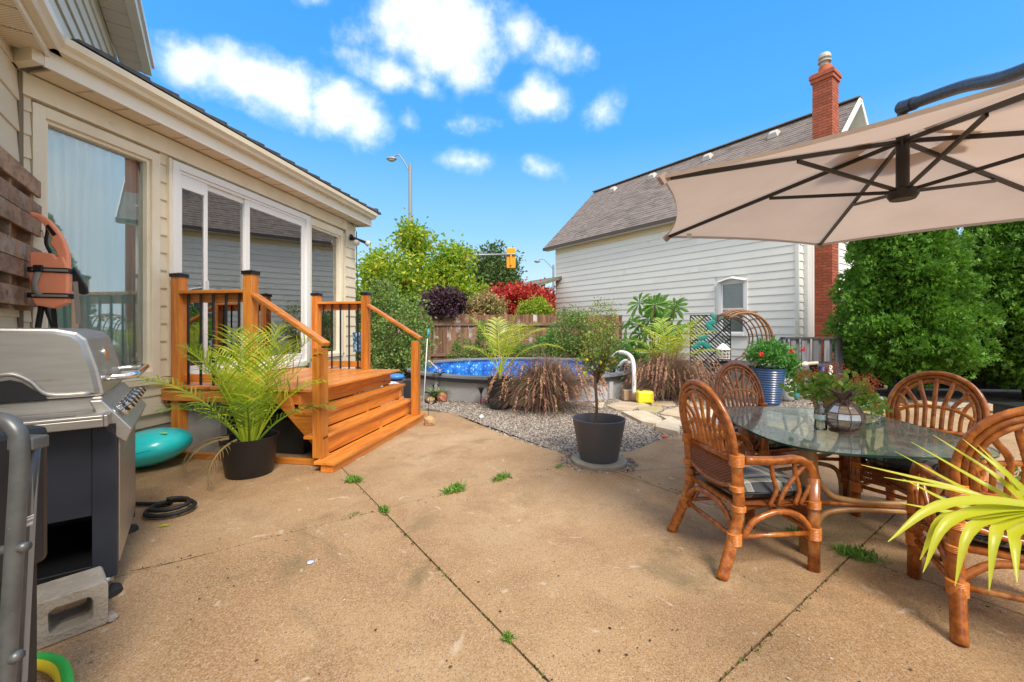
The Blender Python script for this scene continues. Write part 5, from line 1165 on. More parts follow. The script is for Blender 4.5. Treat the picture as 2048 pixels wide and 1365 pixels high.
# near palm whose fronds reach in from the right
p4 = thing('potted_palm', 'foreground palm with yellow green fronds reaching in from the right edge', 'potted palm', (2.15, 1.02, 0)); pot(p4, .17, .21, .36, m_blackplastic); pbase = Vector((2.15, 1.02, 0))
def blade(parent, pts, w, m, name='leaflet', cam_up=Vector((0, -.5, .85))):
    pts = cr(pts, 5); n = len(pts); vs = []
    for i, p in enumerate(pts):
        t_ = (pts[min(i+1, n-1)]-pts[max(i-1, 0)]).normalized(); s_ = t_.cross(cam_up).normalized(); u_ = i/(n-1); ww = w*(.45+.55*math.sin(math.pi*min(1, u_*1.25+.1)) if u_ < .55 else max(.03, (1-u_)/.45)**.8)
        fd_ = s_.cross(t_)*ww*.18; vs += [p-s_*ww/2+fd_, p-fd_, p+s_*ww/2+fd_]
    return MB().add(vs, [(3*i+j, 3*i+j+1, 3*i+4+j, 3*i+3+j) for i in range(n-1) for j in (0, 1)]).build(name, m, parent, smooth=True)
def at(px, py, Yd): return P(px, py, Yd)-pbase
rch = [Vector((-.02, 0, .30)), Vector((.0, .02, .75)), at(2230, 1010, 1.04), at(2140, 1035, 1.07), at(2075, 1050, 1.10), at(2052, 1040, 1.11)]
MB().tube(cr(rch, 5), [.011]*26, 7).build('rachis', g_palmy, p4, smooth=True)
for (bx, by), mid, tipp, yd in (((2090, 1050), (1950, 990), (1790, 903), 1.3), ((2085, 1045), (1960, 965), (1822, 884), 1.32), ((2080, 1040), (1980, 945), (1866, 870), 1.34), ((2095, 1055), (1930, 985), (1768, 955), 1.26), ((2090, 1058), (1900, 975), (1722, 930), 1.3),
                               ((2095, 1060), (1910, 1010), (1806, 958), 1.24), ((2100, 1062), (1920, 1030), (1800, 1006), 1.2), ((2060, 1000), (2000, 940), (1925, 878), 1.3), ((2040, 990), (2010, 945), (1955, 890), 1.34)):
    blade(p4, [at(bx, by, 1.1), at((bx+mid[0])/2, (by+mid[1])/2-4, (1.1+yd)/2-.03), at(*mid, (1.1+2*yd)/3), at(*tipp, yd)], .024, g_palmy)
for mid, mid2, tipp, yd in (((1960, 1002), (1860, 1020), (1776, 1084), 1.02), ((1975, 1020), (1890, 1050), (1846, 1145), 1.0), ((1990, 1035), (1935, 1068), (1910, 1172), .99), ((2010, 1045), (1988, 1075), (1978, 1182), .98), ((2030, 1060), (2028, 1090), (2034, 1166), .97), ((2060, 1070), (2075, 1100), (2085, 1180), .96), ((1950, 1030), (1880, 1045), (1840, 1120), 1.04)):
    blade(p4, [at(2090, 1015, 1.07), at(*mid, 1.05), at(*mid2, (1.05+yd)/2), at(*tipp, yd)], .027, g_palmy)
for az, e_ in ((-60, 70), (0, 75), (60, 72), (-20, 60)): frond(p4, (0, 0, .3), R(az), R(e_), .8, 1.0, 20, .26, g_palmy, .016)

# ================================================================ fountain grass
def grass_clump(label, c, rad, h, n=2600, npl=70):
    t = thing('fountain_grass', label, 'ornamental grass', c, 0, 'clumps of purple fountain grass')
    az = rng.uniform(0, 2*math.pi, n); reach = rad*rng.uniform(.12, 1.1, n); hh = h*rng.uniform(.35, 1.12, n)*(1-.25*(reach/rad)**2); b0 = rng.uniform(0, .12, n)
    S_ = 8; s_ = np.linspace(0, 1, S_)[None]; r_ = b0[:, None]+reach[:, None]*s_**1.2
    e_ = np.where(rng.random(n) < .62, rng.uniform(.42, .68, n), rng.uniform(.68, .99, n))[:, None]; hh = hh*np.where(e_[:, 0] < .68, rng.uniform(.75, 1.15, n), rng.uniform(.5, .95, n))
    zz = hh[:, None]*4*.92*(s_-e_*s_**2)*e_
    zz = np.maximum(zz, .01); az2 = az[:, None]+rng.normal(0, .35, (n, 1))*s_
    ctr = np.stack([r_*np.cos(az2), r_*np.sin(az2), zz], -1); wv = np.stack([-np.sin(az+.6), np.cos(az+.6), np.zeros(n)], -1)[:, None]*(.0055*(1-.75*s_))[..., None]
    v = np.stack([ctr-wv, ctr+wv], 2).reshape(-1, 3); base = (np.arange(n)*S_*2)[:, None]+(np.arange(S_-1)*2)[None]; base = base.reshape(-1, 1)
    o_ = np_mesh('blades', v, np.hstack([base, base+1, base+3, base+2]), g_grass, t); tag(o_, kind='stuff')
    pos = []; dr_ = []
    for k_ in range(npl):
        a = random.uniform(0, 2*math.pi); rr = rad*random.uniform(.62, 1.08); h0 = h*random.uniform(.42, 1.05)*(1.15-.35*rr/rad); L_ = random.uniform(.22, .36); dn = random.uniform(.7, 1.15)
        pts_ = []
        for i in range(9):
            u_ = i/8; pts_.append(Vector(((rr+L_*.45*u_)*math.cos(a), (rr+L_*.45*u_)*math.sin(a), h0+L_*(.18*u_-dn*u_*u_))))
        for i in range(8):
            for j in range(9):
                q = pts_[i].lerp(pts_[i+1], random.random()); pos.append(q); tt = (pts_[i+1]-pts_[i]).normalized(); dr_.append(tt*.9+Vector((random.gauss(0, .4), random.gauss(0, .4), random.gauss(0, .4))))
    v, f = scatter(np.array(pos), np.array(dr_), rdir(len(pos)), .026, [(0, 0, 0), (-.30, .5, 0), (0, 1, 0), (.30, .5, 0)], LEAF_F)
    o_ = np_mesh('plumes', v, f, g_plume, t); tag(o_, kind='stuff')
grass_clump('purple fountain grass clump by the near pool wall beside the black pot', (.56, 6.95, 0), .84, .86, 5200, 120)
grass_clump('purple fountain grass clump at the right of the pool behind the yellow jug', (2.95, 7.95, 0), .84, .90, 5000, 110)
# strap leaved plant with rock
sp_ = thing('strap_plant', 'striped strap leaved plant growing against the pool wall near the steps', 'plant', G(872, 800)); n = 260
az = rng.uniform(0, 2*math.pi, n); rc_ = rng.uniform(.08, .36, n); hh = rng.uniform(.10, .34, n); S_ = 5; s_ = np.linspace(0, 1, S_)[None]
ctr = np.stack([rc_[:, None]*s_*np.cos(az)[:, None], rc_[:, None]*s_*np.sin(az)[:, None], hh[:, None]*(1.5*s_-.9*s_**2)], -1); wv = np.stack([-np.sin(az), np.cos(az), 0*az], -1)[:, None]*(.010*(1.02-s_**2))[..., None]
v = np.stack([ctr-wv, ctr+wv], 2).reshape(-1, 3); base = ((np.arange(n)*S_*2)[:, None]+(np.arange(S_-1)*2)[None]).reshape(-1, 1); np_mesh('leaves', v, np.hstack([base, base+1, base+3, base+2]), g_stripe, sp_)
def rock(label, px, py, rx, ry, rz, m, cat='rock', name='rock'):
    o_ = MB().ball((0, 0, rz*.6), rx, ry, rz, 9, 6, .14).build(name, m); o_.location = G(px, py); o_.rotation_euler = (0, 0, random.random()*3); tag(o_, label, cat); return o_
rock('reddish brown rock in front of the strap leaved plant', 884, 802, .10, .09, .10, m_rockred); rock('flat tan rock at the base of the strap leaved plant', 862, 803, .10, .07, .05, m_rocktan); rock('round tan stone at the foot of the steps', 860, 850, .085, .08, .075, m_rocktan)
rock('small white stone lying on the gravel near the pool', 963, 836, .035, .03, .03, m_white); rock('small pink stone beside the pale flagstones', 1329, 876, .03, .03, .025, M('pink_stone', (.65, .16, .12), .6)); rock('small tan rock on top of the tan block at the handrail', 1276, 779, .05, .04, .05, m_rocktan).location.z = .19
wr = MB(); c0 = G(1038, 813); wr.prism([(-.16, -.02), (-.08, -.05), (.12, -.03), (.17, .03), (.10, .07), (-.10, .06)], 0, .05); o_ = wr.build('rock', m_flagpale, bevel=.01); o_.location = (c0.x, c0.y, .02); o_.rotation_euler = (R(35), 0, R(8)); tag(o_, 'flat white rock leaning by the first grass clump', 'rock')
# solar light
sl_ = thing('solar_light', 'small black solar garden light on a stake in the gravel', 'garden light', G(962, 808)); s1 = MB(); s1.tube([(0, 0, 0), (0, 0, .17)], .008, 8).build('stake', m_black, sl_)
MB().lathe([(.012, .17), (.04, .25), (.042, .252), (.014, .172)], seg=6).build('lamp_cage', m_black, sl_); MB().lathe([(0, .29), (.05, .275), (.055, .255), (.0, .26)], seg=14).build('cap', m_black, sl_)
pf = thing('pink_flowers', 'small pink flowers at the foot of the solar light', 'flower', G(966, 806)); foliage('petals', m_pink, pf, (0, 0, .03), (.07, .03, .03), 14, 8, .012, .02)
# dragonfly stakes
ds = thing('garden_stake', 'tall metal dragonfly garden stake beside the last step', 'garden ornament', G(856, 842)); MB().tube(cr([(0, 0, 0), (.02, 0, .3), (.09, .1, .55), (.14, .2, .78)], 5), .004, 5).build('rod', m_black, ds)
for cx_, cz_, a in ((.03, .22, .3), (.03, .35, 2.4), (.10, .42, 1), (.16, .62, 2.2)):
    for k_ in (-1, 1): MB().add([(cx_, 0.05, cz_), (cx_+.09*k_*math.cos(a), .05, cz_+.09*math.sin(a)), (cx_+.11*k_*math.cos(a+.4), .055, cz_+.11*math.sin(a+.4)), (cx_+.03*k_, .06, cz_+.03)], [(0, 1, 2, 3)]).build('wing', m_black, ds)
d2 = thing('garden_stake', 'patterned metal bird on a stake above the strap leaved plant', 'garden ornament', G(868, 800)); MB().tube([(0, 0, 0), (.0, 0, .62)], .004, 5).build('rod', m_black, d2); MB().beam((-.10, 0, .72), (.12, 0, .53), .05, .015).build('body', M('bird_paint', (.4, .08, .05), .5, c2=(.7, .7, .68), scale=30, lo=.48, hi=.52), d2); MB().beam((.12, 0, .53), (.20, 0, .56), .05, .01).build('tail', m_black, d2)
# tree in grey pot
tp = Vector((.845, 4.09, 0)); pv = thing('round_paver', 'round concrete stepping stone under the grey pot', 'paver', tp); MB().lathe([(0, 0), (.262, 0), (.265, .012), (.262, .032), (.25, .036), (0, .036)], seg=40).build('disc', m_concdisc, pv, smooth=True, angle=40)
lt = thing('potted_lemon_tree', 'slender lemon tree with a few yellow fruits in a large grey pot', 'potted tree', tp+Vector((0, 0, .037)))
MB().lathe([(0, .0), (.175, 0), (.185, .02), (.253, .385), (.256, .395), (.243, .397), (.238, .385), (.225, .30), (0, .30)], seg=44).build('pot', m_potgrey, lt, smooth=True, angle=40); MB().ball((0, 0, .30), .225, .225, .03, 20, 6, .05).build('soil', m_soil, lt)
trunk = cr([(-.03, 0, .28), (-.02, 0, .5), (-.03, .01, .75), (-.015, .01, .86)], 4); MB().tube(trunk, [.016]*4+[.014]*5+[.013]*4, 8).build('trunk', m_bark, lt, smooth=True); br_ = []
tips = []
for k_ in range(16):
    a = random.uniform(0, 6.28); e_ = Vector((.21*math.cos(a)*random.uniform(.3, 1), .21*math.sin(a)*random.uniform(.3, 1), random.uniform(.92, 1.42))); b0_ = Vector((-.015, .01, random.uniform(.70, .88))); m_ = b0_.lerp(e_, .5)+Vector((e_.x*.25, e_.y*.25, .0)); pts_ = cr([b0_, m_, e_], 4)
    MB().tube(pts_, [.008, .007, .006, .005, .0045, .004, .0035, .003, .002], 5).build('branch', m_bark, lt, smooth=True); tips.append((pts_, e_))
pos = []; 
for pts_, e_ in tips:
    for q in pts_[3:]:
        for _ in range(9): pos.append((q.x+random.gauss(0, .035), q.y+random.gauss(0, .035), q.z+random.gauss(0, .035)))
for _ in range(70): pos.append((random.gauss(-.02, .12), random.gauss(0, .1), random.uniform(.80, 1.05)))
pos = np.array(pos); v, f = scatter(pos, rdir(len(pos), None, 0, .3), rdir(len(pos)), .036, LEAF_V, LEAF_F); np_mesh('leaves', v, f, g_lemon, lt)
for x_, z_ in ((-.12, .96), (.0, .94), (.11, .95), (-.16, .84), (.07, .88)): MB().ball((x_, random.uniform(-.12, -.02), z_), .014, .014, .018, 10, 8).build('lemon', m_lemon, lt, smooth=True)
# yellow jug, tan block
yj = thing('yellow_jug', 'bright yellow plastic jug standing on the flagstones by the pool', 'jug', G(1289, 806)); 
MB().box(-.135, .145, -.09, .09, .0, .215).build('body', m_yellow, yj, bevel=.035); MB().box(-.10, -.02, -.05, .05, .195, .215).build('cap', m_yellow, yj, bevel=.008)
tbk = MB().box(-.12, .12, -.08, .08, 0, .185).build('block', m_card, bevel=.008); tbk.location = G(1259, 800); tag(tbk, 'tan paving block beside the yellow jug', 'block')
# floats and bag by the pool
fb_ = MB().ball((0, 0, 0), .17, .15, .07, 16, 8).build('pool_float', M('blue_float', (.05, .22, .70), .35), smooth=True); fb_.location = G(792, 752, .38); fb_.location.z = .36; tag(fb_, 'deflated blue float lying on the low fence end left of the pool', 'float')
lt_ = MB().box(-.6, .15, .0, .4, -.05, .29).build('planter_box', m_fencerail, bevel=.01); lt_.location = (fb_.location.x, fb_.location.y-.1, 0); tag(lt_, 'low brown timber box left of the pool', 'planter')
bg_ = MB().ball((0, 0, .09), .20, .15, .12, 12, 8, .1).build('striped_bag', M('lilac_bag', (.55, .48, .62), .5, c2=(.75, .72, .78), scale=16, lo=.45, hi=.55), smooth=True); bg_.location = G(782, 800); bg_.location.z = .12; tag(bg_, 'lilac and white bag lying beside the top step', 'bag')
dp = thing('pool_corner_panel', 'dark corner panel standing at the left of the pool rim', 'panel', G(812, 812)); MB().box(-.03, .10, -.04, .22, 0, .44).build('panel', m_poolcapdark, dp, bevel=.01)
pp = thing('pool_pole', 'thin white pool cleaning pole leaning by the lower step post', 'pole', G(846, 822)); MB().tube([(0, 0, 0), (.05, .1, 1.15)], .008, 6).build('shaft', m_white, pp, smooth=True); MB().tube([(.05, .1, 1.15), (.062, .12, 1.30)], .014, 6).build('grip', M('teal_grip', (.03, .35, .42), .4), pp, smooth=True)
# bushes behind the pool
def bush(label, name, c, rad, m, ncl, per, lf, spread=.09, cat='shrub', tv=LEAF_V, tf=LEAF_F, shell=(.55, 1.05), trunk=True, grp=None, zlow=-.9, up=.1):
    t = thing(name, label, cat, (c[0], c[1], 0), 0, grp); z = c[2]
    foliage('crown', m, t, (0, 0, z), rad, ncl, per, spread, lf, tv, tf, shell, zlow, .6, up)
    if trunk:
        for k_ in range(3): a = k_*2.1; MB().tube(cr([(.05*math.cos(a), .05*math.sin(a), -.1), (.1*math.cos(a), .1*math.sin(a), z*.4), (rad[0]*.4*math.cos(a), rad[1]*.4*math.sin(a), z)], 4), [max(.012, rad[0]*.035)]*9, 6).build('stem', m_bark, t, smooth=True)
    return t
bush('tall mixed green shrub between the deck and the fence', 'tall_shrub', (-2.75, 9.6, 1.15), (.85, .8, 1.15), g_shrub, 230, 55, .07, .10)
bush('low leafy green shrub below the tall one beside the deck', 'green_shrub', (-3.3, 8.9, .6), (.7, .6, .7), g_shrub, 120, 45, .06, .09)
bush('dark purple leaved shrub overhanging the fence top', 'purple_shrub', (-2.35, 14.4, 2.15), (.72, .5, .48), g_purple, 120, 60, .10, .10)
bush('cream and pink variegated shrub behind the fence', 'variegated_shrub', (-.95, 15.2, 2.0), (.65, .5, .55), g_varieg, 110, 50, .10, .10)
bush('bright red shrub above the fence left of the porch', 'red_shrub', (.25, 17.5, 2.35), (1.45, .9, .75), g_red, 170, 60, .14, .14)
bush('lime green shrub behind the fence under the red one', 'lime_shrub', (.85, 15.6, 1.75), (.62, .5, .62), g_lime, 130, 60, .09, .09)
bush('orange leaved bush at the end of the fence near the porch', 'orange_bush', (1.6, 19, 2.4), (.6, .6, .7), g_varieg, 60, 40, .12, .1)
bush('tall green and red shrub against the fence right of the pool', 'tall_shrub', (1.85, 12.9, .95), (.75, .5, .95), g_shrub, 190, 50, .065, .10)
bush('feathery pale shrub in front of the white siding', 'feathery_shrub', (2.55, 12.2, 1.25), (.55, .4, .85), g_lemon, 80, 34, .055, .09, shell=(.3, 1.1))
for i, (x, y, z, r_, lab) in enumerate(((-1.6, 13.2, .45, .35, 'small green bush at the fence foot left of the palm'), (-.9, 13.3, .7, .3, 'slim climbing plant on the fence behind the pool'), (.2, 13.2, .4, .4, 'low green bush behind the pool palm'), (1.0, 13.0, .55, .45, 'bright fern growing behind the grass clump'), (2.6, 10.6, .5, .5, 'dense green bush between the pool and the white house'), (-3.0, 12.6, .5, .5, 'low bush at the left end of the fence'))):
    bush(lab, 'small_bush', (x, y, z), (r_, r_*.8, z+.1), g_fern if i == 3 else g_shrub, 60, 45, .06, .07, grp=None)
# castor bean
cp = thing('castor_plant', 'big leaved castor bean plant in front of the white siding', 'plant', (3.15, 9.3, 0)); 
def palmate(r_):
    vs = [(0, 0, 0)]; n = 9; fs = []
    for k_ in range(n):
        a = -math.pi*.86+2*math.pi*.86*k_/(n-1); L_ = r_*(1-.25*abs(k_-4)/4)
        for da, q, dz in ((-.19, .48, .0), (-.17, .78, -.05), (0, 1, -.16), (.17, .78, -.05), (.19, .48, 0)): vs.append((L_*q*math.sin(a+da), L_*q*math.cos(a+da), dz*r_+.04*r_))
        b_ = 1+5*k_; fs += [(0, b_, b_+1, b_+2), (0, b_+2, b_+3, b_+4)]
    return MB().add(vs, fs).mesh('leaf')
pl_me = palmate(1.)
for k_ in range(30):
    px_, py_ = random.choice(((1262, 640), (1300, 620), (1335, 622), (1350, 655), (1285, 665), (1320, 650), (1255, 690), (1340, 690), (1300, 690), (1275, 705)))
    q = P(px_+random.uniform(-22, 22), py_+random.uniform(-18, 18), random.uniform(8.9, 9.8))-cp.location; s_ = random.uniform(.30, .44)
    place(pl_me, 'leaf', g_castor, cp, q, (R(-random.uniform(30, 78)), random.uniform(-.5, .5), random.uniform(-1.2, 1.2)), (s_, s_, s_))
    if k_ % 2 == 0: MB().tube(cr([Vector((0, 0, .0)), Vector((q.x*.25, q.y*.25, q.z*.5)), q], 5), [.022]*5+[.014]*6, 6).build('stem', m_barkdark, cp, smooth=True)
# black lattice with teal metal leaves
la = thing('lattice_panel', 'black diagonal lattice panel leaning before the house window', 'lattice', (4.15, 9.75, 0), R(-18)); LW_, LH = .82, 1.62
def lseg(x0, z0_, dx, dz):
    ts = []
    t0_ = max(0, (-x0/dx) if dx > 0 else (LW_-x0)/dx); t1_ = (LW_-x0)/dx if dx > 0 else -x0/dx
    tz0, tz1 = sorted(((0-z0_)/dz, (LH-z0_)/dz)); a, b = max(min(t0_, t1_), tz0), min(max(t0_, t1_), tz1); return (a, b) if b > a+.02 else None
kk = 0; c_ = -LH
while c_ < LW_:
    for dx, dz, yy in (((1, 1, 0), (-1, 1, .008)) if kk % 4 == 0 else ((-1, 1, .008),)):
        x0 = c_ if dx > 0 else LW_-c_
        tt = lseg(x0, 0, dx, dz)
        if tt: MB().beam((x0+dx*tt[0], yy, tt[0]), (x0+dx*tt[1], yy, tt[1]), .030, .006, (0, 1, 0)).build('lath', m_black, la)
    c_ += .085; kk += 1
fr_ = MB(); fr_.box(-.02, .0, -.01, .02, 0, LH); fr_.box(LW_, LW_+.02, -.01, .02, 0, LH); fr_.box(0, LW_, -.01, .02, LH-.02, LH); fr_.build('frame', m_black, la)
tl = thing('metal_leaves', 'teal painted metal leaves hung on the black lattice', 'wall ornament', (4.15, 9.6, 0)); m_tl = M('teal_metal', (.02, .22, .20), .45)
for px_, py_ in ((1430, 636), (1420, 655), (1405, 675), (1395, 690), (1412, 690), (1425, 645), (1436, 640)):
    q = P(px_, py_, 9.55)-tl.location; MB().ball((0, 0, 0), .14, .012, .06, 10, 6, .08, Matrix.Rotation(random.uniform(-1, 1), 3, 'Y')).build('metal_leaf', m_tl, tl, loc=q)
# open wicker ring chair, feeder
eg = thing('ring_chair', 'open round wicker garden chair with dark cushion before the white house', 'garden chair', (4.30, 8.35, 0)); m_wk2 = M('brown_wicker', (.22, .10, .05), .6, c2=(.32, .17, .09), scale=30)
egc = Vector((.18, 0, 1.08)); 
for k_, (yy, rr) in enumerate(((-.30, .52), (-.22, .555), (-.12, .58), (0, .59), (.12, .57), (.22, .53), (.30, .48), (.34, .43))):
    pts_ = [egc+Vector((rr*math.cos(a), yy, rr*math.sin(a)*1.02)) for a in [R(-72+i*9.5) for i in range(22)]]
    MB().tube(pts_, .022 if k_ in (0, 3) else .014, 6).build('hoop', m_wk2, eg, smooth=True)
for i in range(11):
    a = R(-68+i*19); MB().tube([egc+Vector((rr*math.cos(a), yy, rr*math.sin(a)*1.02)) for yy, rr in ((-.30, .525), (-.12, .585), (.12, .575), (.34, .435))], .008, 5).build('tie', m_wk2, eg, smooth=True)
for i in range(7): MB().tube(cr([egc+Vector((-.12+.06*i, -.30+.03*i, .49)), egc+Vector((.0+.06*i, -.1, .57)), egc+Vector((.2+.04*i, .1+.03*i, .52))], 4), .009, 5).build('twig', m_wk2, eg, smooth=True)
MB().ball(egc+Vector((-.05, -.02, -.48)), .46, .34, .075, 20, 8, .02).build('cushion', M('dark_cushion', (.05, .045, .06), .8, bs=8, bstr=.5, bdist=.02), eg, smooth=True)
for s in (-1, 1): MB().tube(cr([egc+Vector((.32, s*.25, -.50)), Vector((.42, s*.28, .35)), Vector((.25, s*.3, 0))], 5), .02, 7).build('leg', m_wk2, eg, smooth=True); MB().tube(cr([egc+Vector((-.3, s*.25, -.50)), Vector((-.2, s*.28, .3)), Vector((-.25, s*.3, 0))], 5), .02, 7).build('leg', m_wk2, eg, smooth=True)
MB().tube([egc+Vector((-.34, 0, -.55)), egc+Vector((.36, 0, -.55))], .3, 16, flat=1).build('seat_basket', m_wk2, eg, smooth=True) if False else None
bfp = P(1446, 720, 8.2); bfd = thing('bird_feeder', 'white wire cage bird feeder hanging in front of the ring chair', 'bird feeder', bfp); m_wf = M('white_wire', (.78, .76, .70), .5)
for k_ in range(12): a = k_*math.pi/6; MB().tube([(.12*math.cos(a), .12*math.sin(a), .02), (.12*math.cos(a), .12*math.sin(a), .20)], .005, 4).build('wire', m_wf, bfd)
for z_ in (.03, .08, .14, .20): MB().tube([(.12*math.cos(a), .12*math.sin(a), z_) for a in [i*math.pi/8 for i in range(17)]], .005, 4).build('wire_ring', m_wf, bfd)
MB().lathe([(0, .33), (.05, .30), (.135, .21), (.135, .20), (0, .215)], seg=18).build('roof', m_wf, bfd, smooth=True, angle=30); MB().lathe([(0, .0), (.12, .005), (.12, .03), (0, .03)], seg=18).build('tray', M('seed_red', (.35, .04, .04), .6), bfd, smooth=True); MB().tube([(0, 0, .32), (0, 0, .62)], .004, 4).build('hanger', m_black, bfd)
# blue pot with hibiscus
bp = thing('blue_pot_hibiscus', 'ribbed blue pot with red flowering hibiscus beside the ring chair', 'potted plant', G(1537, 808)); pr_ = [(0, 0), (.17, 0)]
for i in range(29): z_ = .02+.56*i/28; pr_ += [(.175+.075*i/28+(.009 if i % 2 else -.004), z_)]
pr_ += [(.262, .60), (.262, .62), (.245, .62), (.235, .55), (0, .55)]; MB().lathe(pr_, seg=36).build('pot', m_blueglaze, bp, smooth=True, angle=25)
foliage('leaves', g_fern, bp, (.02, 0, .82), (.34, .30, .24), 90, 34, .05, .06, LEAF_V, LEAF_F, (.4, 1.05), -.7, .5, .3); foliage('leaves', g_fern, bp, (.42, 0, .62), (.20, .15, .34), 34, 24, .04, .06, LEAF_V, LEAF_F, (.3, 1), -1, .4, 0)
for x_, z_ in ((.22, .93), (-.27, .88), (.60, .95)): foliage('flower', m_red, bp, (x_, -.25 if x_ < .5 else 0, z_), (.025, .02, .022), 8, 8, .007, .028)
# pump, pipes, sacks
pu = thing('pool_pump', 'black and blue pool pump with white pipes by the grey fence', 'pump', G(1640, 800)); 
MB().tube([(-.12, 0, .60), (.16, .02, .60)], .10, 18).build('motor', m_blackplastic, pu, smooth=True, angle=50); MB().tube([(.0, -.08, .18), (.0, -.08, .38)], .13, 18).build('basket', m_blackplastic, pu, smooth=True, angle=50); MB().beam((-.10, -.12, .05), (-.04, -.12, .62), .06, .05).build('bracket', m_pumpblue, pu); MB().tube([(0, 0, 0), (0, 0, .6)], .05, 8).build('stand', m_blackplastic, pu)
MB().tube(cr([(-.08, -.05, .68), (-.30, -.05, .66), (-.50, -.08, .62), (-.62, -.1, .48), (-.66, -.1, .30)], 6), .032, 10).build('pipe', M('tan_hose', (.55, .42, .30), .5), pu, smooth=True); MB().tube([(-.36, -.05, .655), (-.28, -.05, .665)], .042, 10).build('pipe_joint', m_pipe, pu, smooth=True)
MB().tube(cr([(.14, -.06, .62), (.10, -.12, .50), (.02, -.2, .38), (-.02, -.22, .15)], 6), .036, 10).build('pipe', m_pipe, pu, smooth=True)
sk_ = thing('pool_salt_sack', 'white and blue plastic sack leaning behind the blue pot', 'sack', G(1578, 802)); MB().ball((0, 0, .20), .17, .10, .21, 12, 9, .06).build('sack', m_bag, sk_, smooth=True); MB().ball((.09, -.03, .17), .085, .085, .15, 10, 8, .05).build('printed_side', m_bagblue, sk_, smooth=True)
bn = thing('storage_bin', 'dark plastic tub standing below the right hand cedar', 'bin', G(2040, 852)); MB().box(-.17, .30, -.18, .18, 0, .27).build('tub', m_blackplastic, bn, bevel=.02); MB().box(-.185, .315, -.195, .195, .262, .285).build('rim', m_blackplastic, bn, bevel=.005)
bush('small leafy plant at the right edge in front of the dark tub', 'small_plant', (4.15, 3.35, .12), (.12, .12, .12), g_shrub, 20, 20, .04, .04, trunk=False)
tr_ = thing('gold_pan', 'shallow brown metal tray leaning at the cedar base', 'tray', G(1785, 812)); MB().lathe([(0, .02), (.14, .02), (.19, .07), (.20, .072), (.15, .0), (0, 0)], seg=28).build('dish', M('copper_tray', (.22, .09, .04), .35, .5), tr_, smooth=True)
hs2 = thing('extension_cord', 'thin orange extension cord lying along the cedar hedge base', 'cord', G(1800, 815)); MB().tube(cr([(-.3, .1, .03), (0, -.05, .02), (.5, .0, .02), (1.0, -.05, .02), (1.5, -.25, .02), (1.8, -.15, .02), (1.55, -.35, .02), (1.9, -.4, .02)], 6), .009, 6).build('cable', M('orange_cable', (.75, .35, .10), .5), hs2, smooth=True)
for i, (px_, py_) in enumerate(((1760, 806), (1850, 815), (1905, 818), (1990, 826))): rock(('mossy round stone at the hedge base left of the arched chair', 'grey stone seen through the chair arch', 'brown stone right of the chair arch', 'pale stone beside the dark tub')[i], px_, py_, .13, .10, .07, m_rocktan if i % 2 else m_found)
tim = MB().beam((0, 0, .04), (1.2, -.2, .04), .06, .05).build('edging_board', M('grey_board', (.45, .43, .40), .8)); tim.location = G(1850, 812); tag(tim, 'pale edging board lying under the cedars', 'board')

# ================================================================ cedars
def cedar(label, c, rad, z0_, z1_, n=30000):
    t = thing('cedar_tree', label, 'cedar', (c[0], c[1], 0), 0, 'tall clipped cedars beyond the table')
    def prof(z): 
        u_ = np.clip((z-z0_)/(z1_-z0_), 0, 1); return rad*np.minimum(1, (u_/.16+.28))**.6*(1-np.clip((u_-.10)/.92, 0, 1)**1.55)**.66
    k = 300; ca = rng.uniform(0, 2*math.pi, k); cz = rng.uniform(z0_, z1_-.05, k); cr_ = rng.uniform(.16, .30, k)
    idx = rng.integers(0, k, n); d = rdir(n); rr = rng.uniform(.75, 1.0, n)[:, None]*cr_[idx][:, None]; base_r = prof(cz)*rng.uniform(.82, 1.10, k)
    cc = np.stack([base_r*np.cos(ca), base_r*np.sin(ca), cz], -1); cc[:, :2] *= (1-.16/np.maximum(base_r, .2))[:, None]
    p = cc[idx]+d*rr*np.array([1, 1, .75]); outw = d.copy(); outw[:, 2] += .15
    m2 = int(n*.75); za = rng.uniform(z0_+.02, z1_-.05, m2); aa = rng.uniform(0, 2*math.pi, m2); ra = prof(za)*rng.uniform(.68, .84, m2)*(1+.05*np.sin(aa*7+za*5))
    p2_ = np.stack([ra*np.cos(aa), ra*np.sin(aa), za], -1); p = np.vstack([p, p2_]); o2_ = p2_.copy(); o2_[:, 2] = .3; o2_ /= np.linalg.norm(o2_, axis=1, keepdims=True); outw = np.vstack([outw, o2_])
    ok = np.hypot(p[:, 0], p[:, 1]) > prof(p[:, 2])*.60; p = p[ok]; outw = outw[ok]
    dirs = outw*1.0+rng.normal(0, .45, p.shape); dirs[:, 2] += .25; tang = np.stack([-p[:, 1], p[:, 0], 0*p[:, 0]], -1); ups = tang+rng.normal(0, .5, p.shape)*np.linalg.norm(tang, axis=1, keepdims=True)
    v, f = scatter(p, dirs, ups, .088, SPRAY_V, SPRAY_F); o_ = np_mesh('crown', v, f, g_hedge, t)
    zz = np.linspace(z0_+.25, z1_-.15, 12); MB().lathe([(0, zz[0])]+[(float(prof(z))*.66, z) for z in zz]+[(0, zz[-1])], seg=24).build('crown_dark_core', M('cedar_core_dark', (.012, .03, .006), .95), t, smooth=True)  # solid core added behind the sprays, dark colour standing for inner shade
    for dx in (-.2, .15): MB().tube(cr([(dx, 0, -.1), (dx*1.2, .05, .6), (dx*.6, 0, 1.6)], 4), [.08]*9, 8).build('trunk', m_barkdark, t, smooth=True)
cedar('left cedar, its foliage covering the end of the white house', (7.80, 8.35), 1.12, .36, 4.6, 52000); cedar('right cedar standing behind the arched chair back', (9.95, 7.9), 1.42, .36, 4.6, 52000)
cedar('rightmost cedar at the picture edge beyond the other two', (12.3, 7.2), 1.4, .4, 4.4, 24000)

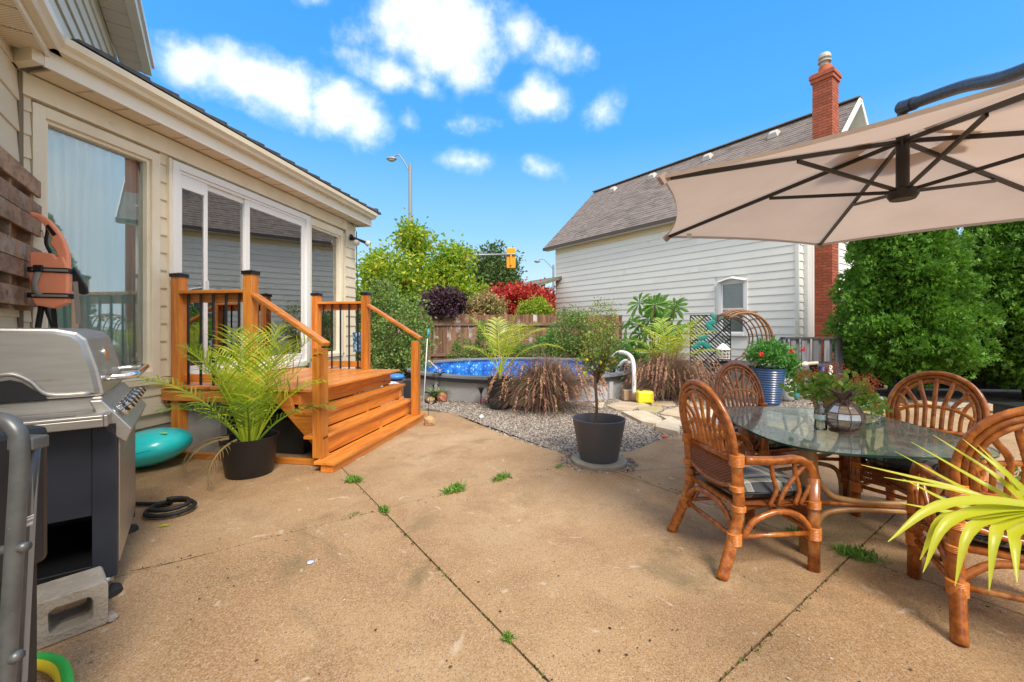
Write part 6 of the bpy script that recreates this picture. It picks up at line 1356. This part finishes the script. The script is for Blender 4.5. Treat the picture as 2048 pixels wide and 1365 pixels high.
# ================================================================ trees, lamps, signals
def tree(label, name, c, rad, m, ncl, per, lf, spread, grp='trees beyond the fence', lobes=()):
    t = thing(name, label, 'tree', (c[0], c[1], 0), 0, grp); z = c[2]
    ps_, ns_l = crown_pts((0, 0, z), rad, ncl, per, spread, (.35, 1.0))
    for (lx, ly, lz, lr, lc) in lobes:
        a, b = crown_pts((lx, ly, lz), (lr, lr, lr*.9), lc, per, spread, (.3, 1.)); ps_ = np.vstack([ps_, a]); ns_l = np.vstack([ns_l, b])
    v, f = scatter(ps_, rdir(len(ps_), ns_l, .5, -.1), rdir(len(ps_)), lf, LEAF_V, LEAF_F); np_mesh('crown', v, f, m, t)
    MB().tube([(0, 0, -.1), (.05, 0, z*.5), (0, 0, z)], [rad[0]*.07, rad[0]*.055, rad[0]*.03], 8).build('trunk', m_bark, t, smooth=True)
    for k_ in range(7): a = k_*.9; MB().tube(cr([(0, 0, z*.55), (rad[0]*.3*math.cos(a), rad[1]*.3*math.sin(a), z*.8), (rad[0]*.7*math.cos(a), rad[1]*.7*math.sin(a), z+rad[2]*.3*math.sin(a*2))], 4), [rad[0]*.025]*9, 6).build('limb', m_bark, t, smooth=True)
tree('yellow green maple turning orange at the top behind the fence', 'maple_tree', (-4.6, 21, 3.3), (2.9, 2.4, 2.6), g_maple, 330, 46, .20, .26, lobes=((-.4, 0, 5.7, .9, 40), (-2.2, 0, 4.3, .8, 30), (1.6, -.3, 4.6, 1.0, 36), (2.6, 0, 2.6, 1.3, 50), (-2.6, 0, 2.4, 1.0, 40)))
tree('dark green broad tree behind the traffic signal', 'oak_tree', (-1.8, 40, 5.4), (2.9, 2.6, 3.7), g_tree, 300, 40, .34, .38, lobes=((1.6, 0, 3.2, 1.7, 60), (-2.2, 0, 3.6, 1.5, 40)))
tree('low distant tree beside the porch', 'oak_tree', (2.8, 46, 2.2), (2.2, 2, 1.7), g_tree, 100, 34, .3, .3)
tree('distant tree line behind the maple', 'oak_tree', (-13, 44, 3.0), (6, 3, 3.2), g_tree, 300, 40, .4, .5)
def lamp(label, base, h, arm_, rz):
    t = thing('street_lamp', label, 'street lamp', base, rz, 'street lamps along the road'); MB().tube([(0, 0, 0), (0, 0, h)], [.16, .11], 12).build('pole', m_lampgrey, t, smooth=True, angle=50)
    MB().tube(cr([(0, 0, h-.5), (-arm_*.45, 0, h+.3), (-arm_*.75, 0, h+.62), (-arm_, 0, h+.5)], 5), .04, 8).build('arm', m_lampgrey, t, smooth=True); MB().ball((-arm_-.15, 0, h+.38), .34, .18, .13, 12, 8).build('lamp_head', m_lampgrey, t, smooth=True); MB().ball((-arm_-.15, 0, h+.29), .24, .14, .09, 12, 8).build('lens', M('lamp_lens', (.45, .42, .36), .3), t, smooth=True)
lamp('tall grey street lamp rising behind the maple', (-6.3, 26, 0), 11.45, 1.0, 0); lp = P(1107, 530, 45); lamp('distant street lamp beside the white house porch', (lp.x, 45, 0), lp.z, 1.6, 0)
ts = thing('traffic_signal', 'yellow traffic signal seen from behind on a long grey arm', 'traffic signal', (-4.4, 26, 0)); sg = P(1022, 516, 26)-Vector((-4.4, 26, 0))
MB().tube([(0, 0, 0), (0, 0, 6.2)], [.14, .10], 10).build('pole', m_lampgrey, ts, smooth=True); ae = P(1018, 509, 26)-Vector((-4.4, 26, 0)); MB().tube([(0, 0, ae.z-.1), ae], [.09, .06], 8).build('mast_arm', m_lampgrey, ts, smooth=True)
MB().box(sg.x-.28, sg.x+.28, .05, .30, sg.z-.64, sg.z+.64).build('signal_housing', m_amber, ts, bevel=.05); MB().box(sg.x-.05, sg.x+.05, -.06, .05, sg.z-.45, sg.z+.35).build('bracket', m_amber, ts, bevel=.01); MB().tube([(sg.x-.3, -.02, ae.z), (sg.x+.3, -.02, ae.z)], .05, 8).build('clamp', m_lampgrey, ts)
for dz in (-.4, 0, .4): MB().tube([(sg.x, .3, sg.z+dz), (sg.x, .55, sg.z+dz)], .17, 12).build('visor', m_amber, ts)

# ================================================================ weeds in the joints
def weed(label, px_, py_, rx, ry, n, h=.05, rz=-.6):
    t = thing('weed_tuft', label, 'weed', G(px_, py_), rz, 'weeds growing in the patio joints'); p = np.column_stack([rng.normal(0, rx*.45, n), rng.normal(0, ry*.45, n), rng.uniform(0, .012, n)])
    v, f = scatter(p, rdir(n, np.tile([0, 0, 1.], (n, 1)), .45, .15), rdir(n), h, THIN_V, LEAF_F); o_ = np_mesh('blades', v, f, g_weed, t); tag(o_, kind='stuff')
weed('weed tuft at the foot of the wooden steps', 708, 963, .07, .06, 240, .045); weed('weed tuft in the long joint below the steps', 768, 1022, .02, .06, 130, .035, -.62+1.2)
weed('left of the two weed tufts in the far joint', 908, 983, .10, .04, 240, .055, .9); weed('weed tuft in the far joint nearest the grey pot', 1003, 958, .10, .035, 200, .045, .9); weed('small weed patch just left of the round paver', 1118, 935, .05, .02, 60, .03, .9)
weed('tiny weed tuft low in the central joint', 1016, 1280, .018, .02, 70, .028); weed('clover like weed patch under the table corner', 1712, 1112, .10, .07, 420, .04); weed('shaded weed patch below the left chair', 1600, 1068, .07, .05, 160, .035); weed('faint weed sprig in the left joint', 710, 1030, .04, .015, 40, .02, .9)
n = 420; yy_ = rng.uniform(1.2, 6.2, n); xx_ = rng.uniform(-1.05, 1.1, n)*yy_; kp = (xx_ > -2.2-.1*yy_) & ~((yy_ > 3.9) & (xx_ > -1.2) & (xx_ < 1.9)); pp_ = np.column_stack([xx_, yy_, np.full(n, .003)])[kp]
dd_ = rdir(len(pp_)); dd_[:, 2] *= .1; v, f = scatter(pp_, dd_, np.tile([0, 0, 1.], (len(pp_), 1)), .012, [(0, 0, 0), (-.35, .4, .1), (0, 1, 0), (.3, .5, .1)], LEAF_F, .7)
tag(np_mesh('leaf_litter', v, f, leafmat('litter', [(0, (.03, .02, .01)), (.6, (.08, .045, .02)), (.9, (.55, .5, .42))], .9, 0)), 'tiny dark specks and crumbs scattered over the patio', kind='stuff')
spt = MB().ball((0, 0, 0), .022, .022, .002, 10, 4, .1).build('paint_spot', M('pale_blue_paint', (.50, .58, .72), .5), smooth=True); spt.location = G(621, 1125); spt.location.z = .0025; tag(spt, 'pale blue paint spot on the concrete', 'paint spot')
lf_ = MB().add([(0, 0, .01), (.02, .03, .012), (.06, .035, .004), (.03, .0, .008)], [(0, 1, 2, 3)]).build('fallen_leaf', g_palmy); lf_.location = G(315, 1056); tag(lf_, 'yellow fallen leaf on the concrete below the hose coil', 'leaf')

jm = []
for p0, p1, n in ((J(722, 980), J(1100, 1365), 340), (J(256, 1143), J(1115, 935), 200), (J(1765, 1055), J(1440, 1365), 240), (J(1254, 945), J(2048, 1240), 200)):
    for _ in range(n):
        t_ = random.random(); t_ = (t_*5 % 1)**2*.2+int(t_*5)/5; q = p0.lerp(p1, t_); jm.append((q.x+random.gauss(0, .003), q.y+random.gauss(0, .003), -.006))
jm = np.array(jm); v, f = scatter(jm, rdir(len(jm), np.tile([0, 0, 1.], (len(jm), 1)), .3, .1), rdir(len(jm)), .013, [(0, 0, 0), (-.35, .4, .1), (0, 1, 0), (.3, .5, .1)], LEAF_F, .6)
tag(np_mesh('joint_moss', v, f, leafmat('moss', [(0, (.03, .025, .01)), (.6, (.07, .08, .02)), (1, (.16, .24, .05))], .9, 0)), 'dark moss and grit packed along the patio joints', kind='stuff')
def crack(pix, w=.004):
    pts_ = cr([G(x_, y_, .0022) for x_, y_ in pix], 6); vs = []
    for i, p in enumerate(pts_): ww = w*random.uniform(.3, 1); vs += [p+Vector((random.uniform(-.003, .003), -ww, 0)), p+Vector((0, ww*.4, 0))]
    return MB().add(vs, [(2*i, 2*i+1, 2*i+3, 2*i+2) for i in range(len(pts_)-1)]).build('crack', m_crack, patio)
m_crack = M('crack_dirt', (.05, .03, .018), .95)
crack([(1256, 943), (1300, 940), (1340, 937), (1385, 934)]); crack([(262, 1142), (300, 1134), (360, 1121), (430, 1104)]); crack([(1440, 905), (1500, 930), (1530, 960)], .003)
# ================================================================ left foreground: grill
GA = R(37.4); gr_ = thing('gas_grill', 'stainless steel gas grill with charcoal cabinet against the house wall', 'grill', (-1.945, 2.07, 0), GA)
def gb(name, x0, x1, y0, y1, z0_, z1_, m, bev=.004): return MB().box(x0, x1, y0, y1, z0_, z1_).build(name, m, gr_, bevel=bev)
for x_, y_ in ((-.045, .0), (-.045, .80), (-.54, .0), (-.54, .80)):
    gb('leg', x_-.045, x_+.045, y_, y_+.05, .085, .84, m_navy); MB().tube([(x_, y_+.025, .085), (x_, y_+.025, .05)], .03, 10).build('caster_stem', m_steel, gr_, smooth=True)
    c_ = MB().tube([(x_-.02, y_+.02, .038), (x_+.02, y_+.02, .038)], .036, 16).build('caster', m_blackrub, gr_, smooth=True, angle=50); MB().lathe([(0, 0), (.065, 0), (.06, .02), (.03, .035), (0, .036)], (x_, y_+.02, .001), 16).build('caster_shoe', m_blackrub, gr_, smooth=True, angle=40)
gb('end_panel', -.50, -.09, .006, .02, .40, .84, m_navy); gb('end_panel', -.50, -.09, .83, .845, .10, .84, m_navy); gb('back_panel', -.585, -.57, .02, .83, .1, .84, m_navy)
gb('bottom_shelf', -.57, -.02, .05, .80, .10, .125, m_blackplastic); gb('bottom_rail', -.50, -.09, .003, .03, .09, .16, m_black); gb('drip_box', -.5, -.05, .05, .8, .62, .83, m_black)
gb('door_panel', -.012, .004, .055, .795, .13, .80, m_chrome if False else m_steel)
gb('firebox', -.56, -.06, .08, .80, .83, .965, m_steel, .01)
MB().extrude([Vector((-.10, 0, .955)), Vector((-.055, 0, .955)), Vector((.055, 0, .80)), Vector((.03, 0, .735)), Vector((-.04, 0, .80))], (0, .0, 0), (0, .86, 0)).build('control_panel', m_steel, gr_, bevel=.006)
kd = Vector((.155, 0, .11)).normalized()
for i in range(6):
    y_ = .09+.135*i; c_ = Vector((.008, y_, .888)); MB().tube([c_, c_+kd*.012, c_+kd*.018], [.034, .034, .026], 18).build('knob_bezel', m_chrome, gr_, smooth=True, angle=40); MB().tube([c_+kd*.012, c_+kd*.045, c_+kd*.05], [.023, .021, .018], 16).build('knob', m_black if True else m_chrome, gr_, smooth=True, angle=40); MB().tube([c_+kd*.03, c_+kd*.043], .0245, 16).build('knob_ring', m_chrome, gr_, smooth=True, angle=40)
# side shelf
MB().box(-.56, -.035, -.13, .06, .885, .90).box(-.56, -.035, -.13, -.115, .845, .885).build('side_shelf', m_steel, gr_, bevel=.004); gb('shelf_trim', -.035, -.02, -.13, .06, .845, .90, m_steel)
gb('shelf_bracket', -.50, -.46, -.12, .02, .78, .845, m_navy); 
# hood: end profile swept along y
hp = [(-.57, .965), (-.57, 1.12), (-.545, 1.22), (-.49, 1.285), (-.40, 1.305), (-.22, 1.302), (-.15, 1.285), (-.115, 1.25), (-.075, 1.10), (-.055, .985), (-.055, .965)]
y0_, y1_ = .075, .80; MB().add([(x_, y, z_) for y in (y0_, y1_) for x_, z_ in hp], [tuple(range(11)), tuple(range(11, 22))[::-1]]+[(i, 11+i, 11+(i+1) % 11, (i+1) % 11) for i in range(11)]).build('hood', m_steel, gr_, bevel=.014)
def inset(k, dz=0): cx_, cz_ = -.31, 1.12; return [(cx_+(x_-cx_)*k, cz_+(z_-cz_)*k+dz) for x_, z_ in hp]
ip = inset(.86); op = inset(.93); MB().add([(x_, y0_-.001, z_) for x_, z_ in op]+[(x_, y0_-.016, z_) for x_, z_ in ip], [(i, (i+1) % 11, 11+(i+1) % 11, 11+i) for i in range(11)]+[tuple(range(11, 22))]).build('hood_end_panel', m_steel, gr_, smooth=True, angle=25)
bd = [(-.50, .975), (-.46, 1.0), (-.43, 1.04), (-.395, 1.06), (-.36, 1.065), (-.325, 1.05), (-.28, 1.005), (-.25, .975)]; n = 8
MB().add([(x_, y0_-.024, z_) for x_, z_ in bd]+[(x_, y0_-.0, z_) for x_, z_ in bd], [tuple(range(n))]+[(i, (i+1) % n, n+(i+1) % n, n+i) for i in range(n)]).build('end_badge', m_blackplastic, gr_, bevel=.004)
MB().tube(cr([(-.54, y0_-.022, .985), (-.48, y0_-.026, 1.02), (-.43, y0_-.026, 1.075), (-.36, y0_-.026, 1.095), (-.30, y0_-.026, 1.06), (-.24, y0_-.024, .992), (-.10, y0_-.02, .985)], 5), .010, 8).build('end_bead', m_steel, gr_, smooth=True)
for k_ in range(2): gb('vent_slot', -.42+.17*k_, -.30+.17*k_, -.085, -.075, .8995, .9015, m_black, 0)
hb = cr([(-.08, .13, 1.05), (-.02, .125, 1.055), (.02, .15, 1.06), (.025, .22, 1.06), (.025, .66, 1.06), (.02, .73, 1.06), (-.02, .75, 1.055), (-.08, .745, 1.05)], 5); hb = [Vector((p.x+(.035 if p.x > -.03 else 0), p.y, p.z)) for p in hb]; MB().tube(hb, .018, 12).build('handle', m_chrome, gr_, smooth=True)
MB().tube([(-.105, .42, 1.16), (-.085, .42, 1.165)], .04, 20).build('thermometer', m_chrome, gr_, smooth=True, angle=40)
MB().box(-.093, -.088, .30, .60, 1.09, 1.14).build('name_plate', m_black, gr_)
# folding cart frame at the left edge
fc = thing('folding_cart', 'grey tube folding hand cart standing at the left edge', 'hand cart', (-1.32, 1.0, 0)); fo = Vector((-1.32, 1.0, 0)); 
def cpt(px_, py_, yd=.98): return P(px_, py_, yd)-fo
b0_ = cpt(5, 1365); bot = Vector((b0_.x-.02, b0_.y, .03)); bot2 = Vector((b0_.x+.03, b0_.y, .03))
MB().tube(cr([cpt(-240, 838), cpt(-80, 834), cpt(-5, 838), cpt(28, 855), cpt(40, 890), cpt(36, 990), cpt(26, 1150), cpt(12, 1365), bot], 5), .0165, 12).build('tube', m_tubegrey, fc, smooth=True)
MB().tube([cpt(62, 885, 1.03), cpt(54, 1000, 1.03), cpt(44, 1180, 1.03), cpt(32, 1365, 1.03), bot2+Vector((.0, .05, 0))], .0175, 12).build('tube', m_tubegrey, fc, smooth=True); MB().beam(cpt(70, 930, 1.03), cpt(48, 1365, 1.03), .004, .012, (0, 1, 0)).build('side_channel', m_lampgrey, fc)
MB().box(-.03, .03, -.02, .02, -.015, .015).build('joint_bracket', m_tubegrey, fc, loc=cpt(57, 885, 1.01), bevel=.004)
MB().tube(cr([cpt(-200, 1118), cpt(-40, 1108), cpt(10, 1100), cpt(55, 1093)], 4), .011, 8).build('crossbar', m_tubegrey, fc, smooth=True); MB().tube(cr([cpt(-200, 1345), cpt(-20, 1332), cpt(40, 1310)], 4), .012, 8).build('crossbar', m_tubegrey, fc, smooth=True)
bl = cpt(-240, 838); MB().tube([bl, Vector((bl.x-.02, bl.y, .03))], .0165, 12).build('tube', m_tubegrey, fc, smooth=True)
m_bar, t, b, o2 = newmat('barcode_label'); v = coords(t); wv_ = t.nodes.new('ShaderNodeTexNoise'); wv_.noise_dimensions = '1D'; sp = t.nodes.new('ShaderNodeSeparateXYZ'); t.links.new(v, sp.inputs[0]); t.links.new(sp.outputs[2], wv_.inputs['W']); wv_.inputs['Scale'].default_value = 420; wv_.inputs['Detail'].default_value = 0; t.links.new(ramp(t, wv_.outputs['Fac'], [(.48, (.75, .75, .75)), (.5, (.05, .05, .05))]), b.inputs['Base Color'])
MB().beam(cpt(59, 1032, 1.0), cpt(56, 1052, 1.0), .004, .016, (0, 1, 0)).build('label', m_bar, fc)
for q in (bot, bot2+Vector((.0, .05, 0))): MB().tube([q-Vector((0, 0, .03)), q+Vector((0, 0, .08))], .022, 12).build('foot', m_blackrub, fc, smooth=True)
kb = thing('black_crate', 'black plastic basket hanging inside the folding cart', 'basket', (-1.42, 1.12, 0)); MB().box(-.14, .06, -.05, .12, .62, 1.02).build('shell', m_blackplastic, kb, bevel=.02); MB().tube([(.05, -.06, .7), (.05, -.06, .98)], .006, 6).build('wire', m_chrome, kb); MB().box(-.12, .04, -.03, .1, .0, .62).build('liner', m_blackplastic, kb)
# cinder block
pA, pB = Vector((-1.785, 1.85, 0)), Vector((-1.93, 1.68, 0)); an = math.atan2(pA.y-pB.y, pA.x-pB.x)
cu_d = bpy.data.curves.new('cinder_block', 'CURVE'); cu_d.dimensions = '2D'; cu_d.fill_mode = 'BOTH'; cu_d.extrude = .09; cu_d.bevel_depth = .005
def loop(pts):
    sp_l = cu_d.splines.new('POLY'); sp_l.points.add(len(pts)-1); sp_l.use_cyclic_u = True
    for q, (x_, z_) in zip(sp_l.points, pts): q.co = (x_, z_, 0, 1)
def rrect(x0, x1, z0_, z1_, r_, n=5):
    o_ = []
    for cx_, cz_, a0_ in ((x1-r_, z1_-r_, 0), (x0+r_, z1_-r_, 90), (x0+r_, z0_+r_, 180), (x1-r_, z0_+r_, 270)):
        for i in range(n): a = R(a0_+90*i/(n-1)); o_.append((cx_+r_*math.cos(a)+random.uniform(-.002, .002), cz_+r_*math.sin(a)+random.uniform(-.002, .002)))
    return o_
loop(rrect(-.395, 0, 0.004, .185, .012)); loop(rrect(-.178, -.038, .036, .150, .028)); loop(rrect(-.36, -.218, .036, .150, .028))
cu_o = bpy.data.objects.new('tmp', cu_d); COL.objects.link(cu_o); bpy.context.view_layer.update()
cme = bpy.data.meshes.new_from_object(cu_o.evaluated_get(bpy.context.evaluated_depsgraph_get())); bpy.data.objects.remove(cu_o); cme.name = 'cinder_block'; cme.materials.clear(); cme.materials.append(m_conc_block)
cb_ = link(bpy.data.objects.new('cinder_block', cme)); cb_.location = (pA.x-.095*math.sin(an), pA.y+.095*math.cos(an), 0); cb_.rotation_euler = (R(90), 0, an); tag(cb_, 'hollow grey cinder block lying on its side under the grill', 'cinder block')
rock('broken grey chip beside the cinder block corner', 222, 1240, .03, .025, .018, m_conc_block)
# hoses
hz = thing('black_hose', 'coiled black corrugated hose on the concrete behind the grill', 'hose', G(338, 1025)); hpt = []
for i in range(46):
    a = i/45*4.1*math.pi+2.2; rr = .16-.065*i/45; hpt.append((rr*math.cos(a)*1.0+.02, rr*math.sin(a)*.85, .018+.0012*i))
MB().tube([(-.55, .12, .02), (-.36, .10, .02), (-.22, .10, .018)]+hpt, [.0135+.002*(i % 2) for i in range(49)], 8).build('hose_coil', m_blackrub, hz, smooth=True)
yh = thing('garden_hose', 'yellow and green garden hose curving at the bottom left corner', 'hose', G(60, 1365)); gpts = [G(x_, y_, .03)-yh.location for x_, y_ in ((-120, 1400), (-20, 1346), (40, 1330), (88, 1328), (122, 1350), (125, 1400), (60, 1470))]
MB().tube(cr(gpts, 7), .021, 12).build('hose_tube', M('yellow_hose', (.78, .62, .03), .4), yh, smooth=True); m_gh = M('green_hose', (.04, .50, .08), .4, bs=60, bstr=.4)
off = [Vector((p.x, p.y, 0)) for p in cr(gpts, 7)]; cen = sum(off, Vector())/len(off); MB().tube([p+(Vector((p.x, p.y, 0))-cen).normalized()*.012+Vector((0, 0, .013)) for p in cr(gpts, 7)], .0175, 10).build('hose_stripe', m_gh, yh, smooth=True)
# turquoise float
ff = thing('inflatable_float', 'turquoise inflatable float with lime stripes between grill and deck', 'pool float', G(300, 935)); MB().ball((0, 0, .19), .34, .30, .165, 36, 18, 0, Matrix.Rotation(R(-10), 3, 'Y')).build('float_body', m_teal, ff, smooth=True)
for x0, y0, z0_, dx in ((-.10, -.14, .365, .14), (.21, -.10, .345, .06)):
    MB().ball((x0, y0, z0_), dx*.6, .018, .006, 10, 5, 0, Matrix.Rotation(R(-4), 3, 'Y')).build('stripe', m_lime, ff)
sm = [(.332*math.cos(a), .302*math.sin(a), .19+.0) for a in [i*math.pi/24 for i in range(49)]]; MB().tube([Matrix.Rotation(R(-10), 3, 'Y') @ (Vector(p)-Vector((0, 0, .19)))+Vector((0, 0, .19)) for p in sm], .003, 5).build('seam', M('teal_dark', (.01, .30, .34), .4), ff, smooth=True)
